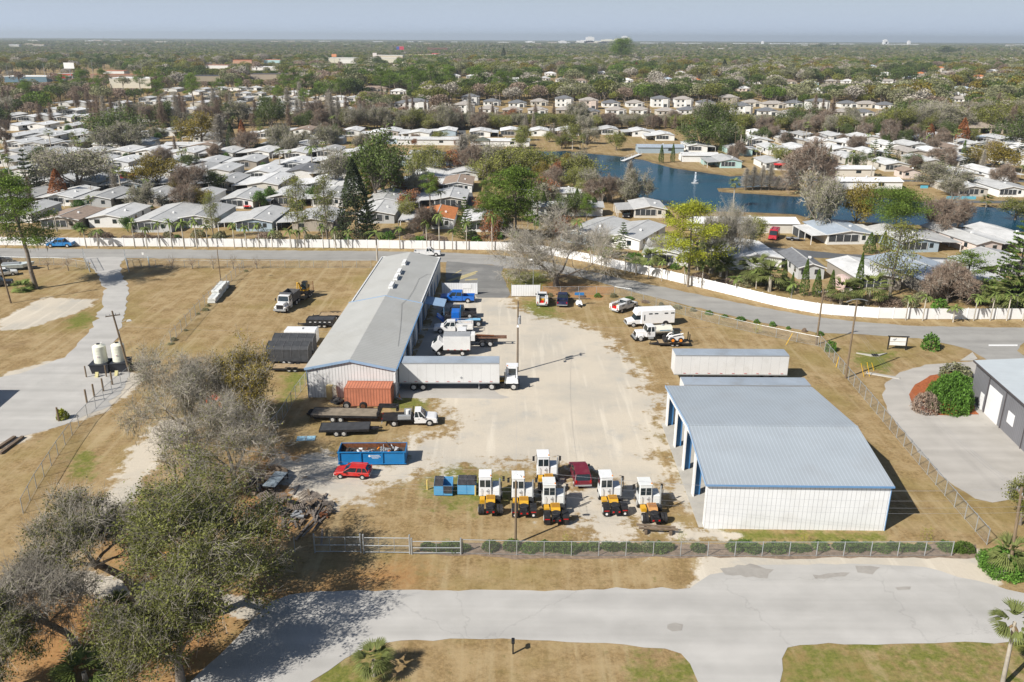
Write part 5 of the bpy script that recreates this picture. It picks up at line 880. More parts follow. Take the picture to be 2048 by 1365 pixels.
# queen palms along the white fence
k = 0
for (x, y, t) in [(173, 496, 455), (198, 497, 460), (270, 496, 438), (295, 497, 452), (320, 497, 440), (345, 497, 435), (369, 497, 440), (395, 497, 436), (417, 497, 449), (469, 497, 446), (494, 497, 450), (519, 497, 444), (545, 497, 458), (583, 497, 457), (595, 497, 458), (610, 497, 454), (647, 498, 448), (672, 498, 452), (697, 498, 460), (800, 499, 452), (854, 500, 438), (879, 501, 424), (905, 501, 455), (933, 501, 438), (984, 502, 425), (1032, 504, 462),
        (1181, 528, 488), (1202, 536, 505), (1250, 547, 512), (1272, 552, 520), (1297, 558, 522), (1323, 563, 520), (1368, 570, 528), (1403, 577, 522), (1469, 592, 552), (1512, 578, 535), (1579, 618, 560), (1811, 641, 592), (1845, 642, 590), (1906, 645, 612), (1947, 642, 588), (1980, 642, 584), (2013, 642, 585), (2045, 642, 580)]:
    k += 1; tree('queen', x, y, t, rnd.uniform(22, 30)*(1.2 if x > 1400 else 1), f"slender queen palm on the verge of the white fence, {ORD(k)} counting from the left", 'queen palms along the white fence')
for i, (x, y, t, w, k) in enumerate([(870, 352, 290, 62, 'willow'), (902, 348, 298, 48, 'rusty'), (1068, 362, 296, 80, 'oak'), (1100, 358, 304, 60, 'willow'), (1135, 356, 306, 54, 'olive'), (1022, 350, 292, 74, 'oak'), (985, 348, 286, 66, 'goak'), (948, 350, 290, 60, 'bare'), (1040, 345, 288, 56, 'gcypress'), (1160, 350, 300, 46, 'goak')]): tree(k, x, y, t, w, f"tree screening the narrow left arm of the pond, {ORD(i+1)} in that screen")
# palms and shrubs inside the park
def near_home(x, y, m=0.0): return any(abs(x-h[0]) < h[2]+m and abs(y-h[1]) < h[3]+m for h in HOMES)
def fill(kinds, px, n, group, label, hr=(0.8, 1.2), margin=0.3, sep=0.0, mx=4000):
    pg = poly(px); lo, hi = pg.min(0), pg.max(0); c = 0; tries = 0
    while c < n and tries < mx:
        tries += 1; q = RNG.uniform(lo, hi)
        if sdf(q[None], pg)[0] < 0 or near_home(q[0], q[1], margin): continue
        k = rnd.choice(kinds); pr = TP[k][0]; tree(k, 0, 0, wpt=q, h=pr[3]*rnd.uniform(*hr), label=f"{SH[k]} by the home {min(HPL, key=lambda h: (h[0]-q[0])**2+(h[1]-q[1])**2)[2]}" if isinstance(label, dict) else label, group=group); c += 1
SH = {'oak': 'green oak', 'goak': 'grey mossy oak', 'gcypress': 'pale bare cypress', 'olive': 'olive-gold tree', 'doak': 'dark oak', 'cypress': 'brown cypress', 'thinpine': 'thin mossy pine', 'pine': 'green pine', 'willow': 'pale green tree', 'queen': 'feather palm', 'bush': 'green shrub', 'gbush': 'dry shrub', 'bare': 'leafless tree', 'roundtop': 'round tree', 'rusty': 'rust-leaved tree', 'norfolk': 'norfolk pine', 'sabal': 'fan palm', 'cedar': 'slim cedar'}
LB = {'queen': 'green queen palm standing between the mobile homes', 'bush': 'green garden shrub between the mobile homes', 'gbush': 'grey-green dry shrub between the mobile homes', 'bare': 'small leafless tree between the mobile homes', 'roundtop': 'small round green tree between the mobile homes', 'rusty': 'small rust-leaved tree between the mobile homes', 'norfolk': 'dark layered norfolk pine between the mobile homes', 'sabal': 'fan palm between the mobile homes', 'cedar': 'slim cedar between the mobile homes'}
GP = 'garden planting between the mobile homes'
fill(['queen', 'queen', 'bush', 'gbush', 'bush', 'roundtop', 'bare', 'sabal'], [(0, 470), (750, 478), (750, 300), (700, 268), (0, 268)], 120, GP, LB, (0.55, 1.0), 0.2)
fill(['queen', 'bush', 'gbush', 'bare', 'cedar', 'sabal', 'norfolk'], [(1380, 330), (1600, 345), (2048, 390), (2048, 275), (1500, 268), (1390, 290)], 90, GP, LB, (0.6, 1.0), 0.2)
fill(['queen', 'bush', 'gbush', 'bare', 'bush', 'rusty', 'sabal'], [(760, 480), (1000, 484), (1180, 500), (1220, 400), (760, 360)], 46, GP, LB, (0.6, 1.0), 0.2)
fill(['oak', 'goak', 'goak', 'gcypress', 'olive', 'doak', 'cypress', 'thinpine'], [(0, 440), (740, 440), (750, 300), (700, 268), (0, 268)], 30, GP, LB, (0.5, 0.8), -1.2)
fill(['oak', 'goak', 'doak', 'gcypress', 'cypress', 'bare', 'queen'], [(1400, 320), (1600, 340), (2048, 380), (2048, 275), (1500, 268), (1390, 290)], 34, GP, LB, (0.45, 0.75), -1.2)
fill(['oak', 'goak', 'willow', 'doak', 'pine'], [(780, 450), (1020, 455), (1180, 470), (1220, 400), (780, 360)], 14, GP, LB, (0.45, 0.7), -0.8)
fill(['oak', 'goak', 'bare', 'willow', 'gcypress', 'sabal', 'bush'], [(1040, 300), (1240, 303), (1240, 262), (1040, 266)], 20, GP, LB, (0.4, 0.8), 0.3)
fill(['oak', 'goak', 'bare', 'rusty', 'bush'], [(790, 300), (1040, 298), (1040, 290), (790, 286)], 8, GP, LB, (0.35, 0.6), 0.3)
fill(['goak', 'willow', 'oak', 'bare', 'gbush'], [(1100, 372), (1200, 385), (1300, 420), (1240, 408), (1180, 392), (1100, 382)], 8, GP, LB, (0.5, 0.8), 0)
fill(['gbush', 'gbush', 'dbush', 'bush'], [(20, 486), (1040, 494), (1040, 474), (20, 472)], 46, 'scrubby bushes behind the white fence', 'scrubby bush on the dry strip behind the white fence', (0.8, 1.6), 0)
fill(['gbush', 'dbush', 'bush', 'lowsabal'], [(1190, 512), (1300, 540), (1480, 575), (1640, 615), (1900, 625), (2048, 628), (2048, 600), (1800, 600), (1650, 590), (1500, 560), (1300, 520), (1200, 500)], 44, 'scrub along the curved white fence', 'low scrub or palm clump just behind the curved fence', (0.8, 1.7), 0)
fill(['bare'], [(1860, 600), (1900, 610), (1910, 560), (1850, 555)], 4, 'bare tangle by the L-shaped roof', 'bare grey-brown bush tree left of the L-shaped roof home', (0.6, 0.9), 0)
# ================================================================ FENCES
def along(px, step):
    pg = [P(x, y) for x, y in px]; out = []; carry = 0.0
    for a, b in zip(pg[:-1], pg[1:]):
        L = (b-a).length; t = carry
        while t < L: out.append((a+(b-a)*(t/L), math.atan2(b.y-a.y, b.x-a.x))); t += step
        carry = t-L
    return out
VIN = mat('white_vinyl', (0.80, 0.80, 0.80), 0.4, 0.03, 0.5, dirt=((0.5, 0.5, 0.48), 0.2, 0.8))
wf = [(-60, 491), (0, 491), (200, 493), (400, 494), (750, 497), (1000, 501), (1060, 505), (1100, 511), (1180, 526), (1240, 540), (1300, 552), (1450, 588), (1560, 615), (1640, 629), (1750, 637), (1850, 639), (2110, 639)]
st = along(wf, 2.55); prev = None; sec = 0
def fence_section(pts, label):
    f = thing('vinyl_fence', label, 'fence', pts[0][0]); o0 = pts[0][0]; H = 1.95
    for (a, _), (b, __) in zip(pts[:-1], pts[1:]):
        d = (b-a); n = Vector((-d.y, d.x, 0)).normalized()*0.03; q = [a-o0-n, b-o0-n, b-o0+n, a-o0+n]
        MB().add([(p.x, p.y, 0.05) for p in q]+[(p.x, p.y, H) for p in q], [(3, 2, 1, 0), (4, 5, 6, 7), (0, 1, 5, 4), (1, 2, 6, 5), (2, 3, 7, 6), (3, 0, 4, 7)]).build('panel', VIN, f)
        MB().box(-0.07, 0.07, -0.07, 0.07, 0, H+0.12).build('post', VIN, f, loc=a-o0, rz=_)
ns = 5; per = len(st)//ns
FN = ['long white vinyl fence along the upper road, leftmost stretch', 'white vinyl fence stretch behind the warehouse', 'white vinyl fence stretch behind the big bare oak', 'white vinyl fence stretch curving past the yellow-green pine', 'white vinyl fence stretch at the right edge, below the column cedars']
for i in range(ns): fence_section(st[i*per:(i+1)*per+1] if i < ns-1 else st[i*per:], FN[i])
# chain link
CL = bpy.data.materials.new('chain_link'); CL.use_nodes = True; t_ = CL.node_tree; b_ = t_.nodes['Principled BSDF']; b_.inputs['Base Color'].default_value = (0.45, 0.46, 0.46, 1); b_.inputs['Metallic'].default_value = 0.3; b_.inputs['Roughness'].default_value = 0.5
_w = _n(t_, 'ShaderNodeTexNoise'); _w.inputs['Scale'].default_value = 9; _tc = _n(t_, 'ShaderNodeTexCoord'); t_.links.new(_tc.outputs['Object'], _w.inputs['Vector']); _r = _n(t_, 'ShaderNodeMapRange'); _r.inputs[3].default_value = 0.07; _r.inputs[4].default_value = 0.19; t_.links.new(_w.outputs[0], _r.inputs[0])
_tr = _n(t_, 'ShaderNodeBsdfTransparent'); _mx = _n(t_, 'ShaderNodeMixShader'); t_.links.new(_r.outputs[0], _mx.inputs[0]); t_.links.new(_tr.outputs[0], _mx.inputs[1]); t_.links.new(b_.outputs[0], _mx.inputs[2]); t_.links.new(_mx.outputs[0], t_.nodes['Material Output'].inputs[0])
def chain(px, label, H=1.8, step=3.0, outr=False, name='chain_link_fence', rail=True):
    s = along(px, step); f = thing(name, label, 'fence', s[0][0]); o0 = s[0][0]
    for a, r in s:
        m = MB().cyl((0, 0, 0), (0, 0, H+0.05), 0.045, 0.045, 6)
        if outr: m.cyl((0, 0, H), (0.25*math.sin(r), -0.25*math.cos(r), H+0.35), 0.03, 0.03, 5)
        m.build('post', 'steel', f, loc=a-o0)
    m = MB(); mm = MB()
    for (a, _), (b, __) in zip(s[:-1], s[1:]):
        a, b = a-o0, b-o0; m.cyl((a.x, a.y, H), (b.x, b.y, H), 0.03, 0.03, 5, False); m.cyl((a.x, a.y, 0.08), (b.x, b.y, 0.08), 0.015, 0.015, 4, False); mm.add([(a.x, a.y, 0.08), (b.x, b.y, 0.08), (b.x, b.y, H), (a.x, a.y, H)], [(0, 1, 2, 3)])
    if rail: m.build('top_rail', 'steel', f)
    mm.build('wire_mesh', CL, f); return f
chain([(925, 1108), (1080, 1112), (1400, 1113), (1700, 1113), (1952, 1112)], 'chain link fence along the front hedge, beside the street', 1.55, 2.55)
chain([(590, 1104), (628, 1105)], 'short chain link panel left of the double gate, under the large oak', 1.6, 2.0)
chain([(1640, 694), (1700, 765), (1800, 885), (1900, 1005), (1975, 1092)], 'angled chain link fence with slanted tops right of the big shed', 1.75, 2.3, True)
chain([(1085, 590), (1230, 590), (1260, 594), (1330, 620), (1400, 640), (1500, 665), (1580, 682), (1640, 694)], 'curved chain link fence between yard and upper road', 1.6, 3.4)
chain([(255, 535), (480, 536), (560, 536), (752, 536)], 'straight chain link fence along the upper road, left part', 1.6, 3.0)
chain([(488, 540), (440, 583), (395, 628), (340, 690)], 'chain link fence with slanted tops beside the white block stack', 1.8, 2.8, True)
chain([(260, 757), (220, 790), (160, 850), (120, 905), (75, 975), (40, 1040)], 'chain link fence with stout wood posts below the two tanks', 1.7, 2.6)
chain([(620, 760), (590, 800), (560, 850), (530, 880)], 'short chain link fence at the warehouse front left corner', 1.8, 2.2)
chain([(0, 528), (60, 530), (130, 531), (182, 540)], 'chain link fence at the far left by the parked boat', 1.6, 3.0)
for i, (x, y) in enumerate([(178, 868), (193, 857), (211, 845), (229, 832), (122, 905)]): tag(MB().cyl((0, 0, 0), (0, 0, 1.9), 0.13, 0.12, 8).build('wood_post', 'pole', None, loc=P(x-4, y-62)), f"stout wooden post set in the left fence below the tanks, {['second', 'third', 'fourth', 'topmost', 'lowest'][i]} of five", 'post', 'stout posts of the left fence')
# gates
def gate(px, label, H=1.6, n=3):
    a, b = P(*px[0]), P(*px[1]); g = thing('tube_gate', label, 'gate', a, math.atan2(b.y-a.y, b.x-a.x)); L = (b-a).length; m = MB()
    for z in (0.15, H*0.5, H): m.cyl((0, 0, z), (L, 0, z), 0.04, 0.04, 6)
    for i in range(n+1): m.cyl((L*i/n, 0, 0.15), (L*i/n, 0, H), 0.03, 0.03, 6)
    m.build('gate_frame', 'steel', g); MB().add([(0, 0, 0.15), (L, 0, 0.15), (L, 0, H), (0, 0, H)], [(0, 1, 2, 3)]).build('wire_mesh', CL, g)
    for x in (0, L): MB().cyl((x, 0, 0), (x, 0, H+0.35), 0.08, 0.08, 8).build('gate_post', 'steel', g)
gate([(630, 1106), (722, 1106)], 'left leaf of the steel double gate on the street side', 1.7); gate([(728, 1107), (820, 1108)], 'right leaf of the steel double gate on the street side', 1.7); gate([(824, 1109), (922, 1109)], 'low sliding steel gate panel right of the double gate', 1.4, 2)
gate([(168, 520), (180, 545)], 'left leaf of the open gate at the upper road driveway', 2.2, 2); gate([(251, 522), (258, 545)], 'right leaf of the open gate at the upper road driveway', 2.2, 2)
def ribgate(x0, x1, y, label, sign=False):
    a, b = P(x0, y), P(x1, y); g = thing('sheet_metal_gate', label, 'gate', a, math.atan2(b.y-a.y, b.x-a.x)); L = (b-a).length
    MB().box(0, L, -0.03, 0.03, 0.15, 2.3).build('panel', RIBW, g)
    for x in (0, L/2, L): MB().cyl((x, 0.08, 0), (x, 0.08, 2.55), 0.05, 0.05, 6).build('gate_post', 'steel', g)
    if sign: MB().box(L*0.6, L*0.83, -0.08, -0.033, 1.25, 2.1).build('sign_panel', 'white', g)
ribgate(884, 955, 590, 'ribbed sheet metal gate with small sign beside the warehouse', True); ribgate(1023, 1080, 594, 'ribbed sheet metal gate panel right of the entrance drive')
# hedge along the front fence: each shrub
for i in range(52):
    x = 850+i*21.2+rnd.uniform(-6, 6); 
    if 1000 < x < 1015 or (850 < x < 1080 and i % 2 and x > 1010): continue
    tree('hedge', x, 1098+rnd.uniform(-2, 3), wpx=rnd.uniform(26, 44), h=rnd.uniform(0.7, 1.15), top=None, label='low rounded green shrub in the hedge row along the front fence', group='hedge row along the front fence') if 0 else None
    if rnd.random() < 0.08: continue
    p = P(x, 1097+rnd.uniform(-2, 3)); tree('hedge', 0, 0, wpt=(p.x, p.y), h=rnd.uniform(0.4, 0.85), w=rnd.uniform(1.1, 1.9), label='low rounded green shrub in the hedge row along the front fence', group='hedge row along the front fence')
sheet('mulch_strip', [(840, 1086), (1080, 1088), (1952, 1090), (1955, 1116), (1080, 1117), (925, 1112), (840, 1110)], mat('dark_mulch', (0.22, 0.165, 0.12), 0.95, 0.35, 2.0, bump=0.4), 0.016, 0.12)
# ================================================================ POLES AND WIRES
def upole(x, y, top, label, arm=2.4, armrz=0.0, lean=(0, 0), tr=False, lamp=None, r=0.16, curved=False, name='utility_pole', m='pole'):
    H = hgt(x, y, top); p = thing(name, label, 'street light' if name == 'street_lamp' else 'utility pole', P(x, y), armrz)
    l = Vector((lean[0], lean[1], H)); MB().cyl((0, 0, 0), l, r, r*0.7, 9).build('pole', m, p)
    if arm and not curved:
        m = MB().box(-arm/2, arm/2, -0.06, 0.06, H-0.75, H-0.63).build('crossarm', 'pole', p, loc=(lean[0], lean[1], 0))
        for k in (-0.45, -0.2, 0.2, 0.45): MB().cyl((arm*k, 0, H-0.63), (arm*k, 0, H-0.4), 0.05, 0.04, 6).build('insulator', 'grey', m)
    if curved:
        for z in (0.1,):
            MB().tube([(-1.6, 0, H-0.25), (-0.8, 0, H+0.02), (0, 0, H+0.1), (0.8, 0, H+0.02), (1.6, 0, H-0.25)], 0.05).build('crossarm', 'steel', p, loc=(lean[0], lean[1], 0))
    if tr:
        for s in (-0.45, 0.45): q = MB().cyl((s, -0.2, H-3.2), (s, -0.2, H-2.3), 0.24, 0.24, 12).build('transformer', 'grey', p); MB().cyl((s, -0.2, H-2.3), (s, -0.2, H-2.1), 0.05, 0.03, 6).build('bushing', 'white', q)
    if lamp: MB().tube([(0, 0, lamp[1]), (lamp[0]*0.6, 0, lamp[1]+0.25), (lamp[0], 0, lamp[1]+0.15)], 0.035).build('lamp_arm', 'steel', p); MB().fru(lamp[0]-0.35, lamp[0]+0.35, -0.15, 0.15, lamp[1], lamp[0]-0.2, lamp[0]+0.2, -0.08, 0.08, lamp[1]+0.22).build('lamp_head', 'white', p)
    return p, H
upole(1035, 744, 603, 'wooden pole with two transformers standing at the yard centre', 1.2, R(90), tr=True, lamp=(-1.1, 7.3))
upole(259, 745, 618, 'leaning wooden pole with crossarm behind the right white tank', 1.9, R(30), (-1.0, -0.6), lamp=(1.0, 7.6))
upole(22, 607, 470, 'tall wooden pole leaning at the left picture edge', 2.2, 0, (-0.9, 0)); upole(442, 566, 497, 'slim street light pole beside the slanted fence', 0, 0, lamp=(0.9, 7.6), r=0.10, name='street_lamp'); upole(1066, 592, 522, 'slim dark lamp pole beside the right sheet metal gate', 0, R(180), lamp=(0.5, 6.9), r=0.07, name='street_lamp', m='grey')
upole(1632, 690, 577, 'wooden pole with guy wires, left of the two by the yard corner', 1.8, R(20)); upole(1691, 757, 600, 'wooden pole with curved steel top arms by the yard corner', 0, R(10), curved=True)
upole(361, 1022, 917, 'wooden pole with insulators between the mossy oak and the large oak', 0, R(80), r=0.17); upole(1031, 1088, 962, 'greenish pole with a street light in front of the yard trucks', 0, 0, lamp=(0.2, 7.2), r=0.13)
upole(2018, 1146, 985, 'greenish pole at the right edge beside the dying palm', 1.8, R(80), (0.9, 0.2))
for i, (x, y, t) in enumerate([(1466, 330, 262), (1831, 285, 245), (1957, 265, 240), (857, 338, 302), (1132, 236, 205), (1362, 262, 232), (185, 398, 372), (1604, 300, 262)]): upole(x, y, t, ['thin pole by the far pond homes', 'thin pole in the far right homes', 'pole by the park pavilion', 'thin white pole beside the pond left end home', 'thin pole in front of the suburban houses', 'pole in the oak belt behind the pond', 'leaning pole in the left homes', 'thin pole among far pond homes'][i], 0 if i == 3 else 1.6, r=0.10)
def wires(a, b, offs, label, sag=1.2, r=0.006):
    for i, (o1, z1, z2) in enumerate(offs):
        A = Vector((a[0], a[1]+o1, z1)); B = Vector((b[0], b[1]+o1, z2)); n = 14; pts = []
        for k in range(n+1): t = k/n; q = A.lerp(B, t); q.z -= sag*4*t*(1-t); pts.append(q)
        o = MB().tube(pts, r, 4).build('power_line', mat('pale_wire', (0.45, 0.46, 0.50), 0.4, 0.1, 1, metal=0.5)); tag(o, f"{label}, {ORD(i+1)} from the top", 'power line', 'power lines')
pl = [(0.0, 8.4, 8.7), (0.5, 8.1, 8.3), (0.0, 7.3, 7.6), (0.0, 6.4, 6.9), (0.0, 5.9, 6.3)]
A1, A2, A3 = P(355, 1022), P(1031, 1088), P(2022, 1146)
wires(A1, A2, [(o, z, 7.9-(8.4-z)*0.9) for o, z, _ in pl], 'power line crossing the front yard, left span', 0.9); wires(A2, A3, [(o, 7.9-(8.4-z)*0.9, w) for o, z, w in pl], 'power line crossing before the big shed, right span', 0.9)
C1, C2, C3, C4 = P(1035, 744), P(1691, 757), P(259, 745), P(1632, 690)
wires(C1, C2, [(0, 7.4, 9.0)], 'service line from the yard pole to the curved-arm pole', 1.0); wires(C3, C1, [(0, 7.0, 7.4)], 'service line over the warehouse roof', 1.0); wires(C4, C2, [(0, 7.5, 9.0), (0, 6.0, 6.5)], 'slack line between the two corner poles', 1.0)
wires(C2, A3, [(0, 8.5, 8.0), (0.4, 8.2, 7.8), (0.8, 7.9, 7.5)], 'power line running down beside the side drive', 1.5)
wires(P(1031, 1088), P(1035, 744), [(0, 7.6, 8.5)], 'thin line from the street light pole to the yard pole', 0.8, 0.01)
# yellow guy guards, bollards
for i, (x0, y0, x1, y1) in enumerate([(1572, 690, 1583, 668), (1672, 735, 1676, 712), (1728, 754, 1719, 728), (1739, 753, 1731, 726), (1748, 742, 1742, 730), (332, 1107, 335, 1072)]):
    a = P(x0, y0); h = max(1.2, hgt(x0, y0, y1)); b = Vector(((x1-x0)/ppm(x0, y0), 0.2, h)); tag(MB().cyl((0, 0, 0), b, 0.04, 0.04, 6).build('guy_guard', mat('bright_yellow', (0.75, 0.45, 0.02), 0.5), None, loc=a), f"slanted yellow guy-wire guard, {['by the curved fence', 'just outside the yard corner', 'leftmost of the ditch group', 'middle of the ditch group', 'short one at the ditch', 'standing alone left of the largest oak'][i]}", 'guy guard')
for i, (x, y) in enumerate([(855, 980), (951, 991)]): tag(MB().cyl((0, 0, 0), (0, 0, 1.2), 0.10, 0.10, 10).build('bollard', mat('faded_yellow', (0.6, 0.45, 0.15), 0.6), None, loc=P(x, y)), f"faded yellow bollard, {['left', 'right'][i]} of the two blue dumpsters", 'bollard')
# ================================================================ VEHICLES
def spot(rear, front): a, b = P(*rear), P(*front); return (a+b)/2, math.atan2(b.y-a.y, b.x-a.x)
def wheel(par, x, y, r, w, rim='rim'):
    s = 1 if y > 0 else -1; t = MB().cyl((x, y-w/2, r), (x, y+w/2, r), r, r, 20).build('wheel', 'tyre', par); m = MB().cyl((x, y+s*(w/2+0.003), r), (x, y+s*(w/2+0.03), r), r*0.6, r*0.55, 14); m.build('rim', rim, t); return t
def glass(mb, par, nm='window'): return mb.build(nm, 'glass', par)
def car(name, label, cat, loc, rz, col, fr=2.9, rr=-2.9, cab=(-0.4, 1.45), w=1.95, h=1.9, belt=1.2, nose=1.1, bed='box', r=0.42, wx=(1.95, -1.85), top=(0.12, 0.6), group=None, sc=1.0, taper=0.17):
    t = thing(name, label, cat, loc, rz, group); t.scale = (sc,)*3; y = w/2; c0, c1 = cab
    rear = c0 if bed != 'none' else rr
    b = MB().prof([(rear, 0.42), (fr-0.05, 0.42), (fr, 0.62), (fr-0.03, nose-0.08), (fr-0.3, nose), (c1, belt), (rear+0.02, belt)], -y, y, 'y').build('body', 'paint', t, col=col, bevel=0.04)
    x0, x1, X0, X1 = c0+0.02, c1, c0+top[0], c1-top[1]; g = MB().fru(x0, x1, -y+0.07, y-0.07, belt-0.01, X0, X1, -y+taper+0.04, y-taper-0.04, h-0.05); glass(g, t, 'windows')
    m = MB().box(X0-0.05, X1+0.05, -y+taper, y-taper, h-0.06, h); m.build('roof', 'paint', t, col=col, bevel=0.02)
    m = MB()
    for (a, A) in ((x0, X0), (x1, X1), ((x0+x1)/2-0.05, (X0+X1)/2)):
        for s in (-1, 1): m.cyl((a, s*(y-0.07), belt), (A, s*(y-taper-0.03), h-0.04), 0.055, 0.045, 5)
    if c1-c0 > 2.6:
        for s in (-1, 1): m.cyl((x0+(x1-x0)*0.24, s*(y-0.07), belt), (X0+(X1-X0)*0.2, s*(y-taper-0.03), h-0.04), 0.05, 0.045, 5)
    m.build('pillars', 'paint', t, col=col)
    for i, x in enumerate(wx):
        for s in (-1, 1):
            wheel(t, x, s*(y-0.13), r, 0.26)
            MB().cyl((x, s*(y-0.02), r+0.02), (x, s*(y+0.004), r+0.02), r*1.15, r*1.15, 18).build('wheel_arch', 'black', t)
    MB().box(fr-0.01, fr+0.03, -y*0.55, y*0.55, 0.62, nose-0.16).build('grille', 'black', t); MB().box(fr-0.05, fr+0.10, -y+0.02, y-0.02, 0.42, 0.60).build('bumper', 'steel' if bed != 'none' else 'black', t)
    for s in (-1, 1):
        MB().box(fr-0.10, fr+0.02, s*y*0.78-0.2, s*y*0.78+0.16 if s < 0 else s*y*0.78+0.18, nose-0.36, nose-0.14).build('headlight', 'white', t); MB().box(c1-0.35, c1-0.15, s*(y+0.03) if s > 0 else -y-0.25, y+0.25 if s > 0 else -y-0.03, belt+0.02, belt+0.22).build('mirror', 'black', t)
        MB().box(rr-0.015, rr+0.05, s*(y-0.18)-0.08, s*(y-0.18)+0.08, 0.8, 1.12).build('tail_light', 'red', t)
        MB().box(c0+(0.9 if c1-c0 > 2.2 else 0.5), c0+(1.1 if c1-c0 > 2.2 else 0.65), s*(y+0.005) if s > 0 else -y-0.03, y+0.03 if s > 0 else -y-0.005, belt-0.2, belt-0.15).build('door_handle', 'black', t)
    MB().box(rr-0.06, rr+0.02, -y+0.05, y-0.05, 0.45, 0.6).build('rear_bumper', 'steel', t)
    if bed == 'box':
        m = MB().box(rr, c0-0.03, -y, y, 0.5, 0.78); m.box(rr, c0-0.03, -y, -y+0.1, 0.78, belt+0.03); m.box(rr, c0-0.03, y-0.1, y, 0.78, belt+0.03); m.box(rr, rr+0.08, -y+0.1, y-0.1, 0.78, belt+0.03); m.box(c0-0.11, c0-0.03, -y+0.1, y-0.1, 0.78, belt+0.03)
        m.build('bed', 'paint', t, col=col); MB().box(rr+0.08, c0-0.11, -y+0.1, y-0.1, 0.782, 0.80).build('bed_liner', 'black', t)
    if bed == 'service':
        m = MB()
        for s in (-1, 1): m.box(rr, c0-0.1, s*0.52 if s > 0 else -y-0.08, y+0.08 if s > 0 else -0.52, 0.75, 1.62)
        m.box(rr, c0-0.1, -0.52, 0.52, 0.6, 0.82); m.build('service_body', 'paint', t, col=(0.72, 0.72, 0.71))
        for s in (-1, 1):
            for q in range(3): MB().box(rr+0.12+q*0.8, rr+0.8+q*0.8, y+0.083 if s > 0 else -y-0.10, y+0.10 if s > 0 else -y-0.083, 0.95 if q != 1 else 1.2, 1.5).build('locker_door', 'grey' if q == 1 else 'white', t)
        m = MB(); 
        for x in (rr+0.2, c0-0.3):
            for s in (-1, 1): m.cyl((x, s*0.8, 1.62), (x, s*0.8, 2.0), 0.03, 0.03, 5)
            m.cyl((x, -0.8, 2.0), (x, 0.8, 2.0), 0.03, 0.03, 5)
        for s in (-0.8, 0.8): m.cyl((rr+0.1, s, 2.0), (c0+1.0, s, 2.0), 0.03, 0.03, 5)
        m.build('ladder_rack', 'grey', t)
        MB().box(rr+0.9, rr+1.5, -0.4, 0.3, 0.83, 1.3).build('tool_box', 'yellow', t); MB().box(rr+0.2, rr+0.7, -0.3, 0.45, 0.83, 1.2).build('reel', 'red', t); MB().box(rr+1.7, rr+2.2, -0.35, 0.4, 0.83, 1.4).build('compressor', 'grey', t)
    return t
def trailer_van(name, label, x0, x1, yc, rz=0.0, wh_at=None, top='grey', land=0.3, H=4.1, w=2.6, tandem=(1.2, 2.5)):
    "box semi-trailer, front end at +x local; origin under the rear end middle"
    t = thing(name, label, 'semi-trailer', (x0, yc, 0), rz); L = abs(x1-x0)
    MB().box(0, L, -w/2, w/2, 1.18, H-0.02).build('box', mat('trailer_side', (0.66, 0.66, 0.655), 0.45, 0.04, 0.4, stripe=(0, 1.24, 0.03, 0.72), dirt=((0.42, 0.4, 0.36), 0.3, 0.6)), t)
    MB().box(0.02, L-0.02, -w/2+0.02, w/2-0.02, H-0.018, H+0.03).build('roof', mat('trailer_roof', (0.30, 0.345, 0.40), 0.6, 0.12, 0.3, dirt=((0.22, 0.22, 0.21), 0.5, 0.5)), t)
    for s in (-1, 1):
        MB().box(0, L, s*w/2+0.002 if s > 0 else -w/2-0.03, w/2+0.03 if s > 0 else -w/2-0.002, H-0.14, H).build('top_rail', 'grey', t); MB().box(0, L, s*w/2+0.002 if s > 0 else -w/2-0.03, w/2+0.03 if s > 0 else -w/2-0.002, 1.12, 1.26).build('bottom_rail', 'steel', t)
        m = MB()
        for k in range(9): m.box(0.6+k*L/9.3, 0.95+k*L/9.3, w/2+0.032 if s > 0 else -w/2-0.045, w/2+0.045 if s > 0 else -w/2-0.032, 1.36, 1.42)
        m.build('reflective_tape', 'red', t)
    MB().add([(L*0.62, -w/2-0.035, 1.75), (L*0.62+0.2, -w/2-0.035, 1.95), (L*0.62, -w/2-0.035, 2.15), (L*0.62-0.2, -w/2-0.035, 1.95), (L*0.62, -w/2-0.004, 1.75), (L*0.62+0.2, -w/2-0.004, 1.95), (L*0.62, -w/2-0.004, 2.15), (L*0.62-0.2, -w/2-0.004, 1.95)], [(0, 1, 2, 3), (7, 6, 5, 4), (0, 4, 5, 1), (1, 5, 6, 2), (2, 6, 7, 3), (3, 7, 4, 0)]).build('hazard_diamond', 'grey', t)
    MB().box(0.2, L-0.3, -0.55, 0.55, 0.98, 1.178).build('frame', 'black', t)
    for x in tandem:
        for s in (-1, 1):
            for k in (0, 0.33): wheel(t, x, s*(w/2-0.16-k), 0.51, 0.27)
    for s in (-1, 1): MB().box(L-2.9, L-2.75, s*0.8-0.07, s*0.8+0.07, 0.05, 1.12).build('landing_leg', 'grey', t); MB().box(-0.05, 0.0, s*0.9-0.1, s*0.9+0.1, 1.0, 1.15).build('tail_light', 'red', t)
    MB().box(-0.06, -0.01, -0.9, 0.9, 0.5, 0.65).build('rear_guard', 'steel', t)
    m = MB().box(-0.025, -0.003, -w/2+0.05, -0.02, 1.25, H-0.2); m.box(-0.025, -0.003, 0.02, w/2-0.05, 1.25, H-0.2); m.build('rear_door', 'white', t)
    return t
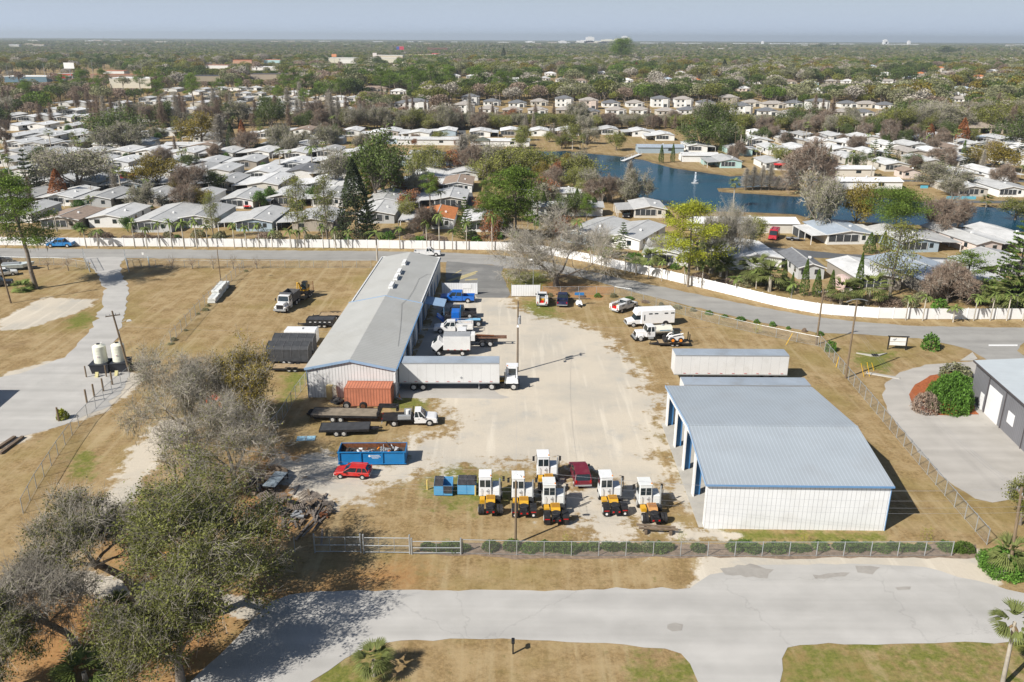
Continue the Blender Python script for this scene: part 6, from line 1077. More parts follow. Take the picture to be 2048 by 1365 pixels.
# --- yard tractors
def yard_tractor():
    t = thing('yard_tractor', 'x', 'yard truck', group='white yard tractors with yellow decks parked in the front row')
    MB().box(-0.95, 3.7, -0.45, 0.45, 0.58, 0.95).build('frame', 'black', t, bevel=0.03)
    d = MB().fru(0.55, 1.75, -0.46, 0.46, 0.96, 0.75, 1.75, -0.46, 0.46, 1.2).build('deck', 'yellow', t); m = MB()
    for i in range(4): m.box(0.9+i*0.2, 0.98+i*0.2, -0.4, 0.4, 1.203, 1.22)
    m.build('deck_tread', 'rust', d); MB().box(0.95, 1.75, 0.6, 1.12, 0.62, 1.02).build('battery_box', 'yellow', t)
    MB().cyl((0, 0, 1.0), (0, 0, 1.13), 0.46, 0.46, 20).build('fifth_wheel', 'black', t, bevel=0.02); MB().box(-0.9, -0.35, -0.3, 0.3, 0.96, 1.08).build('fifth_wheel_plate', 'black', t)
    for s in (-1, 1):
        for k in (0, 0.32): wheel(t, 0, s*(1.10-k), 0.52, 0.27)
        wheel(t, 3.0, s*1.05, 0.52, 0.28)
        MB().box(-0.97, -0.93, s*0.3-0.09, s*0.3+0.09, 0.7, 0.85).build('tail_light', 'red', t)
    WHT = (0.76, 0.77, 0.78)
    c = MB().fru(1.85, 3.55, -0.12, 1.22, 0.95, 1.95, 3.45, -0.08, 1.18, 3.08).build('cab', 'paint', t, col=WHT, bevel=0.05); MB().box(1.9, 3.6, -0.12, 1.22, 3.081, 3.16).build('cab_roof', 'paint', t, col=WHT, bevel=0.03)
    for a, b in ((0.02, 0.52), (0.60, 1.10)): MB().add([(1.885, a, 2.0), (1.885, b, 2.0), (1.925, b, 2.78), (1.925, a, 2.78), (1.95, a, 2.0), (1.95, b, 2.0), (1.99, b, 2.78), (1.99, a, 2.78)], [(0, 1, 2, 3), (7, 6, 5, 4), (0, 4, 5, 1), (1, 5, 6, 2), (2, 6, 7, 3), (3, 7, 4, 0)]).build('rear_window', 'glass', t)
    MB().fru(3.45, 3.56, 0.0, 1.1, 1.9, 3.38, 3.50, 0.0, 1.1, 2.9).build('windscreen', 'glass', t); MB().box(2.3, 3.25, 1.195, 1.23, 1.9, 2.8).build('side_window', 'glass', t); MB().box(2.3, 3.25, -0.135, -0.10, 1.9, 2.8).build('side_window', 'glass', t)
    MB().fru(1.95, 3.65, -1.12, -0.14, 0.96, 2.05, 3.55, -1.0, -0.16, 1.85).build('hood', 'paint', t, col=(0.66, 0.68, 0.70), bevel=0.04); MB().box(3.6, 3.78, -1.2, 1.2, 0.5, 0.8).build('bumper', 'black', t)
    MB().cyl((1.85, -0.95, 1.0), (1.85, -0.95, 3.05), 0.10, 0.08, 10).build('exhaust_stack', 'steel', t); MB().cyl((1.75, -1.12, 1.5), (1.75, -1.12, 2.7), 0.05, 0.05, 8).build('air_pipe', 'black', t)
    for s, y in ((1, 1.55), (-1, -1.35)): m = MB().box(3.2, 3.28, y-0.12, y+0.12, 1.95, 2.5); m.cyl((3.24, y, 2.5), (3.24, y-s*0.35, 2.6), 0.02, 0.02, 4); m.build('mirror', 'black', t)
    MB().cyl((2.1, -0.02, 3.16), (2.1, -0.02, 3.30), 0.07, 0.06, 8).build('beacon', 'amber', t); m = MB()
    for y in (0.25, 0.9): m.tube([(1.78, y, 1.0), (1.78, y, 1.75), (1.86, y, 1.8)], 0.02, 4)
    m.build('grab_rail', 'black', t); MB().cyl((1.82, 0.35, 1.55), (1.86, 0.35, 1.55), 0.1, 0.1, 12).build('round_emblem', 'grey', t); MB().box(1.2, 1.85, -1.05, -0.5, 0.5, 1.0).build('fuel_tank', 'black', t)
    return t
YT = yard_tractor(); used = False
for i, (x, y, rz, fen, lab) in enumerate([(981, 1028, 91, 0, 'white yard tractor with bare rear duals, leftmost, beside the right blue dumpster'), (1048, 1031, 91, 1, 'white yard tractor second from left, behind the street light pole, with mud flaps'), (1112, 1045, 92, 1, 'white yard tractor third from left, the nearest of the tight pair'), (1099, 983, 92, 0, 'white yard tractor parked farthest back, behind the nearest one'), (1229, 1028, 94, 1, 'white yard tractor just right of the maroon car, with logo mud flaps'), (1308, 1045, 93, 0, 'white yard tractor at the right end with an orange-tan deck')]):
    o = YT if not used else dup(YT); used = True; o.location = P(x, y); o.rotation_euler.z = R(rz); o['label'] = lab
    if fen:
        for s in (-1, 1):
            MB().prof([(-0.62, 0.85), (-0.5, 1.12), (0.5, 1.12), (0.62, 0.85), (0.56, 0.82), (0.45, 1.06), (-0.45, 1.06), (-0.56, 0.82)], s*0.93-0.33, s*0.93+0.33, 'y').build('fender', 'black', o); f = MB().box(-0.68, -0.64, s*0.93-0.3, s*0.93+0.3, 0.15, 0.9).build('mud_flap', 'black', o); MB().box(-0.70, -0.683, s*0.93-0.25, s*0.93+0.25, 0.72, 0.8).build('marker_light', 'red', f)
            if i in (1, 4): MB().cyl((-0.70, s*0.93, 0.4), (-0.685, s*0.93, 0.4), 0.13, 0.13, 8).build('round_mark', 'white', f)
    for c in o.children:
        if c.name.startswith(('cab', 'hood')): c.color = (0.76-0.03*(i % 3), 0.77-0.03*(i % 3), 0.78-0.045*(i % 3), 1)
    if i == 5:
        for c in o.children:
            if c.name.startswith('deck'): c.data = c.data.copy(); c.data.materials[0] = mat('orange_tan_deck', (0.52, 0.27, 0.10), 0.8, 0.2, 2)
o = dup(YT, P(984, 780)+Vector((0, 1.0, 0)), R(-1), 'white yard tractor coupled to the long trailer at the warehouse', 'white yard tractors with yellow decks parked in the front row')
trailer_van('semi_trailer', 'long off-white box trailer backed to the warehouse, coupled to a yard tractor', -15.35, -1.7, P(900, 783).y+1.35, R(0.6), tandem=(1.9, 3.2))
ra = P(1347, 765); trailer_van('semi_trailer', 'off-white box trailer standing behind the open shed, the rear one', ra.x+15.9, ra.x, ra.y+1.3, R(180), tandem=(1.5, 2.8))
rb = P(1368, 770, 4.1); trailer_van('semi_trailer', 'grey-roofed box trailer hidden between the shed and the rear trailer', rb.x+16.2, rb.x, rb.y+1.3, R(180))
# --- cars
car('estate_car', 'maroon people carrier with roof rails parked among the yard tractors', 'car', P(1160, 958), R(94), (0.16, 0.012, 0.025), fr=2.4, rr=-2.4, cab=(-2.35, 1.2), w=1.9, h=1.72, belt=1.05, nose=0.95, bed='none', r=0.34, wx=(1.5, -1.45), top=(0.35, 0.9))
car('hatchback', 'bright red small hatchback beside the blue scrap dumpster', 'car', P(707, 952), R(176), (0.52, 0.02, 0.015), fr=2.0, rr=-1.95, cab=(-1.85, 0.95), w=1.68, h=1.36, belt=0.85, nose=0.75, bed='none', r=0.29, wx=(1.25, -1.2), top=(0.35, 0.75))
def pick(rear, front, col, label, **k): l, a = spot(rear, front); return car(k.pop('name', 'pickup_truck'), label, k.pop('cat', 'pickup truck'), l, a, col, **k)
BLU, WHI = (0.01, 0.13, 0.52), (0.74, 0.74, 0.74)
pick((148, 494), (97, 494), (0.02, 0.20, 0.50), 'bright blue pickup on the verge by the white fence at left', cab=(-0.9, 1.45)); pick((838, 512), (872, 512), WHI, 'white pickup just behind the warehouse roof on the road', cab=(-0.2, 1.4))
pick((950, 604), (880, 603), BLU, 'bright blue crew cab pickup nosed to the warehouse', cab=(-0.9, 1.45), sc=1.08); pick((950, 634), (885, 634), (0.03, 0.03, 0.035), 'dark grey pickup beside the blue one, nosed to the warehouse', cab=(-0.9, 1.45), sc=1.05)
pick((943, 664), (868, 664), WHI, 'white service truck with toolboxes and compressor beside the warehouse', bed='service', name='service_truck', cat='service truck', fr=3.0, rr=-3.3, cab=(-0.5, 1.45), sc=1.02)
pick((1084, 618), (1084, 595), WHI, 'white service truck seen from behind by the sheet metal gate', bed='service', name='service_truck', cat='service truck'); pick((1124, 617), (1126, 597), (0.012, 0.02, 0.07), 'dark navy pickup seen from behind by the gate', cab=(-0.7, 1.45))
pick((1222, 629), (1272, 611), WHI, 'white service pickup with ladder racks behind the white bus', bed='service', name='service_truck', cat='service truck', sc=1.0)
# flatbed truck + gooseneck
t = pick((778, 848), (878, 846), WHI, 'white flatbed truck hitched to the gooseneck trailer', bed='flat', name='flatbed_truck', cat='flatbed truck', fr=2.9, rr=-3.9, cab=(0.1, 1.5), wx=(2.0, -2.4), h=1.95, sc=1.0)
MB().box(-3.9, -0.05, -1.15, 1.15, 0.92, 1.05).build('flat_deck', 'black', t); MB().box(-0.12, -0.04, -1.0, 1.0, 1.05, 1.95).build('headache_rack', 'black', t); MB().box(-3.9, 0.1, -0.4, 0.4, 0.5, 0.91).build('frame', 'black', t)
MB().box(-1.9, -0.3, -1.1, -0.6, 1.052, 1.5).build('tool_box', 'grey', t); MB().box(-1.2, -0.3, 0.45, 1.1, 1.052, 1.6).build('tool_box', 'grey', t); MB().cyl((-0.7, -0.1, 1.052), (-0.7, -0.1, 1.9), 0.25, 0.25, 10).build('tank', 'white', t)
def flat_trailer(name, label, loc, rz, L=7, w=2.4, deck='plank', z=0.85, wx=(2.4, 3.3), cat='flat trailer', goose=False, r=0.38, side=0.0, tongue=1.4, low=False):
    t = thing(name, label, cat, loc, rz)
    MB().box(0, L, -w/2+0.06, w/2-0.06, z-0.06, z).build('deck', deck, t); m = MB().box(0, L, -w/2, -w/2+0.07, z-0.25, z+0.03+side); m.box(0, L, w/2-0.07, w/2, z-0.25, z+0.03+side); m.box(-0.06, 0, -w/2, w/2, z-0.25, z+0.03); m.box(L, L+0.06, -w/2, w/2, z-0.25, z+0.03+side); m.box(0, L, -0.35, 0.35, z-0.35, z-0.07); m.build('frame', 'black', t)
    for x in wx:
        for s in (-1, 1): wheel(t, x, s*(w/2-0.14 if low else w/2+0.05-0.22), r, 0.24)
    if goose:
        m = MB()
        for s in (-0.35, 0.35): m.box(L, L+0.25, s-0.12, s+0.12, z, z+1.0); m.box(L+0.1, L+2.5, s-0.10, s+0.10, z+0.85, z+1.08)
        m.box(L+2.3, L+2.6, -0.3, 0.3, z+0.35, z+1.06); m.build('gooseneck', 'black', t); MB().box(L-0.02, L+0.3, -w/2, w/2, z+0.031, z+0.5).build('toolbox', 'black', t)
    else: m = MB().prof([(L, -0.5), (L+tongue, -0.06), (L+tongue, 0.06), (L, 0.5)], z-0.4, z-0.27, 'z'); m.cyl((L+tongue-0.2, 0, 0.05), (L+tongue-0.2, 0, z), 0.05, 0.05, 6); m.build('drawbar', 'black', t)
    if not low:
        m = MB()
        for s in (-1, 1): m.box(wx[0]-0.5, wx[-1]+0.5, s*(w/2+0.03)-(0.0 if s > 0 else 0.2), s*(w/2+0.03)+(0.2 if s > 0 else 0.0), 2*r+0.02, 2*r+0.07)
        m.build('fender', 'black', t)
    return t
g_ = flat_trailer('gooseneck_trailer', 'black gooseneck flatbed trailer with weathered wood deck', P(622, 845)+Vector((0, 1.25, 0)), R(-2), 8.4, 2.5, mat('grey_planks', (0.24, 0.20, 0.15), 0.9, 0.25, 1.5, stripe=(1, 0.25, 0.1, 0.5)), 0.95, (2.8, 3.8), goose=True, low=True)
flat_trailer('flat_trailer', 'low black deck trailer in front of the gooseneck one', P(638, 876)+Vector((0, 1.2, 0)), R(4), 5.9, 2.3, 'tarp', 0.9, (2.0, 2.9), low=True, tongue=1.6); flat_trailer('flat_trailer', 'tan wood deck trailer beside the warehouse front left corner', P(612, 746)+Vector((0, 1.1, 0)), R(180), 5.0, 2.1, 'plank', 0.6, (1.6, 2.45))
t = thing('metal_sheet', 'pale blue metal sheet lying on the grass left of the low black trailer', 'metal sheet', P(612, 878), R(5)); MB().box(-1.1, 1.1, -0.6, 0.6, 0.03, 0.08).build('sheet', mat('pale_blue_sheet', (0.30, 0.50, 0.62), 0.4), t); MB().box(-0.05, 0.05, -0.6, 0.6, 0.081, 0.10).build('seam', 'grey', t)
# container, tyres, tan tank
ORG = mat('faded_orange_ribs', (0.52, 0.19, 0.11), 0.7, 0.12, 0.8, stripe=(0, 0.38, 0.3, 0.62), dirt=((0.30, 0.12, 0.07), 0.5, 1.2))
t = thing('shipping_container', 'faded orange shipping container against the warehouse front', 'container', P(690, 813), R(-1)); MB().box(0, 6.1, 0, 2.44, 0.08, 2.5).build('box', ORG, t); MB().box(0.05, 6.05, 0.05, 2.39, 2.5, 2.56).build('roof', ORG, t)
m = MB()
for x in (-0.02, 6.0):
    for y in (-0.02, 2.34): m.box(x, x+0.12, y, y+0.12, 0, 2.6)
for z in (0.05, 2.5):
    m.box(-0.02, 6.12, -0.03, -0.003, z, z+0.12); m.box(-0.02, 6.12, 2.443, 2.47, z, z+0.12)
m.build('corner_frame', mat('dull_orange', (0.40, 0.14, 0.08), 0.7), t); m = MB().box(6.103, 6.14, 0.1, 1.2, 0.2, 2.45); m.box(6.103, 6.14, 1.25, 2.35, 0.2, 2.45); m.build('door', ORG, t)
for i, (x, y) in enumerate([(695, 816), (728, 817)]):
    o = MB().cyl((0, -0.14, 0.5), (0, 0.14, 0.55), 0.52, 0.52, 20).build('truck_tyre', 'tyre', None, loc=P(x, y)-Vector((0, 0.35, 0))); tag(o, ['large truck tyre with white rim leaning on the orange container', 'large truck tyre with rusty rim leaning on the orange container'][i], 'tyre'); MB().cyl((0, -0.20, 0.5), (0, -0.145, 0.51), 0.3, 0.3, 14).build('rim', ['rim', 'rust'][i], o)
for i in range(22):
    a = rnd.uniform(0, 6.28); k = i % 11; zz = 0.15+(i//8)*0.28; p = P(676+rnd.uniform(-14, 12), 806+rnd.uniform(-6, 4)) if i < 14 else P(628+rnd.uniform(-14, 14), 832+rnd.uniform(-5, 5)); p.z = zz if i < 14 else 0.15+(i % 3)*0.25
    m = MB(); R0, r0 = 0.45, 0.13; n = 14
    vs = [((R0-r0+r0*1.2*math.cos(b))*math.cos(c), (R0-r0+r0*1.2*math.cos(b))*math.sin(c), r0*math.sin(b)) for c in [6.283*j/n for j in range(n)] for b in [6.283*q/6 for q in range(6)]]
    m.add(vs, [(j*6+q, ((j+1) % n)*6+q, ((j+1) % n)*6+(q+1) % 6, j*6+(q+1) % 6) for j in range(n) for q in range(6)]); o = m.build('tyre', 'tyre', None, loc=p); o.rotation_euler = (rnd.uniform(-0.9, 0.9), rnd.uniform(-0.6, 0.6), a); tag(o, 'worn black tyre in the heap ' + ('left of the orange container' if i < 14 else 'left of the gooseneck trailer'), 'tyre', 'tyre heap beside the container' if i < 14 else 'tyre heap by the gooseneck trailer')
t = thing('crate', 'tan boxy crate with cream cover against the warehouse front wall', 'crate', P(664, 800), 0); MB().box(-0.7, 0.1, 0, 1.0, 0, 1.9).build('body', mat('tan_foam', (0.50, 0.40, 0.19), 0.8, stripe=(0, 0.25, 0.1, 0.8)), t); MB().fru(0.1, 0.8, 0, 1.0, 0, 0.15, 0.6, 0, 1, 1.85).build('cover', mat('cream_cover', (0.45, 0.42, 0.34), 0.8), t)
t = thing('traffic_cone', 'orange traffic cone beside the trailer wheels', 'cone', P(799, 798)); MB().box(-0.2, 0.2, -0.2, 0.2, 0, 0.04).build('base', 'amber', t); MB().cyl((0, 0, 0.04), (0, 0, 0.75), 0.15, 0.03, 10).build('cone', 'amber', t)
# dumpsters
def dumpster(x, y, label, openlid):
    t = thing('dumpster', label, 'dumpster', P(x, y), R(-1)); BL = mat('light_blue_paint', (0.10, 0.33, 0.58), 0.6, 0.1, 1.0, dirt=((0.2, 0.25, 0.3), 0.3, 1.5))
    m = MB().box(0, 1.95, 0, 0.06, 0.12, 1.25); m.box(0, 1.95, 1.35, 1.41, 0.12, 1.6); m.box(0, 1.95, 0.06, 1.35, 0.12, 0.18); m.prof([(0.06, 0.18), (1.35, 0.18), (1.35, 1.6), (0.06, 1.25)], 0, 0.06, 'x'); m.prof([(0.06, 0.18), (1.35, 0.18), (1.35, 1.6), (0.06, 1.25)], 1.89, 1.95, 'x'); m.build('body', BL, t)
    for k in range(2):
        x0, x1 = 0.03+k*0.97, 0.95+k*0.97
        if openlid and k == 1: MB().fru(x0, x1, -0.10, -0.04, 0.45, x0, x1, -0.05, 0.0, 1.25).build('lid', mat('ribbed_black_lid', (0.02, 0.02, 0.022), 0.5, 0.2, 1, stripe=(0, 0.13, 0.3, 6.0)), t)
        else: m = MB(); slab(m, [(x0, -0.05, 1.30), (x1, -0.05, 1.30), (x1, 1.4, 1.68), (x0, 1.4, 1.68)], 0.05); m.build('lid', mat('ribbed_black_lid', (0.02, 0.02, 0.022), 0.5, 0.2, 1, stripe=(0, 0.13, 0.3, 6.0)), t)
    MB().box(0.97, 1.0, -0.02, -0.002, 0.2, 1.2).build('seam', 'blue', t)
dumpster(868, 993, 'light blue dumpster with one lid hanging open, left of the pair', True); dumpster(915, 991, 'light blue dumpster with both lids closed, right of the pair', False)
t = thing('roll_off_dumpster', 'bright blue open-top roll-off dumpster full of scrap metal', 'dumpster', P(677, 932), R(1.5)); RB = mat('roll_off_blue', (0.012, 0.17, 0.42), 0.5, 0.1, 0.8, dirt=((0.05, 0.2, 0.35), 0.4, 1.5)); L, w, h = 7.6, 2.4, 1.5
m = MB().box(0, L, 0, 0.08, 0.2, h+0.2); m.box(0, L, w-0.08, w, 0.2, h+0.2); m.box(0, 0.08, 0.08, w-0.08, 0.2, h+0.2); m.box(L-0.08, L, 0.08, w-0.08, 0.2, h+0.2); m.box(0, L, 0.08, w-0.08, 0.2, 0.3); m.build('body', RB, t)
MB().box(0.09, L-0.09, w-0.1, w-0.083, 0.32, h+0.15).build('rusty_lining', 'rust', t); m = MB()
for i in range(4): m.box(0.1+i*2.42, 0.22+i*2.42, -0.12, -0.002, 0.2, h+0.15)
m.box(-0.05, L+0.05, -0.13, -0.005, h+0.16, h+0.26); m.box(-0.05, L+0.05, -0.11, -0.006, 0.2, 0.3); m.build('rib', RB, t); MB().box(0.1, L-0.1, 0.5, 0.7, 0.0, 0.2).build('skid', 'black', t); MB().box(0.1, L-0.1, 1.7, 1.9, 0.0, 0.2).build('skid', 'black', t)
m = MB()   # painted logo: ring and two rows of small glyph-like marks, unreadable in the photo
for r_, n_, z in ((0, 8, 1.22), (1, 9, 1.05), (2, 6, 0.90)):
    for i in range(n_): m.box(3.75+i*0.12+(r_ == 2)*0.1, 3.75+i*0.12+0.07+(r_ == 2)*0.1, -0.02, -0.003, z, z+0.09)
m.cyl((3.55, -0.02, 1.2), (3.55, -0.003, 1.2), 0.14, 0.14, 10); m.build('painted_mark', 'white', t)
for i in range(34):
    x, y = rnd.uniform(0.5, L-0.6), rnd.uniform(0.4, w-0.5); c = rnd.choice(['rust', 'rust', 'grey', 'white', 'black', 'steel', 'tyre', 'amber'] if i % 9 else ['white']); k = i % 3; m = MB(); s = rnd.uniform(0.15, 0.38)
    if k == 0: m.box(-s, s, -s*0.6, s*0.6, -s*0.4, s*0.4)
    elif k == 1: m.cyl((-s, 0, 0), (s, 0.1, 0.1), s*0.5, s*0.5, 9)
    else: m.cyl((-s*2.2, 0, 0), (s*2.2, 0, 0.15), 0.07, 0.05, 6)
    o = m.build('scrap_piece', c, None, loc=t.location+Vector((x*math.cos(R(1.5)), y+x*math.sin(R(1.5)), 1.15+rnd.uniform(0, 0.3)))); o.rotation_euler = (rnd.uniform(-.5, .5), rnd.uniform(-.5, .5), rnd.uniform(0, 3)); tag(o, f"{ {'rust': 'rusty', 'grey': 'grey', 'white': 'white', 'black': 'black', 'steel': 'silvery', 'tyre': 'black rubber', 'amber': 'orange'}[c]} scrap piece lying in the blue roll-off dumpster", 'scrap', 'scrap metal in the roll-off dumpster')
MB().box(0.09, L-0.09, 0.09, w-0.11, 0.31, 1.12).build('scrap_fill', mat('dark_scrap', (0.07, 0.055, 0.045), 0.9, 0.5, 2.5, bump=0.8), t)
# --- heavy trucks
def cabover_nose(t, x, w=2.3, col=(0.74, 0.74, 0.74), hz=2.7):
    "conventional cab: bonnet from x to x+1.9, cab behind it"
    MB().fru(x-0.1, x+1.75, -0.85, 0.85, 0.75, x-0.1, x+1.65, -0.72, 0.72, 1.75).build('hood', 'paint', t, col=col, bevel=0.06); MB().fru(x+0.35, x+1.45, -w/2, w/2, 0.75, x+0.45, x+1.35, -w/2+0.1, w/2-0.1, 1.25).build('fender', 'paint', t, col=col, bevel=0.05)
    MB().box(x-1.7, x-0.103, -w/2+0.05, w/2-0.05, 0.8, 1.75).build('cab', 'paint', t, col=col, bevel=0.04); MB().fru(x-1.68, x-0.1, -w/2+0.08, w/2-0.08, 1.751, x-1.6, x-0.35, -w/2+0.2, w/2-0.2, hz-0.1).build('windows', 'glass', t); MB().box(x-1.65, x-0.3, -w/2+0.15, w/2-0.15, hz-0.1, hz).build('cab_roof', 'paint', t, col=col, bevel=0.04)
    m = MB()
    for a, A in ((x-1.66, x-1.58), (x-0.14, x-0.36), (x-0.95, x-0.98)):
        for s in (-1, 1): m.cyl((a, s*(w/2-0.1), 1.75), (A, s*(w/2-0.21), hz-0.08), 0.07, 0.06, 5)
    m.build('pillars', 'paint', t, col=col)
    MB().box(x+1.72, x+1.80, -0.6, 0.6, 0.85, 1.55).build('grille', 'black', t); MB().box(x+1.75, x+1.98, -w/2, w/2, 0.5, 0.82).build('bumper', 'steel', t)
    for s in (-1, 1): MB().box(x+1.5, x+1.74, s*0.95-0.14, s*0.95+0.14, 1.0, 1.2).build('headlight', 'white', t); MB().box(x-0.1, x, s*(w/2+0.25)-0.1, s*(w/2+0.25)+0.1, 1.8, 2.3).build('mirror', 'black', t); wheel(t, x+0.9, s*(w/2-0.16), 0.5, 0.28); MB().box(x-1.4, x-0.5, s*(w/2-0.04)-0.12, s*(w/2-0.04)+0.12, 0.45, 0.78).build('step', 'steel', t)
def duals(t, xs, w=2.35, r=0.5):
    for x in xs:
        for s in (-1, 1):
            for k in (0, 0.32): wheel(t, x, s*(w/2-0.15-k), r, 0.26)
def chassis(t, x0, x1, z=0.95): MB().box(x0, x1, -0.42, 0.42, z-0.3, z).build('frame', 'black', t)
# dump truck
l, a = spot((597, 598), (552, 634)); t = thing('dump_truck', 'white-cabbed dump truck with dark ribbed body in the left field', 'dump truck', l, a); t.scale = (0.97,)*3; cabover_nose(t, 1.9); chassis(t, -3.7, 3.4); duals(t, (-2.9, -1.7))
DG = mat('dump_body_grey', (0.10, 0.10, 0.105), 0.5, 0.15, 1.0, dirt=((0.25, 0.23, 0.2), 0.4, 1.0)); m = MB().box(-3.8, 0.05, -1.2, -1.1, 1.1, 2.6); m.box(-3.8, 0.05, 1.1, 1.2, 1.1, 2.6); m.box(-3.8, 0.05, -1.1, 1.1, 1.1, 1.2); m.box(-0.02, 0.08, -1.1, 1.1, 1.2, 2.9); m.box(-3.85, -3.75, -1.1, 1.1, 1.2, 2.5)
for i in range(8): m.box(-3.6+i*0.48, -3.5+i*0.48, -1.27, -1.203, 1.15, 2.55); m.box(-3.6+i*0.48, -3.5+i*0.48, 1.203, 1.27, 1.15, 2.55)
m.box(0.08, 0.7, -1.15, 1.15, 2.82, 2.92); m.build('dump_body', DG, t)
# equipment trailer with excavator
l2 = P(588, 613); a2 = math.atan2((P(588, 613)-P(618, 588)).y, (P(588, 613)-P(618, 588)).x); b2 = P(618, 588)
t = flat_trailer('equipment_trailer', 'black equipment trailer hitched behind the dump truck, with raised ramp', b2, a2, 5.6, 2.2, 'plank', 0.75, (1.5, 2.4)); m = MB()
for s in (-0.9, 0.9): m.box(-0.1, -0.02, s-0.05, s+0.05, 0.8, 2.5)
for k in range(6): m.box(-0.1, -0.02, -0.9, 0.9, 0.9+k*0.28, 0.95+k*0.28)
m.build('ramp', 'rust', t)
t = thing('mini_excavator', 'yellow and black mini excavator chained on the equipment trailer', 'excavator', b2+Vector((math.cos(a2)*2.6, math.sin(a2)*2.6, 0.76)), a2)
for s in (-0.7, 0.7): MB().prof([(-1.1, 0.15), (-0.9, 0.0), (0.9, 0.0), (1.1, 0.15), (1.1, 0.4), (0.9, 0.52), (-0.9, 0.52), (-1.1, 0.4)], s-0.18, s+0.18, 'y').build('track', 'tyre', t)
MB().cyl((0, 0, 0.4), (0, 0, 0.62), 0.55, 0.55, 16).build('turntable', 'black', t); MB().box(-1.15, 0.4, -0.8, 0.8, 0.62, 1.1).build('upper_body', 'yellow', t, bevel=0.06); MB().box(-1.2, -0.5, -0.8, 0.8, 1.1, 1.55).build('engine_cover', 'black', t, bevel=0.05)
MB().fru(-0.5, 0.75, -0.1, 0.78, 1.1, -0.4, 0.6, -0.05, 0.73, 2.35).build('cab_glass', 'glass', t); MB().box(-0.45, 0.68, -0.1, 0.78, 2.35, 2.43).build('cab_roof', 'black', t)
bm_ = MB().tube([(0.5, -0.4, 0.9), (1.0, -0.4, 2.3), (1.9, -0.4, 2.6)], 0.16, 6).build('boom', 'yellow', t); MB().tube([(1.9, -0.4, 2.6), (2.1, -0.4, 1.2)], 0.11, 6).build('stick', 'yellow', t); MB().prof([(1.9, 1.2), (2.3, 1.1), (2.2, 0.6), (1.8, 0.5), (1.7, 0.8)], -0.7, -0.1, 'y').build('bucket', 'black', t)
# left field trailers
t = flat_trailer('dump_trailer', 'black high-sided dump trailer beside the warehouse left wall', P(668, 657)+Vector((0, 1.1, 0)), R(180), 4.6, 2.2, 'black', 0.7, (1.6, 2.45), tongue=1.7); m = MB().box(0, 4.6, -1.08, -1.0, 0.73, 1.45); m.box(0, 4.6, 1.0, 1.08, 0.73, 1.45); m.box(4.5, 4.6, -1, 1, 0.73, 1.45); m.box(0, 0.08, -1, 1, 0.73, 1.45); m.build('side_wall', 'black', t); MB().box(0.1, 4.5, -0.99, 0.99, 1.3, 1.4).build('tarp_cover', 'tarp', t)
m = MB(); [m.box(0.5+i*0.8, 0.85+i*0.8, 1.083, 1.095, 1.0, 1.1) for i in range(5)]; m.build('reflective_tape', 'white', t)
flat_trailer('flat_trailer', 'tan-decked trailer half hidden behind the black dump trailer', P(690, 640)+Vector((0, 1, 0)), R(180), 4.4, 2.1, 'plank', 0.7, (1.6, 2.4)); 
t = thing('enclosed_trailer', 'white enclosed cargo trailer with roof vent in the left field', 'cargo trailer', P(570, 693), 0); MB().box(0, 4.9, 0, 2.3, 0.45, 2.55).build('body', 'paint', t, col=(0.78, 0.78, 0.78), bevel=0.08); MB().box(1.9, 2.7, 0.8, 1.5, 2.552, 2.75).build('roof_vent', 'white', t); MB().box(0, 4.9, -0.02, -0.003, 0.5, 0.75).build('stone_guard', 'grey', t)
for x in (2.0, 2.8): wheel(t, x, -0.05, 0.35, 0.22); wheel(t, x, 2.35, 0.35, 0.22)
MB().box(-1.2, 0, 1.05, 1.25, 0.4, 0.5).build('drawbar', 'black', t); MB().box(4.903, 4.93, 0.1, 2.2, 0.5, 2.45).build('rear_door', 'white', t)
def tented(x, y, label):
    t = thing('covered_trailer', label, 'covered trailer', P(x, y), R(-1.5)); L = 6.2
    MB().prof([(0, 0.5), (0, 2.35), (0.5, 2.7), (1.9, 3.05), (2.3, 2.6), (2.3, 0.5)], 0, L, 'x').build('tarp_cover', 'tarp', t); m = MB()
    for i in range(6): m.tube([(i*L/5, -0.02, 1.0), (i*L/5, -0.02, 2.35), (i*L/5, 0.5, 2.72), (i*L/5, 1.9, 3.08), (i*L/5, 2.32, 2.6)], 0.035, 4)
    m.build('hoop_ribs', mat('tarp_seam', (0.12, 0.12, 0.125), 0.7), t); MB().box(0, L, 0.0, 2.3, 0.42, 0.50).build('frame', 'black', t)
    for xx in (2.6, 3.4): wheel(t, xx, -0.02, 0.33, 0.22); wheel(t, xx, 2.3, 0.33, 0.22)
tented(546, 712, 'black tarp covered trailer, the rear of two identical ones'); tented(534, 729, 'black tarp covered trailer, the front of the two, by the wood deck trailer')
# row by the warehouse: blue tractor unit with open hood
l, a = spot((966, 650), (880, 650)); t = thing('road_tractor', 'blue truck tractor with raised bonnet and pale blue frame, by the warehouse', 'truck', l, a); chassis(t, -3.6, 2.8, 0.95); duals(t, (-2.9, -1.6)); MB().box(-3.2, 0.4, -0.5, 0.5, 0.951, 1.03).build('frame_top', mat('sky_blue_frame', (0.22, 0.48, 0.70), 0.5), t); MB().box(0.3, 1.6, -1.1, 1.1, 0.9, 2.6).build('cab', 'paint', t, col=BLU, bevel=0.06); MB().box(1.603, 1.64, -0.9, 0.9, 1.7, 2.45).build('windscreen', 'glass', t)
m = MB(); slab(m, [(2.9, -0.9, 0.9), (2.9, 0.9, 0.9), (4.0, 0.8, 1.9), (4.0, -0.8, 1.9)], 0.25); m.build('open_hood', 'paint', t, col=BLU); MB().box(1.7, 2.8, -0.45, 0.45, 0.951, 1.6).build('engine', 'black', t)
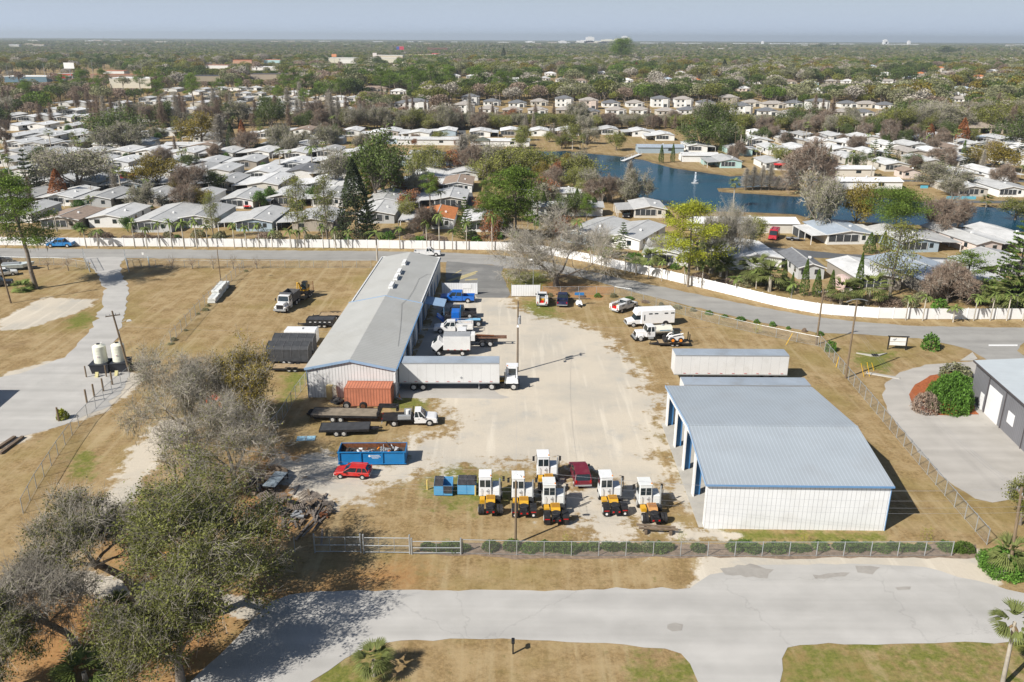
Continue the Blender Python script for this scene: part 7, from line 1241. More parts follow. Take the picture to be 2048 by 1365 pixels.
for s in (-1, 1): MB().cyl((0.15, s*0.95, 0.9), (0.15, s*0.95, 3.2), 0.08, 0.08, 8).build('exhaust_stack', 'blue', t); wheel(t, 2.2, s*1.0, 0.5, 0.28)
# box truck with tilted cab
l, a = spot((939, 708), (868, 708)); t = thing('box_truck', 'white box truck with its cab tilted forward, beside the warehouse', 'box truck', l, a); chassis(t, -2.9, 2.9, 0.85); duals(t, (-1.7,), 2.2, 0.42)
for s in (-1, 1): wheel(t, 1.9, s*0.95, 0.42, 0.25)
MB().box(-2.9, 1.2, -1.15, 1.15, 1.0, 3.2).build('cargo_box', 'paint', t, col=(0.70, 0.70, 0.69), bevel=0.04); MB().box(-2.88, 1.18, -1.13, 1.13, 3.2, 3.24).build('box_roof', 'grey', t)
m = MB(); slab(m, [(1.9, -1.0, 2.7), (1.9, 1.0, 2.7), (3.1, 1.0, 1.5), (3.1, -1.0, 1.5)], 1.1); m.build('tilted_cab', 'paint', t, col=WHI); m = MB(); slab(m, [(2.2, -0.8, 2.55), (2.2, 0.8, 2.55), (2.75, 0.8, 2.0), (2.75, -0.8, 2.0)], 0.05); m.build('windscreen', 'glass', t); MB().box(1.4, 2.4, -0.4, 0.4, 0.86, 1.3).build('engine', 'black', t); m = MB(); [m.box(-2.7+i*1.0, -2.4+i*1.0, 1.153, 1.165, 1.05, 1.12) for i in range(4)]; m.build('reflective_tape', 'red', t)
# hooklift
l, a = spot((1000, 690), (885, 690)); t = thing('hooklift_truck', 'roll-off hoist truck with long brown rails behind the box truck', 'hoist truck', l, a); cabover_nose(t, 2.4); chassis(t, -4.2, 3.2, 0.95); duals(t, (-3.0, -1.8)); m = MB()
for s in (-0.4, 0.4): m.box(-5.6, 0.6, s-0.07, s+0.07, 1.2, 1.45)
for k in range(5): m.box(-5.3+k*1.2, -5.2+k*1.2, -0.33, 0.33, 1.22, 1.4)
m.build('hoist_rails', mat('rusty_brown', (0.16, 0.09, 0.06), 0.8, 0.3, 2), t); MB().cyl((-3.6, 0.0, 1.55), (-0.8, 0.0, 1.65), 0.12, 0.12, 8).build('hydraulic_ram', 'rust', t); MB().box(-0.6, 0.4, -1.0, 1.0, 1.0, 1.9).build('tank', 'white', t)
# bus
l, a = spot((1346, 648), (1254, 652)); t = thing('minibus', 'white shuttle bus with small high windows parked in the north yard', 'bus', l, a); WB = (0.80, 0.80, 0.80)
MB().box(-3.9, 2.0, -1.2, 1.2, 0.55, 2.95).build('body', 'paint', t, col=WB, bevel=0.10); MB().fru(1.9, 2.9, -1.15, 1.15, 2.1, 1.9, 2.5, -1.1, 1.1, 2.93).build('cab_cap', 'paint', t, col=WB, bevel=0.05); MB().prof([(1.9, 0.55), (4.2, 0.55), (4.3, 1.0), (3.0, 1.3), (1.9, 1.35)], -1.0, 1.0, 'y').build('hood', 'paint', t, col=WB, bevel=0.05); MB().fru(2.0, 3.05, -0.98, 0.98, 1.3, 2.0, 2.55, -0.9, 0.9, 2.1).build('cab_glass', 'glass', t); MB().box(4.28, 4.33, -0.6, 0.6, 0.7, 1.05).build('grille', 'black', t); MB().box(4.2, 4.4, -1.0, 1.0, 0.45, 0.65).build('bumper', 'steel', t)
for s in (-1, 1):
    wheel(t, 3.2, s*0.92, 0.42, 0.26); wheel(t, -2.3, s*1.03, 0.42, 0.3); MB().cyl((-2.3, s*1.185, 0.5), (-2.3, s*1.21, 0.5), 0.55, 0.55, 18).build('wheel_arch', 'black', t)
    for x in (0.4, -0.6, -2.3, -3.4): MB().box(x-0.3, x+0.3, s*1.203 if s > 0 else -1.23, 1.23 if s > 0 else -1.203, 2.25, 2.45).build('window', 'glass', t)
    MB().box(1.35, 1.5, s*1.203 if s > 0 else -1.23, 1.23 if s > 0 else -1.203, 1.2, 2.2).build('door_window', 'glass', t)
MB().box(-2.2, -1.4, -0.35, 0.35, 2.952, 3.05).build('roof_vent', 'white', t)
# water tank truck
l, a = spot((1340, 677), (1272, 680)); t = thing('tank_truck', 'white water tank truck with cream elliptical tank in the north yard', 'tank truck', l, a); t.scale = (0.9,)*3; cabover_nose(t, 1.7); chassis(t, -3.3, 3.2); duals(t, (-1.9,)); m = MB(); n = 20; vs = []
for x in (-3.2, -0.1):
    for i in range(n): b = 6.283*i/n; vs.append((x, 1.1*math.cos(b), 1.85+0.72*math.sin(b)))
m.add(vs, [(i, (i+1) % n, n+(i+1) % n, n+i) for i in range(n)]+[tuple(range(n)), tuple(range(2*n-1, n-1, -1))]); m.build('tank', mat('cream_tank', (0.66, 0.63, 0.54), 0.5, 0.08, 0.8), t, smooth=False); MB().cyl((-1.6, 0, 2.5), (-1.6, 0, 2.7), 0.28, 0.28, 12).build('hatch', 'grey', t); m = MB()
for i in range(9): m.box(-2.7+i*0.22, -2.55+i*0.22, 1.02, 1.13, 1.9, 2.02)
m.build('painted_mark', mat('faded_letter_blue', (0.12, 0.3, 0.45), 0.6), t); MB().box(3.65, 3.95, -1.1, 1.1, 0.4, 0.55).build('push_bar', 'black', t)
# skid steer on trailer
t = flat_trailer('equipment_trailer', 'low equipment trailer carrying the white skid steer, ramps up', P(1378, 694)+Vector((0, 0.9, 0)), R(181), 4.8, 2.0, 'plank', 0.6, (1.9, 2.65), r=0.33, tongue=1.4); m = MB()
for s in (-0.6, 0.6):
    for q in (-0.18, 0.18): m.box(-0.1, -0.03, s+q-0.04, s+q+0.04, 0.6, 2.0)
m.build('ramp', 'black', t)
t = thing('skid_steer', 'white skid steer loader with orange-rimmed wheels on the low trailer', 'skid steer', P(1378, 694)+Vector((-2.0, 0.9, 0.61)), R(181))
MB().prof([(-1.1, 0.3), (1.0, 0.3), (1.1, 0.7), (0.2, 1.0), (-0.9, 1.2), (-1.2, 0.9)], -0.6, 0.6, 'y').build('body', 'paint', t, col=WHI); MB().fru(-0.6, 0.6, -0.45, 0.45, 1.0, -0.5, 0.45, -0.42, 0.42, 1.95).build('cab', 'glass', t); MB().box(-0.6, 0.55, -0.48, 0.48, 1.95, 2.02).build('cab_roof', 'black', t)
for x in (-0.65, 0.6):
    for s in (-1, 1): wheel(t, x, s*0.75, 0.40, 0.28, 'amber')
for s in (-1, 1): MB().tube([(-1.0, s*0.68, 1.5), (0.9, s*0.68, 1.1), (1.5, s*0.66, 0.3)], 0.1, 5).build('loader_arm', 'white', t)
MB().prof([(1.4, 0.05), (2.0, 0.05), (1.6, 0.6), (1.4, 0.6)], -0.8, 0.8, 'y').build('bucket', 'black', t)
# light tower trailer
t = thing('message_board_trailer', 'small white trailer with folded mast board, right of the navy pickup', 'sign trailer', P(1158, 612)); MB().fru(-0.6, 0.6, -0.8, 0.8, 0.4, -0.4, 0.4, -0.5, 0.5, 0.95).build('body', 'white', t); MB().cyl((0, 0, 0.9), (0, 0, 2.4), 0.07, 0.07, 6).build('mast', 'steel', t); MB().box(-0.85, 0.85, -0.05, 0.05, 2.0, 2.5).build('board', 'blue', t); wheel(t, 0, -0.75, 0.3, 0.2); wheel(t, 0, 0.75, 0.3, 0.2); MB().box(-0.1, 0.1, -1.6, -0.7, 0.35, 0.42).build('drawbar', 'black', t)
# left edge vehicles
pick((-14, 555), (34, 549), (0.72, 0.72, 0.70), 'white estate car parked at the far left edge', name='estate_car', cat='car', fr=2.3, rr=-2.3, cab=(-2.2, 1.1), h=1.6, belt=1.0, nose=0.9, bed='none', r=0.33, wx=(1.4, -1.4), top=(0.35, 0.8)); pick((-20, 530), (18, 524), (0.03, 0.03, 0.035), 'black car behind the white one at the far left edge', name='estate_car', cat='car', fr=2.3, rr=-2.3, cab=(-2.2, 1.1), h=1.6, belt=1.0, nose=0.9, bed='none', r=0.33, wx=(1.4, -1.4), top=(0.35, 0.8)); pick((-25, 575), (10, 572), (0.02, 0.02, 0.025), 'black pickup cut by the left edge beside the tall pine')
t = thing('boat_on_trailer', 'pale boat on a trailer at the far left behind the pine', 'boat', P(34, 540), R(15)); MB().add([(-2.8, -1, 0.6), (1.5, -1, 0.6), (3.2, 0, 0.9), (1.5, 1, 0.6), (-2.8, 1, 0.6), (-2.8, -1.2, 1.3), (1.5, -1.2, 1.35), (3.6, 0, 1.6), (1.5, 1.2, 1.35), (-2.8, 1.2, 1.3)], [(4, 3, 2, 1, 0), (0, 1, 6, 5), (1, 2, 7, 6), (2, 3, 8, 7), (3, 4, 9, 8), (4, 0, 5, 9), (5, 6, 7, 8, 9)]).build('hull', mat('pale_hull', (0.55, 0.6, 0.6), 0.4), t); MB().box(-2.5, 0.8, -0.5, 0.5, 1.352, 1.6).build('cover', 'grey', t); MB().box(-2.0, 3.8, -0.6, 0.6, 0.35, 0.5).build('trailer_frame', 'black', t); wheel(t, -0.8, -1.0, 0.33, 0.2); wheel(t, -0.8, 1.0, 0.33, 0.2)
# cars in the park
SED = dict(name='car', cat='car', fr=2.3, rr=-2.3, cab=(-1.6, 1.0), h=1.45, belt=0.95, nose=0.85, bed='none', r=0.33, wx=(1.4, -1.4), top=(0.45, 0.7))
for rear, front, col, lab in [((500, 408), (492, 424), (0.55, 0.012, 0.01), 'bright red car under a carport between clipped round trees'), ((868, 360), (866, 371), (0.28, 0.01, 0.03), 'dark red car under the carport of the blue-tarp home'), ((888, 368), (886, 376), (0.4, 0.42, 0.45), 'silver car beside the dark red one under the same carport'), ((812, 410), (806, 425), (0.35, 0.36, 0.38), 'silver car under the carport beside the dark conifer'), ((870, 410), (868, 421), (0.02, 0.02, 0.025), 'black car under the carport left of the orange roof'), ((1256, 428), (1250, 441), (0.015, 0.015, 0.018), 'black car under the pond-side carport'), ((213, 345), (216, 352), (0.4, 0.02, 0.02), 'red car among the left mobile homes'), ((860, 282), (868, 280), (0.7, 0.7, 0.7), 'white car on the far lakeside street'), ((1730, 318), (1722, 320), (0.7, 0.7, 0.7), 'white car in an open garage across the pond'), ((526, 294), (516, 296), (0.2, 0.35, 0.6), 'pale blue car on the far lane, centre-left')]: pick(rear, front, col, lab, **SED)
l, a = spot((1553, 470), (1541, 486)); t = thing('van', 'red van with high roof on the drive beside the beige home', 'van', l, a); t.scale = (1.05,)*3; MB().fru(-2.7, 1.4, -0.98, 0.98, 0.4, -2.65, 1.1, -0.9, 0.9, 2.35).build('body', 'paint', t, col=(0.42, 0.015, 0.03), bevel=0.08); MB().fru(1.2, 2.5, -0.95, 0.95, 0.4, 1.0, 2.3, -0.85, 0.85, 1.2).build('hood', 'paint', t, col=(0.42, 0.015, 0.03), bevel=0.06); MB().fru(1.15, 1.9, -0.85, 0.85, 1.2, 1.0, 1.25, -0.78, 0.78, 2.1).build('windscreen', 'glass', t); MB().box(-2.2, 1.0, -0.99, -0.95, 1.35, 1.85).build('side_window', 'glass', t); MB().box(-2.2, 1.0, 0.95, 0.99, 1.35, 1.85).build('side_window', 'glass', t)
for x in (-1.7, 1.6):
    for s in (-1, 1): wheel(t, x, s*0.85, 0.36, 0.24)
for s in (-0.5, 0.5): MB().box(-2.2, 0.8, s-0.04, s+0.04, 2.353, 2.42).build('roof_rail', 'black', t)
t = flat_trailer('flat_trailer', 'small white utility trailer beside the red van', P(1572, 480), R(-20), 3.0, 1.7, 'grey', 0.6, (1.4,)); 
# red tractor under the oak
t = thing('farm_tractor', 'red-orange tractor with tan rims under the grey mossy oak', 'tractor', P(446, 812), R(150)); OR = mat('tractor_orange', (0.60, 0.07, 0.03), 0.5, 0.1, 1); MB().box(0.0, 1.6, -0.35, 0.35, 0.7, 1.3).build('hood', OR, t, bevel=0.05); MB().box(-0.8, 0.0, -0.5, 0.5, 0.6, 1.0).build('platform', 'black', t); MB().box(-0.7, -0.3, -0.3, 0.3, 1.0, 1.5).build('seat', 'black', t)
for s in (-1, 1): wheel(t, -0.6, s*0.75, 0.68, 0.36, 'amber'); wheel(t, 1.2, s*0.65, 0.38, 0.24, 'amber'); MB().box(-1.1, -0.2, s*0.7-0.2, s*0.7+0.2, 1.38, 1.46).build('fender', OR, t)
for x, y in ((-0.7, -0.5), (-0.7, 0.5)): MB().cyl((x, y, 1.4), (x, y, 2.2), 0.04, 0.04, 5).build('roll_bar', 'black', t)
MB().box(1.9, 2.4, -0.8, 0.8, 0.2, 0.8).build('loader_bucket', OR, t)
# ================================================================ TANKS, STACK, SMALL THINGS
TNK = mat('ivory_tank', (0.74, 0.74, 0.62), 0.45, 0.05, 0.8, dirt=((0.5, 0.5, 0.36), 0.35, 0.8))
for i, (x, y) in enumerate([(200, 747), (237, 744)]):
    t = thing('storage_tank', ['left', 'right'][i]+' of the two upright ivory tanks in black basins', 'tank', P(x, y)+Vector((0, 0.9, 0)), R(6)); m = MB().fru(-1.15, 1.15, -1.1, 1.1, 0.02, -1.3, 1.3, -1.25, 1.25, 0.12); 
    m = MB(); m.fru(-1.1, 1.1, -1.1, 1.1, 0.0, -1.3, 1.3, -1.3, 1.3, 1.35); m.build('containment_basin', mat('black_plastic', (0.03, 0.032, 0.04), 0.45, 0.15, 1.0), t); MB().fru(-1.38, 1.38, -1.38, 1.38, 1.352, -1.38, 1.38, -1.38, 1.38, 1.45).build('basin_rim', mat('black_plastic', (0.03, 0.032, 0.04), 0.45), t)
    MB().cyl((0, 0, 1.452), (0, 0, 3.85), 0.92, 0.88, 28, True).build('tank_body', TNK, t); tp = MB().cyl((0, 0, 3.85), (0, 0, 4.12), 0.88, 0.42, 28).build('tank_top', TNK, t); MB().cyl((-0.05, 0, 4.12), (-0.05, 0, 4.22), 0.24, 0.24, 14).build('lid', 'black', tp); MB().tube([(0.3, 0.1, 4.1), (0.3, 0.1, 4.35), (0.5, 0.1, 4.35)], 0.04, 5).build('vent_pipe', 'white', tp)
    for z in (1.9, 2.4, 2.9, 3.4): MB().cyl((0, 0, z), (0, 0, z+0.05), 0.925, 0.925, 28, False).build('band', TNK, t)
    MB().box(-0.12, 0.12, -0.96, -0.92, 2.4, 2.62).build('warning_label', 'white', t); MB().box(-0.05, 0.05, -0.975, -0.962, 2.46, 2.56).build('warning_mark', 'red', t)
    s = MB(); [s.box(-0.35, 0.1, -1.75+k*0.16, -1.60+k*0.16, 0, 0.25+k*0.22) for k in range(3)]; s = s.build('step', mat('cream_step', (0.6, 0.55, 0.3), 0.7), None, loc=P(x+(0 if i else -2), y+6)+Vector((0, 1.2, 0))); tag(s, f"small cream step unit in front of the {['left', 'right'][i]} ivory tank", 'step')
for i, (x, y) in enumerate([(173, 755), (213, 754)]): tag(MB().cyl((0, 0, 0), (0, 0, 1.7), 0.10, 0.10, 8).build('wood_post', 'pole', None, loc=P(x, y)), ['wooden guard post left of the ivory tanks', 'wooden guard post between the ivory tanks'][i], 'post')
# white wrapped stack
a0, a1 = P(424, 608), P(453, 572); d = a1-a0; L = d.length; ang = math.atan2(d.y, d.x)
for r_ in range(7):
    for lv in range(3 if r_ in (2, 3, 4, 5) else 2):
        o = MB().box(-L/14+0.07, L/14-0.07, -0.7, 0.7, 0, 0.46).build('wrapped_bundle', mat('white_wrap', (0.72, 0.73, 0.70), 0.5, 0.08, 2.0, dirt=((0.35, 0.42, 0.35), 0.4, 2.5)), None, loc=a0+d*((r_+0.5)/7)+Vector((rnd.uniform(-.08, .08), rnd.uniform(-.06, .06), 0.05+lv*0.49)), rz=ang+rnd.uniform(-0.08, 0.08), bevel=0.04); tag(o, 'white wrapped bundle in the long stack beside the slanted fence', 'bundle', 'white wrapped bundles')
# signs
t = thing('framed_sign', 'black framed white double-board sign in the grass by the road corner', 'sign', P(1793, 700), R(-6)); 
for s in (-1.35, 1.35): MB().box(s-0.08, s+0.08, -0.08, 0.08, 0, 2.15).build('post', 'black', t)
MB().box(-1.6, 1.6, -0.09, 0.09, 2.15, 2.27).build('top_beam', 'black', t); MB().box(-1.2, 1.2, -0.04, 0.04, 1.4, 2.0).build('board', 'white', t); b_s = MB().box(-1.2, 1.2, -0.04, 0.04, 0.75, 1.3).build('board', 'white', t); MB().add([(-0.9, -0.05, 1.65), (-0.3, -0.05, 1.9), (-0.2, -0.05, 1.85), (-0.5, -0.05, 1.5), (-0.9, -0.042, 1.65), (-0.3, -0.042, 1.9), (-0.2, -0.042, 1.85), (-0.5, -0.042, 1.5)], [(0, 1, 2, 3), (7, 6, 5, 4), (0, 4, 5, 1), (1, 5, 6, 2), (2, 6, 7, 3), (3, 7, 4, 0)]).build('sign_graphic', 'grey', t)
t = thing('road_sign', 'pale blue and white sign by the open gate at the upper road', 'sign', P(299, 535), R(-60)); MB().box(-0.7, 0.7, -0.04, 0.04, 0.7, 2.2).build('board', mat('pale_sign', (0.5, 0.62, 0.68), 0.5), t); MB().box(-0.75, -0.7, -0.04, 0.04, 0, 2.3).build('post', 'grey', t); MB().box(0.7, 0.75, -0.04, 0.04, 0, 2.3).build('post', 'grey', t)
t = thing('road_sign', 'small white notice on a post near the open gate', 'sign', P(287, 518)); MB().box(-0.03, 0.03, -0.03, 0.03, 0, 1.4).build('post', 'grey', t); MB().box(-0.2, 0.2, -0.05, -0.03, 0.9, 1.4).build('board', 'white', t)
t = thing('storm_drain', 'concrete storm drain inlet with grate in the ditch by the sign', 'drain', P(1748, 712), 0); MB().prof([(-2.4, 0.9), (-0.6, -0.4), (0.6, -0.4), (2.4, 0.9), (0.6, 0.2), (-0.6, 0.2)], 0.02, 0.2, 'z').build('apron', 'concrete', t); MB().box(-0.45, 0.45, -0.5, 0.1, 0.2, 0.3).build('grate', 'black', t)
tag(MB().fru(-2.3, 2.3, -0.4, 0.4, 0.02, -2.2, 2.2, -0.3, 0.3, 0.12).build('culvert_slab', 'concrete', None, loc=P(1766, 752), rz=R(-28)), 'narrow concrete slab linking the ditch to the side drive', 'slab')
# logs, ties, pallets
t = thing('log_stand', 'two brown logs resting on low stands near the last yard tractor', 'log', P(1316, 1068), R(-3)); MB().cyl((-1.9, 0, 0.62), (1.9, 0, 0.55), 0.14, 0.12, 8).build('log', 'wood', t); MB().cyl((-2.1, 0.35, 0.75), (1.7, 0.32, 0.62), 0.11, 0.1, 8).build('log', 'wood', t)
for x in (-1.2, 1.2): MB().box(x-0.12, x+0.12, -0.3, 0.6, 0, 0.44).build('stand', 'wood', t)
for i, (a_, b_) in enumerate([((0, 910), (46, 876)), ((-6, 900), (30, 876))]):
    p, q = P(*a_), P(*b_); o = MB().box(0, (q-p).length, -0.2, 0.2, 0, 0.28).build('timber_beam', 'wood', None, loc=p, rz=math.atan2(q.y-p.y, q.x-p.x)); tag(o, ['near heavy dark timber beam at the left edge', 'far heavy dark timber beam at the left edge'][i], 'timber')
tag(MB().cyl((0, 0, 0.15), (7.5, 0, 0.15), 0.14, 0.14, 8).build('log', 'wood', None, loc=P(1100, 598), rz=R(-1)), 'long thin log on the ground behind the navy pickup', 'log')
tag(MB().cyl((0, 0, 0.12), (9.5, 0, 0.12), 0.12, 0.12, 8).build('log', 'wood', None, loc=P(1080, 1090), rz=R(-1)), 'long thin log on the ground behind the front hedge', 'log')
def pallet(loc, rz, tilt, m='wood'):
    t = thing('pallet', 'x', 'pallet', loc, rz)
    for i in range(6): MB().box(-0.6, 0.6, -0.55+i*0.2, -0.45+i*0.2, 0.12, 0.15).build('deck_board', m, t)
    for x in (-0.55, 0, 0.5): MB().box(x, x+0.06, -0.55, 0.55, 0.02, 0.119).build('stringer', m, t)
    t.rotation_euler = (tilt[0], tilt[1], rz); return t
GW = mat('pale_grey_wood', (0.19, 0.16, 0.135), 0.9, 0.25, 2.0); pp = pallet(P(548, 985), 0.3, (0, 0), GW); pp['label'] = 'grey wooden pallet leaning against the junk rack'; pp.rotation_euler = (1.0, 0, 0.1); pp['group'] = 'loose pallets in the oak shade'
for i in range(22):
    x, y = rnd.choice([(535, 1000), (545, 950), (600, 1010), (590, 1030), (615, 1000), (560, 1010), (640, 1020), (525, 965)]); o = dup(pp, P(x+rnd.uniform(-18, 18), y+rnd.uniform(-10, 10))+Vector((0, 0, rnd.uniform(0, 0.5))), 0, 'grey wooden pallet in the loose piles under the oaks'); o.rotation_euler = (rnd.uniform(-0.3, 0.3), rnd.uniform(-0.3, 0.3), rnd.uniform(0, 3))
for i in range(44):
    p = P(rnd.gauss(600, 26), rnd.gauss(1028, 26)); L = rnd.uniform(1.2, 3.0); o = MB().box(-L/2, L/2, -0.1, 0.1, 0, 0.06).build('plank', rnd.choice([GW, M_['wood'], GW]), None, loc=p+Vector((0, 0, rnd.uniform(0.02, 0.35))), rz=rnd.uniform(1.0, 2.1)); tag(o, 'weathered loose board in the timber pile under the oaks', 'board', 'loose boards of the timber pile')
for i, (x, y, w_, d_, h_, c_) in enumerate([(515, 985, 2.2, 1.4, 1.0, 'black'), (535, 1025, 2.6, 1.2, 0.8, 'rust'), (575, 1022, 2.0, 1.6, 0.7, 'black'), (560, 945, 2.4, 0.9, 0.9, 'wood'), (600, 1040, 1.6, 1.1, 0.7, 'grey'), (630, 1012, 1.8, 0.9, 0.5, 'black'), (505, 955, 1.8, 1.4, 1.1, 'wood'), (655, 1030, 1.5, 0.8, 0.4, 'rust')]):
    t = thing('junk_heap', f"{ {'black': 'black', 'rust': 'rusty', 'wood': 'brown', 'grey': 'grey'}[c_]} heap of stacked scrap in the oak shade, {ORD(i+1)} of the clutter", 'junk heap', P(x, y), rnd.uniform(0, 3))
    for k in range(7):
        a, b = rnd.uniform(-w_/2, w_/2), rnd.uniform(-d_/2, d_/2); z = h_*rnd.random()*0.8; q = MB().box(-w_*0.28, w_*0.28, -d_*0.12, d_*0.12, 0, h_*0.3).build('slat' if k % 2 else 'bar', c_ if k % 3 else 'wood', t, loc=(a, b, z), rz=rnd.uniform(0, 3)); q.rotation_euler.x = rnd.uniform(-.3, .3)
t = thing('junk_rack', 'low metal rack with blue-white panels beside the leaning pallet', 'rack', P(552, 972), R(80)); MB().box(-1.7, 1.7, -0.75, 0.75, 0.7, 0.8).build('frame', 'black', t)
for i in range(3): MB().box(-1.6+i*1.1, -0.6+i*1.1, -0.7, 0.7, 0.802, 0.86).build('panel', mat('blue_white_panel', (0.24, 0.29, 0.33), 0.4), t)
for x in (-1.6, 1.6):
    for y in (-0.65, 0.65): MB().box(x-0.05, x+0.05, y-0.05, y+0.05, 0, 0.7).build('leg', 'black', t)
t = thing('mailbox', 'black mailbox on a post at the lower street verge', 'mailbox', P(1026, 1308), R(90)); MB().box(-0.06, 0.06, -0.06, 0.06, 0, 1.1).build('post', 'black', t); MB().box(-0.28, 0.28, -0.13, 0.13, 1.1, 1.35).build('box', 'black', t, bevel=0.05)
# canopy tent, dock, bridge, fountain, gazebo
t = thing('canopy_tent', 'pinkish arched garage tent between the column cedars', 'tent', P(1703, 586), R(4)); m = MB(); ar = [(1.6*math.cos(b), 1.2+1.2*math.sin(b)) for b in [math.pi*i/8 for i in range(9)]]; outl = [(1.6, 0)]+ar+[(-1.6, 0), (-1.45, 0)]+[(-1.45*math.cos(math.pi*i/8), 1.2+1.05*math.sin(math.pi*i/8)) for i in range(9)]+[(1.45, 0)]; m.prof(outl, 0, 5, 'y'); m.build('cover', mat('pink_cover', (0.55, 0.42, 0.38), 0.7), t); MB().box(-1.44, 1.44, 2.5, 2.55, 0.02, 1.6).build('rear_wall', mat('brown_interior', (0.12, 0.06, 0.03), 0.8), t); MB().box(-0.9, 0.9, 0.8, 1.4, 0, 0.7).build('bench', 'white', t)
t = thing('boathouse', 'small roofed dock pavilion on stilts at the far pond bank', 'boathouse', P(966, 303)); MB().fru(-3.2, 3.2, -2.6, 2.6, 4.6, -0.3, 0.3, -0.3, 0.3, 6.0).build('roof', mat('dark_green_shingle', (0.10, 0.11, 0.09), 0.9), t); MB().box(-3, 3, -2.4, 2.4, 2.2, 2.4).build('deck', 'wood', t)
for x in (-2.8, 2.8):
    for y in (-2.2, 2.2): MB().box(x-0.12, x+0.12, y-0.12, y+0.12, 0, 4.6).build('post', 'wood', t)
m = MB(); m.box(-3, 3, -2.4, -2.3, 3.2, 3.3); m.box(-3, -2.9, -2.3, 2.4, 3.2, 3.3); m.box(2.9, 3, -2.3, 2.4, 3.2, 3.3); m.build('railing', 'white', t)
p, q = P(1245, 325), P(1280, 311); t = thing('footbridge', 'small white railed footbridge at the far pond shore', 'bridge', p, math.atan2(q.y-p.y, q.x-p.x)); Lb = (q-p).length; MB().box(0, Lb, -0.8, 0.8, 0.5, 0.62).build('deck', 'white', t)
for s in (-0.8, 0.75):
    m = MB().box(0, Lb, s, s+0.05, 1.5, 1.58)
    for k in range(6): m.box(Lb*k/5-0.04, Lb*k/5+0.04, s, s+0.05, 0.62, 1.5)
    m.build('railing', 'white', t)
t = thing('fountain', 'floating pond fountain throwing a thin white jet', 'fountain', P(1390, 367)); MB().cyl((0, 0, 0.06), (0, 0, 0.3), 1.3, 1.1, 18).build('float', 'grey', t)
V, Qd = leaves(np.random.default_rng(5), np.column_stack([RNG.normal(0, 1, 420)*0.30*(1-np.linspace(0, 1, 420)*0.8), RNG.normal(0, 1, 420)*0.30, np.linspace(0, 1, 420)**1.2*3.4+0.3]), 0.22); npmesh('water_jet', V, Qd, mat('spray', (0.85, 0.9, 0.95), 0.5), t)
tag(MB().box(-3.0, 3.0, -1.2, 1.2, 1.9, 1.96).build('blue_tarp', mat('tarp_blue', (0.02, 0.16, 0.5), 0.5, 0.15, 2), None, loc=P(838, 368)+Vector((0, -0.4, 0))), 'bright blue tarp slung under the carport eave', 'tarp')
tag(MB().fru(-2.2, 2.2, -1.0, 0, 2.0, -2.2, 2.2, -0.1, 0.0, 2.6).build('awning', mat('red_awning', (0.5, 0.03, 0.03), 0.6), None, loc=P(1558, 341)), 'small red awning on the home across the pond', 'awning')
# pool-blue screens by the pond
for i, (x, y, w) in enumerate([(1922, 399, 9), (1848, 377, 2.5)]): tag(MB().box(-w/2, w/2, -0.05, 0.05, 0, 0.9).build('screen_fence', mat('aqua_screen', (0.12, 0.42, 0.55), 0.6), None, loc=P(x, y)), ['low aqua screen fence behind the beige pond home', 'short aqua screen beside the boat trailer'][i], 'screen')
# saplings along the upper road fence, brush pile, the building whose shadow reaches in at the left edge
for i, (x, y, t_) in enumerate([(97, 540, 512), (137, 542, 508), (345, 538, 507), (385, 538, 512), (427, 538, 508), (467, 538, 506), (514, 538, 510)]): tree('sapling', x, y, t_, 22, f"small leafless sapling along the upper road fence, {ORD(i+1)} from the left", 'leafless saplings along the upper fence')
tree('dbush', 312, 1072, 1045, 80, 'brown brush pile on the grass left of the largest oak'); tree('gbush', 1295, 1096, 1085, 30, 'low dry weed clump at the front fence')
tip = P(40, 781); t = thing('metal_building', 'tan metal building just beyond the left edge, its shadow falling on the lot', 'building', (tip.x-4.85, tip.y-3.65, 0), 0)
MB().box(-20, 0, -14, 0, 0, 4.9).build('wall', RIBW, t); m = MB(); slab(m, [(-20.2, -14.2, 4.95), (0.1, -14.2, 4.95), (0.1, -7, 5.6), (-20.2, -7, 5.6)], 0.1); slab(m, [(-20.2, -7, 5.6), (0.1, -7, 5.6), (0.1, 0.1, 4.95), (-20.2, 0.1, 4.95)], 0.1); m.build('roof', ROOFW, t); MB().box(0.003, 0.06, -9, -5, 0, 4).build('roller_door', TRIM, t)

for i in range(12):
    f = rnd.random(); x, y = 488-148*f+rnd.uniform(-6, 6), 542+148*f; tree('gbush', x, y, wpx=rnd.uniform(6, 14), h=rnd.uniform(0.25, 0.6), label='dry weed clump along the slanted fence by the white stack', group='weeds along the slanted fence')
for i in range(18):
    f = i/17; x, y = 1100+540*f, 593+8*f+92*max(0, f-0.25); tree(rnd.choice(['gbush', 'dbush', 'bush']), x, y, wpx=rnd.uniform(9, 20), h=rnd.uniform(0.4, 0.9), label='low weed clump along the curved yard fence', group='weeds along the curved yard fence')
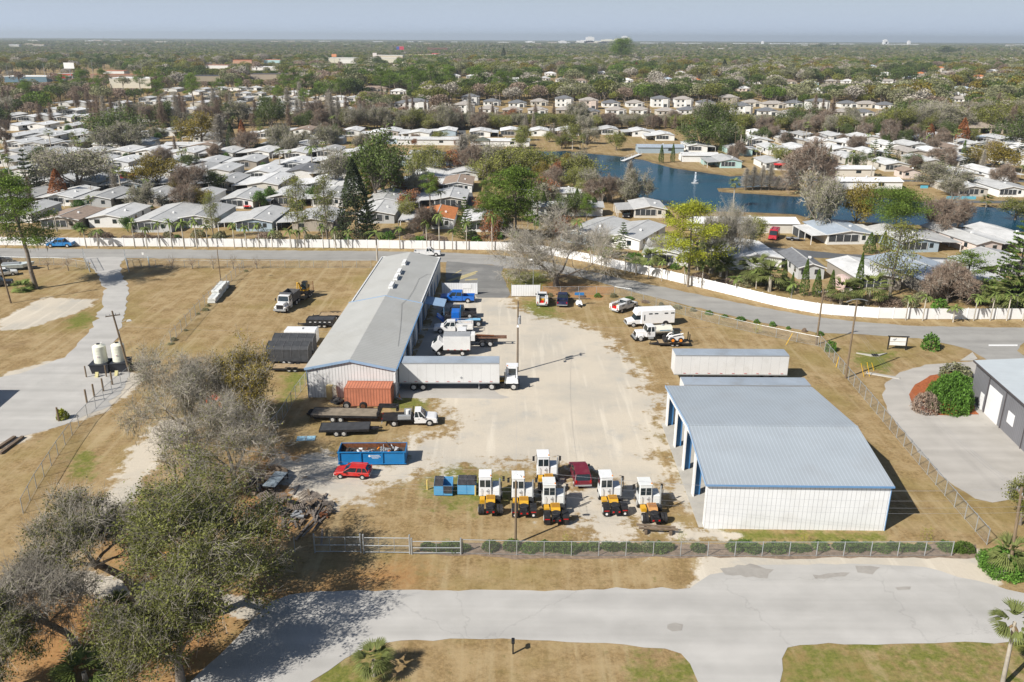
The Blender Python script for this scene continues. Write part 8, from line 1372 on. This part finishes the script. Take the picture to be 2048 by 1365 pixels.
# ================================================================ BELTS AND WOODS
ZONES = [  # outline px, spacing m, mix, height scale
    ([(-150, 262), (240, 258), (700, 262), (700, 236), (-150, 225)], 8.0, ['cypress', 'cypress', 'gcypress', 'goak', 'bare', 'queen', 'doak'], 1.0),
    ([(-150, 226), (700, 236), (700, 180), (-150, 168)], 11, ['cypress', 'gcypress', 'oak', 'doak', 'goak', 'bare', 'pine', 'olive', 'queen', 'goak', 'cypress'], 1.0),
    ([(700, 263), (1400, 262), (1400, 240), (1020, 238), (700, 232)], 7.0, ['oak', 'goak', 'cypress', 'bare', 'doak', 'gcypress', 'oak', 'rusty', 'goak', 'willow'], 0.85),
    ([(700, 232), (900, 236), (800, 200), (700, 195)], 8, ['oak', 'goak', 'bare', 'doak', 'cypress'], 0.9),
    ([(1400, 266), (1760, 270), (2200, 262), (2200, 236), (1760, 240), (1400, 240)], 7.5, ['oak', 'doak', 'goak', 'bare', 'goak', 'oak', 'cypress'], 1.0),
    ([(1755, 238), (2200, 240), (2200, 170), (1990, 172), (1760, 182)], 10, ['oak', 'goak', 'oak', 'doak', 'oak', 'willow'], 1.25),
    ([(1035, 203), (1740, 205), (1760, 174), (1035, 170)], 9.0, ['doak', 'goak', 'oak', 'goak', 'doak'], 1.2),
    ([(700, 205), (905, 205), (1035, 203), (1035, 176), (905, 160), (905, 128), (700, 132)], 11, ['doak', 'oak', 'doak', 'goak', 'pine'], 1.3),
    ([(-150, 180), (700, 190), (700, 128), (270, 180), (-150, 176)], 13, ['oak', 'goak', 'doak', 'bare', 'oak'], 1.1),
]
rows_ = []; ZP = [poly(z[0]) for z in ZONES]
def sample(px, sp, mix, hs, zi):
    pg = poly(px); lo, hi = pg.min(0), pg.max(0)
    X, Y = np.meshgrid(np.arange(lo[0], hi[0], sp), np.arange(lo[1], hi[1], sp)); q = np.stack([X.ravel(), Y.ravel()], 1)+RNG.uniform(-0.42*sp, 0.42*sp, (X.size, 2)); q = q[sdf(q, pg) > 0]
    for p in q:
        if near_home(p[0], p[1], 2.0) or any(abs(p[0]-h[0]) < h[2]+1 and 0 < h[1]-p[1] < 20 and rnd.random() < 0.88 for h in HOMES): continue
        rows_.append((p[1], p[0], rnd.choice(mix), hs*rnd.uniform(0.8, 1.4), zi))
ZN = ['behind the left homes', 'far left beyond the homes', 'between lakeside homes and suburb', 'left of the suburb', 'beyond the right homes', 'far right of the suburb', 'behind the suburban houses', 'upper centre-left', 'upper left']
for zi, z in enumerate(ZONES): sample(*z, zi)
_hq = [(Q((h[0]-h[2], h[1]-h[3], 0.8)), Q((h[0]+h[2], h[1]-h[3], 0.8)), h[1]-h[3]) for h in HOMES]
HU0 = np.array([q[0][0] for q in _hq]); HU1 = np.array([q[1][0] for q in _hq]); HV = np.array([q[0][1] for q in _hq]); HY = np.array([q[2] for q in _hq])
def sight(x, y, hh, wr, prob, lo=0.0):
    "height that leaves the houses behind this tree partly in view (0 = leave the tree out)"
    if rnd.random() > prob: return hh
    u0, v0 = Q((x, y, 0)); u, v = Q((x, y, hh)); hw = wr*F/max(y, 50)
    k = (HY > y) & (HU0 < u+hw) & (HU1 > u-hw) & (HV > v)
    if not k.any(): return hh
    c = hh*(v0-HV[k].max())/max(1e-3, v0-v)
    return max(c, lo)
rows_.sort(); LIM = {'oak tree': 285, 'cypress tree': 270, 'bare tree': 120, 'pine tree': 60, 'palm tree': 200, 'rusty tree': 40, 'small tree': 40}
WG = {'oak': 'grey-green oak crown in the far tree belts', 'doak': 'dark green oak crown in the far tree belts', 'goak': 'grey mossy oak in the far tree belts', 'cypress': 'brown leafless cypress in the far tree belts', 'gcypress': 'pale grey leafless cypress in the far belts', 'bare': 'leafless spreading tree in the far belts', 'pine': 'green pine in the far tree belts', 'olive': 'olive-gold tree in the far belts', 'queen': 'feather palm in the far tree belts', 'rusty': 'rust-leaved tree in the far belts', 'willow': 'yellow-green tree in the far belts'}
rest = []
for (y, x, k, s, zi) in rows_:
    cat = TP[k][0][0]['category']; h0 = TP[k][0][3]*s
    if y < 620:
        h1 = sight(x, y, h0, 3.5, 0.45 if x < -60 else 0.86)
        if h1 < 1.6: continue
        s *= max(h1/h0, 0.18)
    if TCOUNT.get(cat, 0) < LIM.get(cat, 250):
        pr = rnd.choice(TP[k]); tree(k, 0, 0, wpt=(x, y), h=pr[3]*s, w=pr[2]*s*rnd.uniform(0.9, 1.25), label=f"{WG[k].split(' in the')[0]}, {ZN[zi]}", group='trees of the far belts')
    else: rest.append((x, y, k, s))
# --- one object for the trees beyond counting, instanced on points
LC = bpy.data.collections.new('woods_source')
def lump(name, seed, leafm, h, rad, nl, ls, n=1, area=0, tr=True):
    rng = np.random.default_rng(seed); Vs = []; Qs = []; M = []; off = 0
    for t in range(n):
        cx, cy = (rng.uniform(-area/2, area/2, 2) if n > 1 else (0, 0)); hh = h*rng.uniform(0.75, 1.2) if n > 1 else h; rr = rad*rng.uniform(0.7, 1.25) if n > 1 else rad
        k = 9; cl = rng.normal(size=(k, 3)); cl /= np.linalg.norm(cl, axis=1)[:, None]; cl[:, 2] = np.abs(cl[:, 2])*0.9-0.15; cl = cl*[rr*0.68, rr*0.68, hh*0.32]+[0, 0, hh*0.58]
        i = rng.integers(0, k, nl); d = rng.normal(size=(nl, 3)); d /= np.linalg.norm(d, axis=1)[:, None]; c = cl[i]+d*[rr*0.42, rr*0.42, hh*0.17]*(0.8+0.25*rng.random((nl, 1)))
        V, Qd = leaves(rng, c, ls); V = V+[cx, cy, 0]; Vs.append(V); Qs.append(Qd+off); off += len(V); M += [(t % len(leafm)) if n > 1 else 0]*len(Qd)
        if tr:
            V, Qd = tubes([((cx, cy, 0), (cx, cy, hh*0.5), 0.3, 0.2)]+[((cx, cy, hh*0.25), (cx+c2[0]*0.8, cy+c2[1]*0.8, c2[2]), 0.18, 0.08) for c2 in cl[:5]], 4); Vs.append(V); Qs.append(Qd+off); off += len(V); M += [len(leafm)]*len(Qd)
    o = npmesh(name, np.concatenate(Vs), np.concatenate(Qs), None, mats=list(leafm)+['bark'], midx=M, link=False); LC.objects.link(o); return o
# names sort alphabetically: index order
for i, lm in enumerate(['oak', 'oakd', 'greyl', 'brown', 'olive', 'pine', 'greyl', 'twig']): lump(f"wood_{i}", 200+i, [lm], 11, 6, 1500, 0.75)
for i in range(6): lump(f"wood_{8+i}" if i < 2 else f"wood_9{i}", 220+i, [['oak', 'oakd', 'greyl', 'twig'], ['oakd', 'greyl', 'oak', 'brown'], ['greyl', 'greyl', 'olive', 'oakd'], ['greyl', 'twig', 'oak', 'oakd'], ['greyl', 'brown', 'oak', 'oakd'], ['oakd', 'oak', 'greyl', 'brown']][i], 12, 7, 420, 1.35, 16, 46, False)
NEAR_H = None
def scatter(name, pts, label):
    pts = np.array(pts, float); n = len(pts); me = bpy.data.meshes.new(name); me.vertices.add(n); me.vertices.foreach_set('co', np.column_stack([pts[:, 0], pts[:, 1], pts[:, 4]]).astype(np.float32).ravel())
    for nm, ty, col in (('idx', 'INT', 2), ('scl', 'FLOAT', 3)):
        a = me.attributes.new(nm, ty, 'POINT'); a.data.foreach_set('value', pts[:, col].astype(np.int32 if ty == 'INT' else np.float32))
    o = bpy.data.objects.new(name, me); COL.objects.link(o); tag(o, label, 'woods', kind='stuff')
    g = bpy.data.node_groups.new(name, 'GeometryNodeTree'); g.interface.new_socket('Geometry', in_out='INPUT', socket_type='NodeSocketGeometry'); g.interface.new_socket('Geometry', in_out='OUTPUT', socket_type='NodeSocketGeometry')
    N = g.nodes; gi = N.new('NodeGroupInput'); go = N.new('NodeGroupOutput'); ci = N.new('GeometryNodeCollectionInfo'); ci.inputs[0].default_value = LC; ci.inputs[1].default_value = True; ci.inputs[2].default_value = True
    ip = N.new('GeometryNodeInstanceOnPoints'); ip.inputs['Pick Instance'].default_value = True
    a1 = N.new('GeometryNodeInputNamedAttribute'); a1.data_type = 'INT'; a1.inputs[0].default_value = 'idx'; a2 = N.new('GeometryNodeInputNamedAttribute'); a2.data_type = 'FLOAT'; a2.inputs[0].default_value = 'scl'
    rv = N.new('FunctionNodeRandomValue'); rv.data_type = 'FLOAT_VECTOR'; rv.inputs[0].default_value = (0, 0, 0); rv.inputs[1].default_value = (0, 0, 6.28)
    K = g.links.new; K(gi.outputs[0], ip.inputs['Points']); K(ci.outputs[0], ip.inputs['Instance']); K(a1.outputs[0], ip.inputs['Instance Index']); K(a2.outputs[0], ip.inputs['Scale']); K(rv.outputs[0], ip.inputs['Rotation']); K(ip.outputs[0], go.inputs[0])
    md = o.modifiers.new('instances', 'NODES'); md.node_group = g; return o
KI = {'oak': [0, 6], 'doak': [1], 'goak': [2, 7], 'cypress': [3], 'gcypress': [2], 'bare': [3], 'olive': [4], 'pine': [5], 'willow': [4], 'queen': [5], 'rusty': [3]}
pts = []
for (x, y, k, s) in [(r[0], r[1], r[2], r[3]) for r in rest]:
    h1 = sight(x, y, 11*s, 4, 0.97)
    if h1 > 2.5: pts.append((x, y, rnd.choice(KI[k]), s*h1/(11*s), 0))
# the middle distance, 600 m to 1700 m, with clearings round the buildings
yv = 610
while yv < 1750:
    sp = 9.5+yv/260; hw = yv*0.66+60; x = -hw
    while x < hw:
        px_, py_ = x+rnd.uniform(-0.5, 0.5)*sp, yv+rnd.uniform(-0.5, 0.5)*sp
        u, v = Q((px_, py_, 0)); clear = (v > 126 and u < 440 and v < 172 and rnd.random() < (0.75 if u < 230 else 0.35)) or near_home(px_, py_, 4) or any(abs(px_-h[0]) < h[2]+1 and 0 < h[1]-py_ < (70 if h[2] > 15 else 32) and rnd.random() < 0.9 for h in HOMES)
        inz = any(sdf(np.array([[px_, py_]]), Z)[0] > -2 for Z in ZP) if yv < 900 else False
        sc = rnd.uniform(0.8, 1.65); h1 = sight(px_, py_, 11*sc, 5, 0.965)
        if not clear and not inz and h1 > 3: pts.append((px_, py_, rnd.choice([1, 1, 0, 6, 5, 1] if math.sin(px_*0.017+2*math.sin(py_*0.009)) > 0.45 else [2, 7, 3, 2, 0] if math.sin(px_*0.013+py_*0.021) > 0.5 else [0, 6, 2, 4, 0, 7]), h1/11, 0))
        x += sp*(1.0+0.35*math.sin(px_*0.011+1.3*math.sin(py_*0.013)))
    yv += sp
scatter('woods', pts, 'mixed grey-green winter woods filling the middle distance')
far = []; yv = 1730
while yv < 15000:
    sp = 40 if yv < 3500 else 62 if yv < 7000 else 120; hw = yv*0.66; x = -hw; s = sp/44
    while x < hw:
        a, b = x+rnd.uniform(-.3, .3)*sp, yv+rnd.uniform(-.3, .3)*sp
        if not any(abs(a-h[0]) < h[2]+20 and -30 < h[1]-b < 170 for h in HOMES) and rnd.random() > 0.05: far.append((a, b, rnd.choice([8, 9, 10, 11, 12, 13]), s*rnd.uniform(0.85, 1.15) if sp < 100 else 2.0, rnd.uniform(-1, 0) if sp < 100 else -8))
        x += sp
    yv += sp*(0.8 if yv < 7000 else 1.3)
scatter('far_woods', far, 'hazy blue-green woods running to the horizon')
# scattered pale roofs far off in the woods
for i in range(60):
    v = 79+rnd.random()**1.5*16+2; u = rnd.uniform(0, 2048); p = P(u, v+6 if v < 84 else v+3); w = p.y/110*rnd.uniform(0.5, 1.4)
    if p.y > 6400: p = p*(6300/p.y)
    o = thing('far_building', f"{rnd.choice(['white', 'cream', 'pale'])} roof glimpsed in the far woods", 'far building', (p.x, p.y, 0), 0, 'pale roofs glimpsed in the far woods')
    MB().box(-w/2, w/2, 0, w*0.4, 0, 9+p.y*0.0016).build('wall', 'wall', o, col=(0.62, 0.6, 0.54)); MB().box(-w/2-1, w/2+1, -1, w*0.4+1, 9+p.y*0.0016, 10+p.y*0.002).build('roof', 'wall', o, col=rnd.choice([(0.75, 0.75, 0.74), (0.6, 0.5, 0.42), (0.7, 0.7, 0.72)]))
# ================================================================ HAZE
hz = MB().box(-17000, 17000, -400, 20500, -1.5, 130).build('haze', M_['white'])
hm = bpy.data.materials.new('haze_air'); hm.use_nodes = True; hm.node_tree.nodes.clear(); pv_ = hm.node_tree.nodes.new('ShaderNodeVolumePrincipled'); mo = hm.node_tree.nodes.new('ShaderNodeOutputMaterial')
pv_.inputs['Color'].default_value = (0.80, 0.90, 1, 1); pv_.inputs['Density'].default_value = 0.00010; pv_.inputs['Anisotropy'].default_value = 0.2
hm.node_tree.links.new(pv_.outputs[0], mo.inputs['Volume']); hz.data.materials.clear(); hz.data.materials.append(hm); hz['kind'] = 'stuff'; hz['label'] = 'thin pale blue haze over the whole landscape'
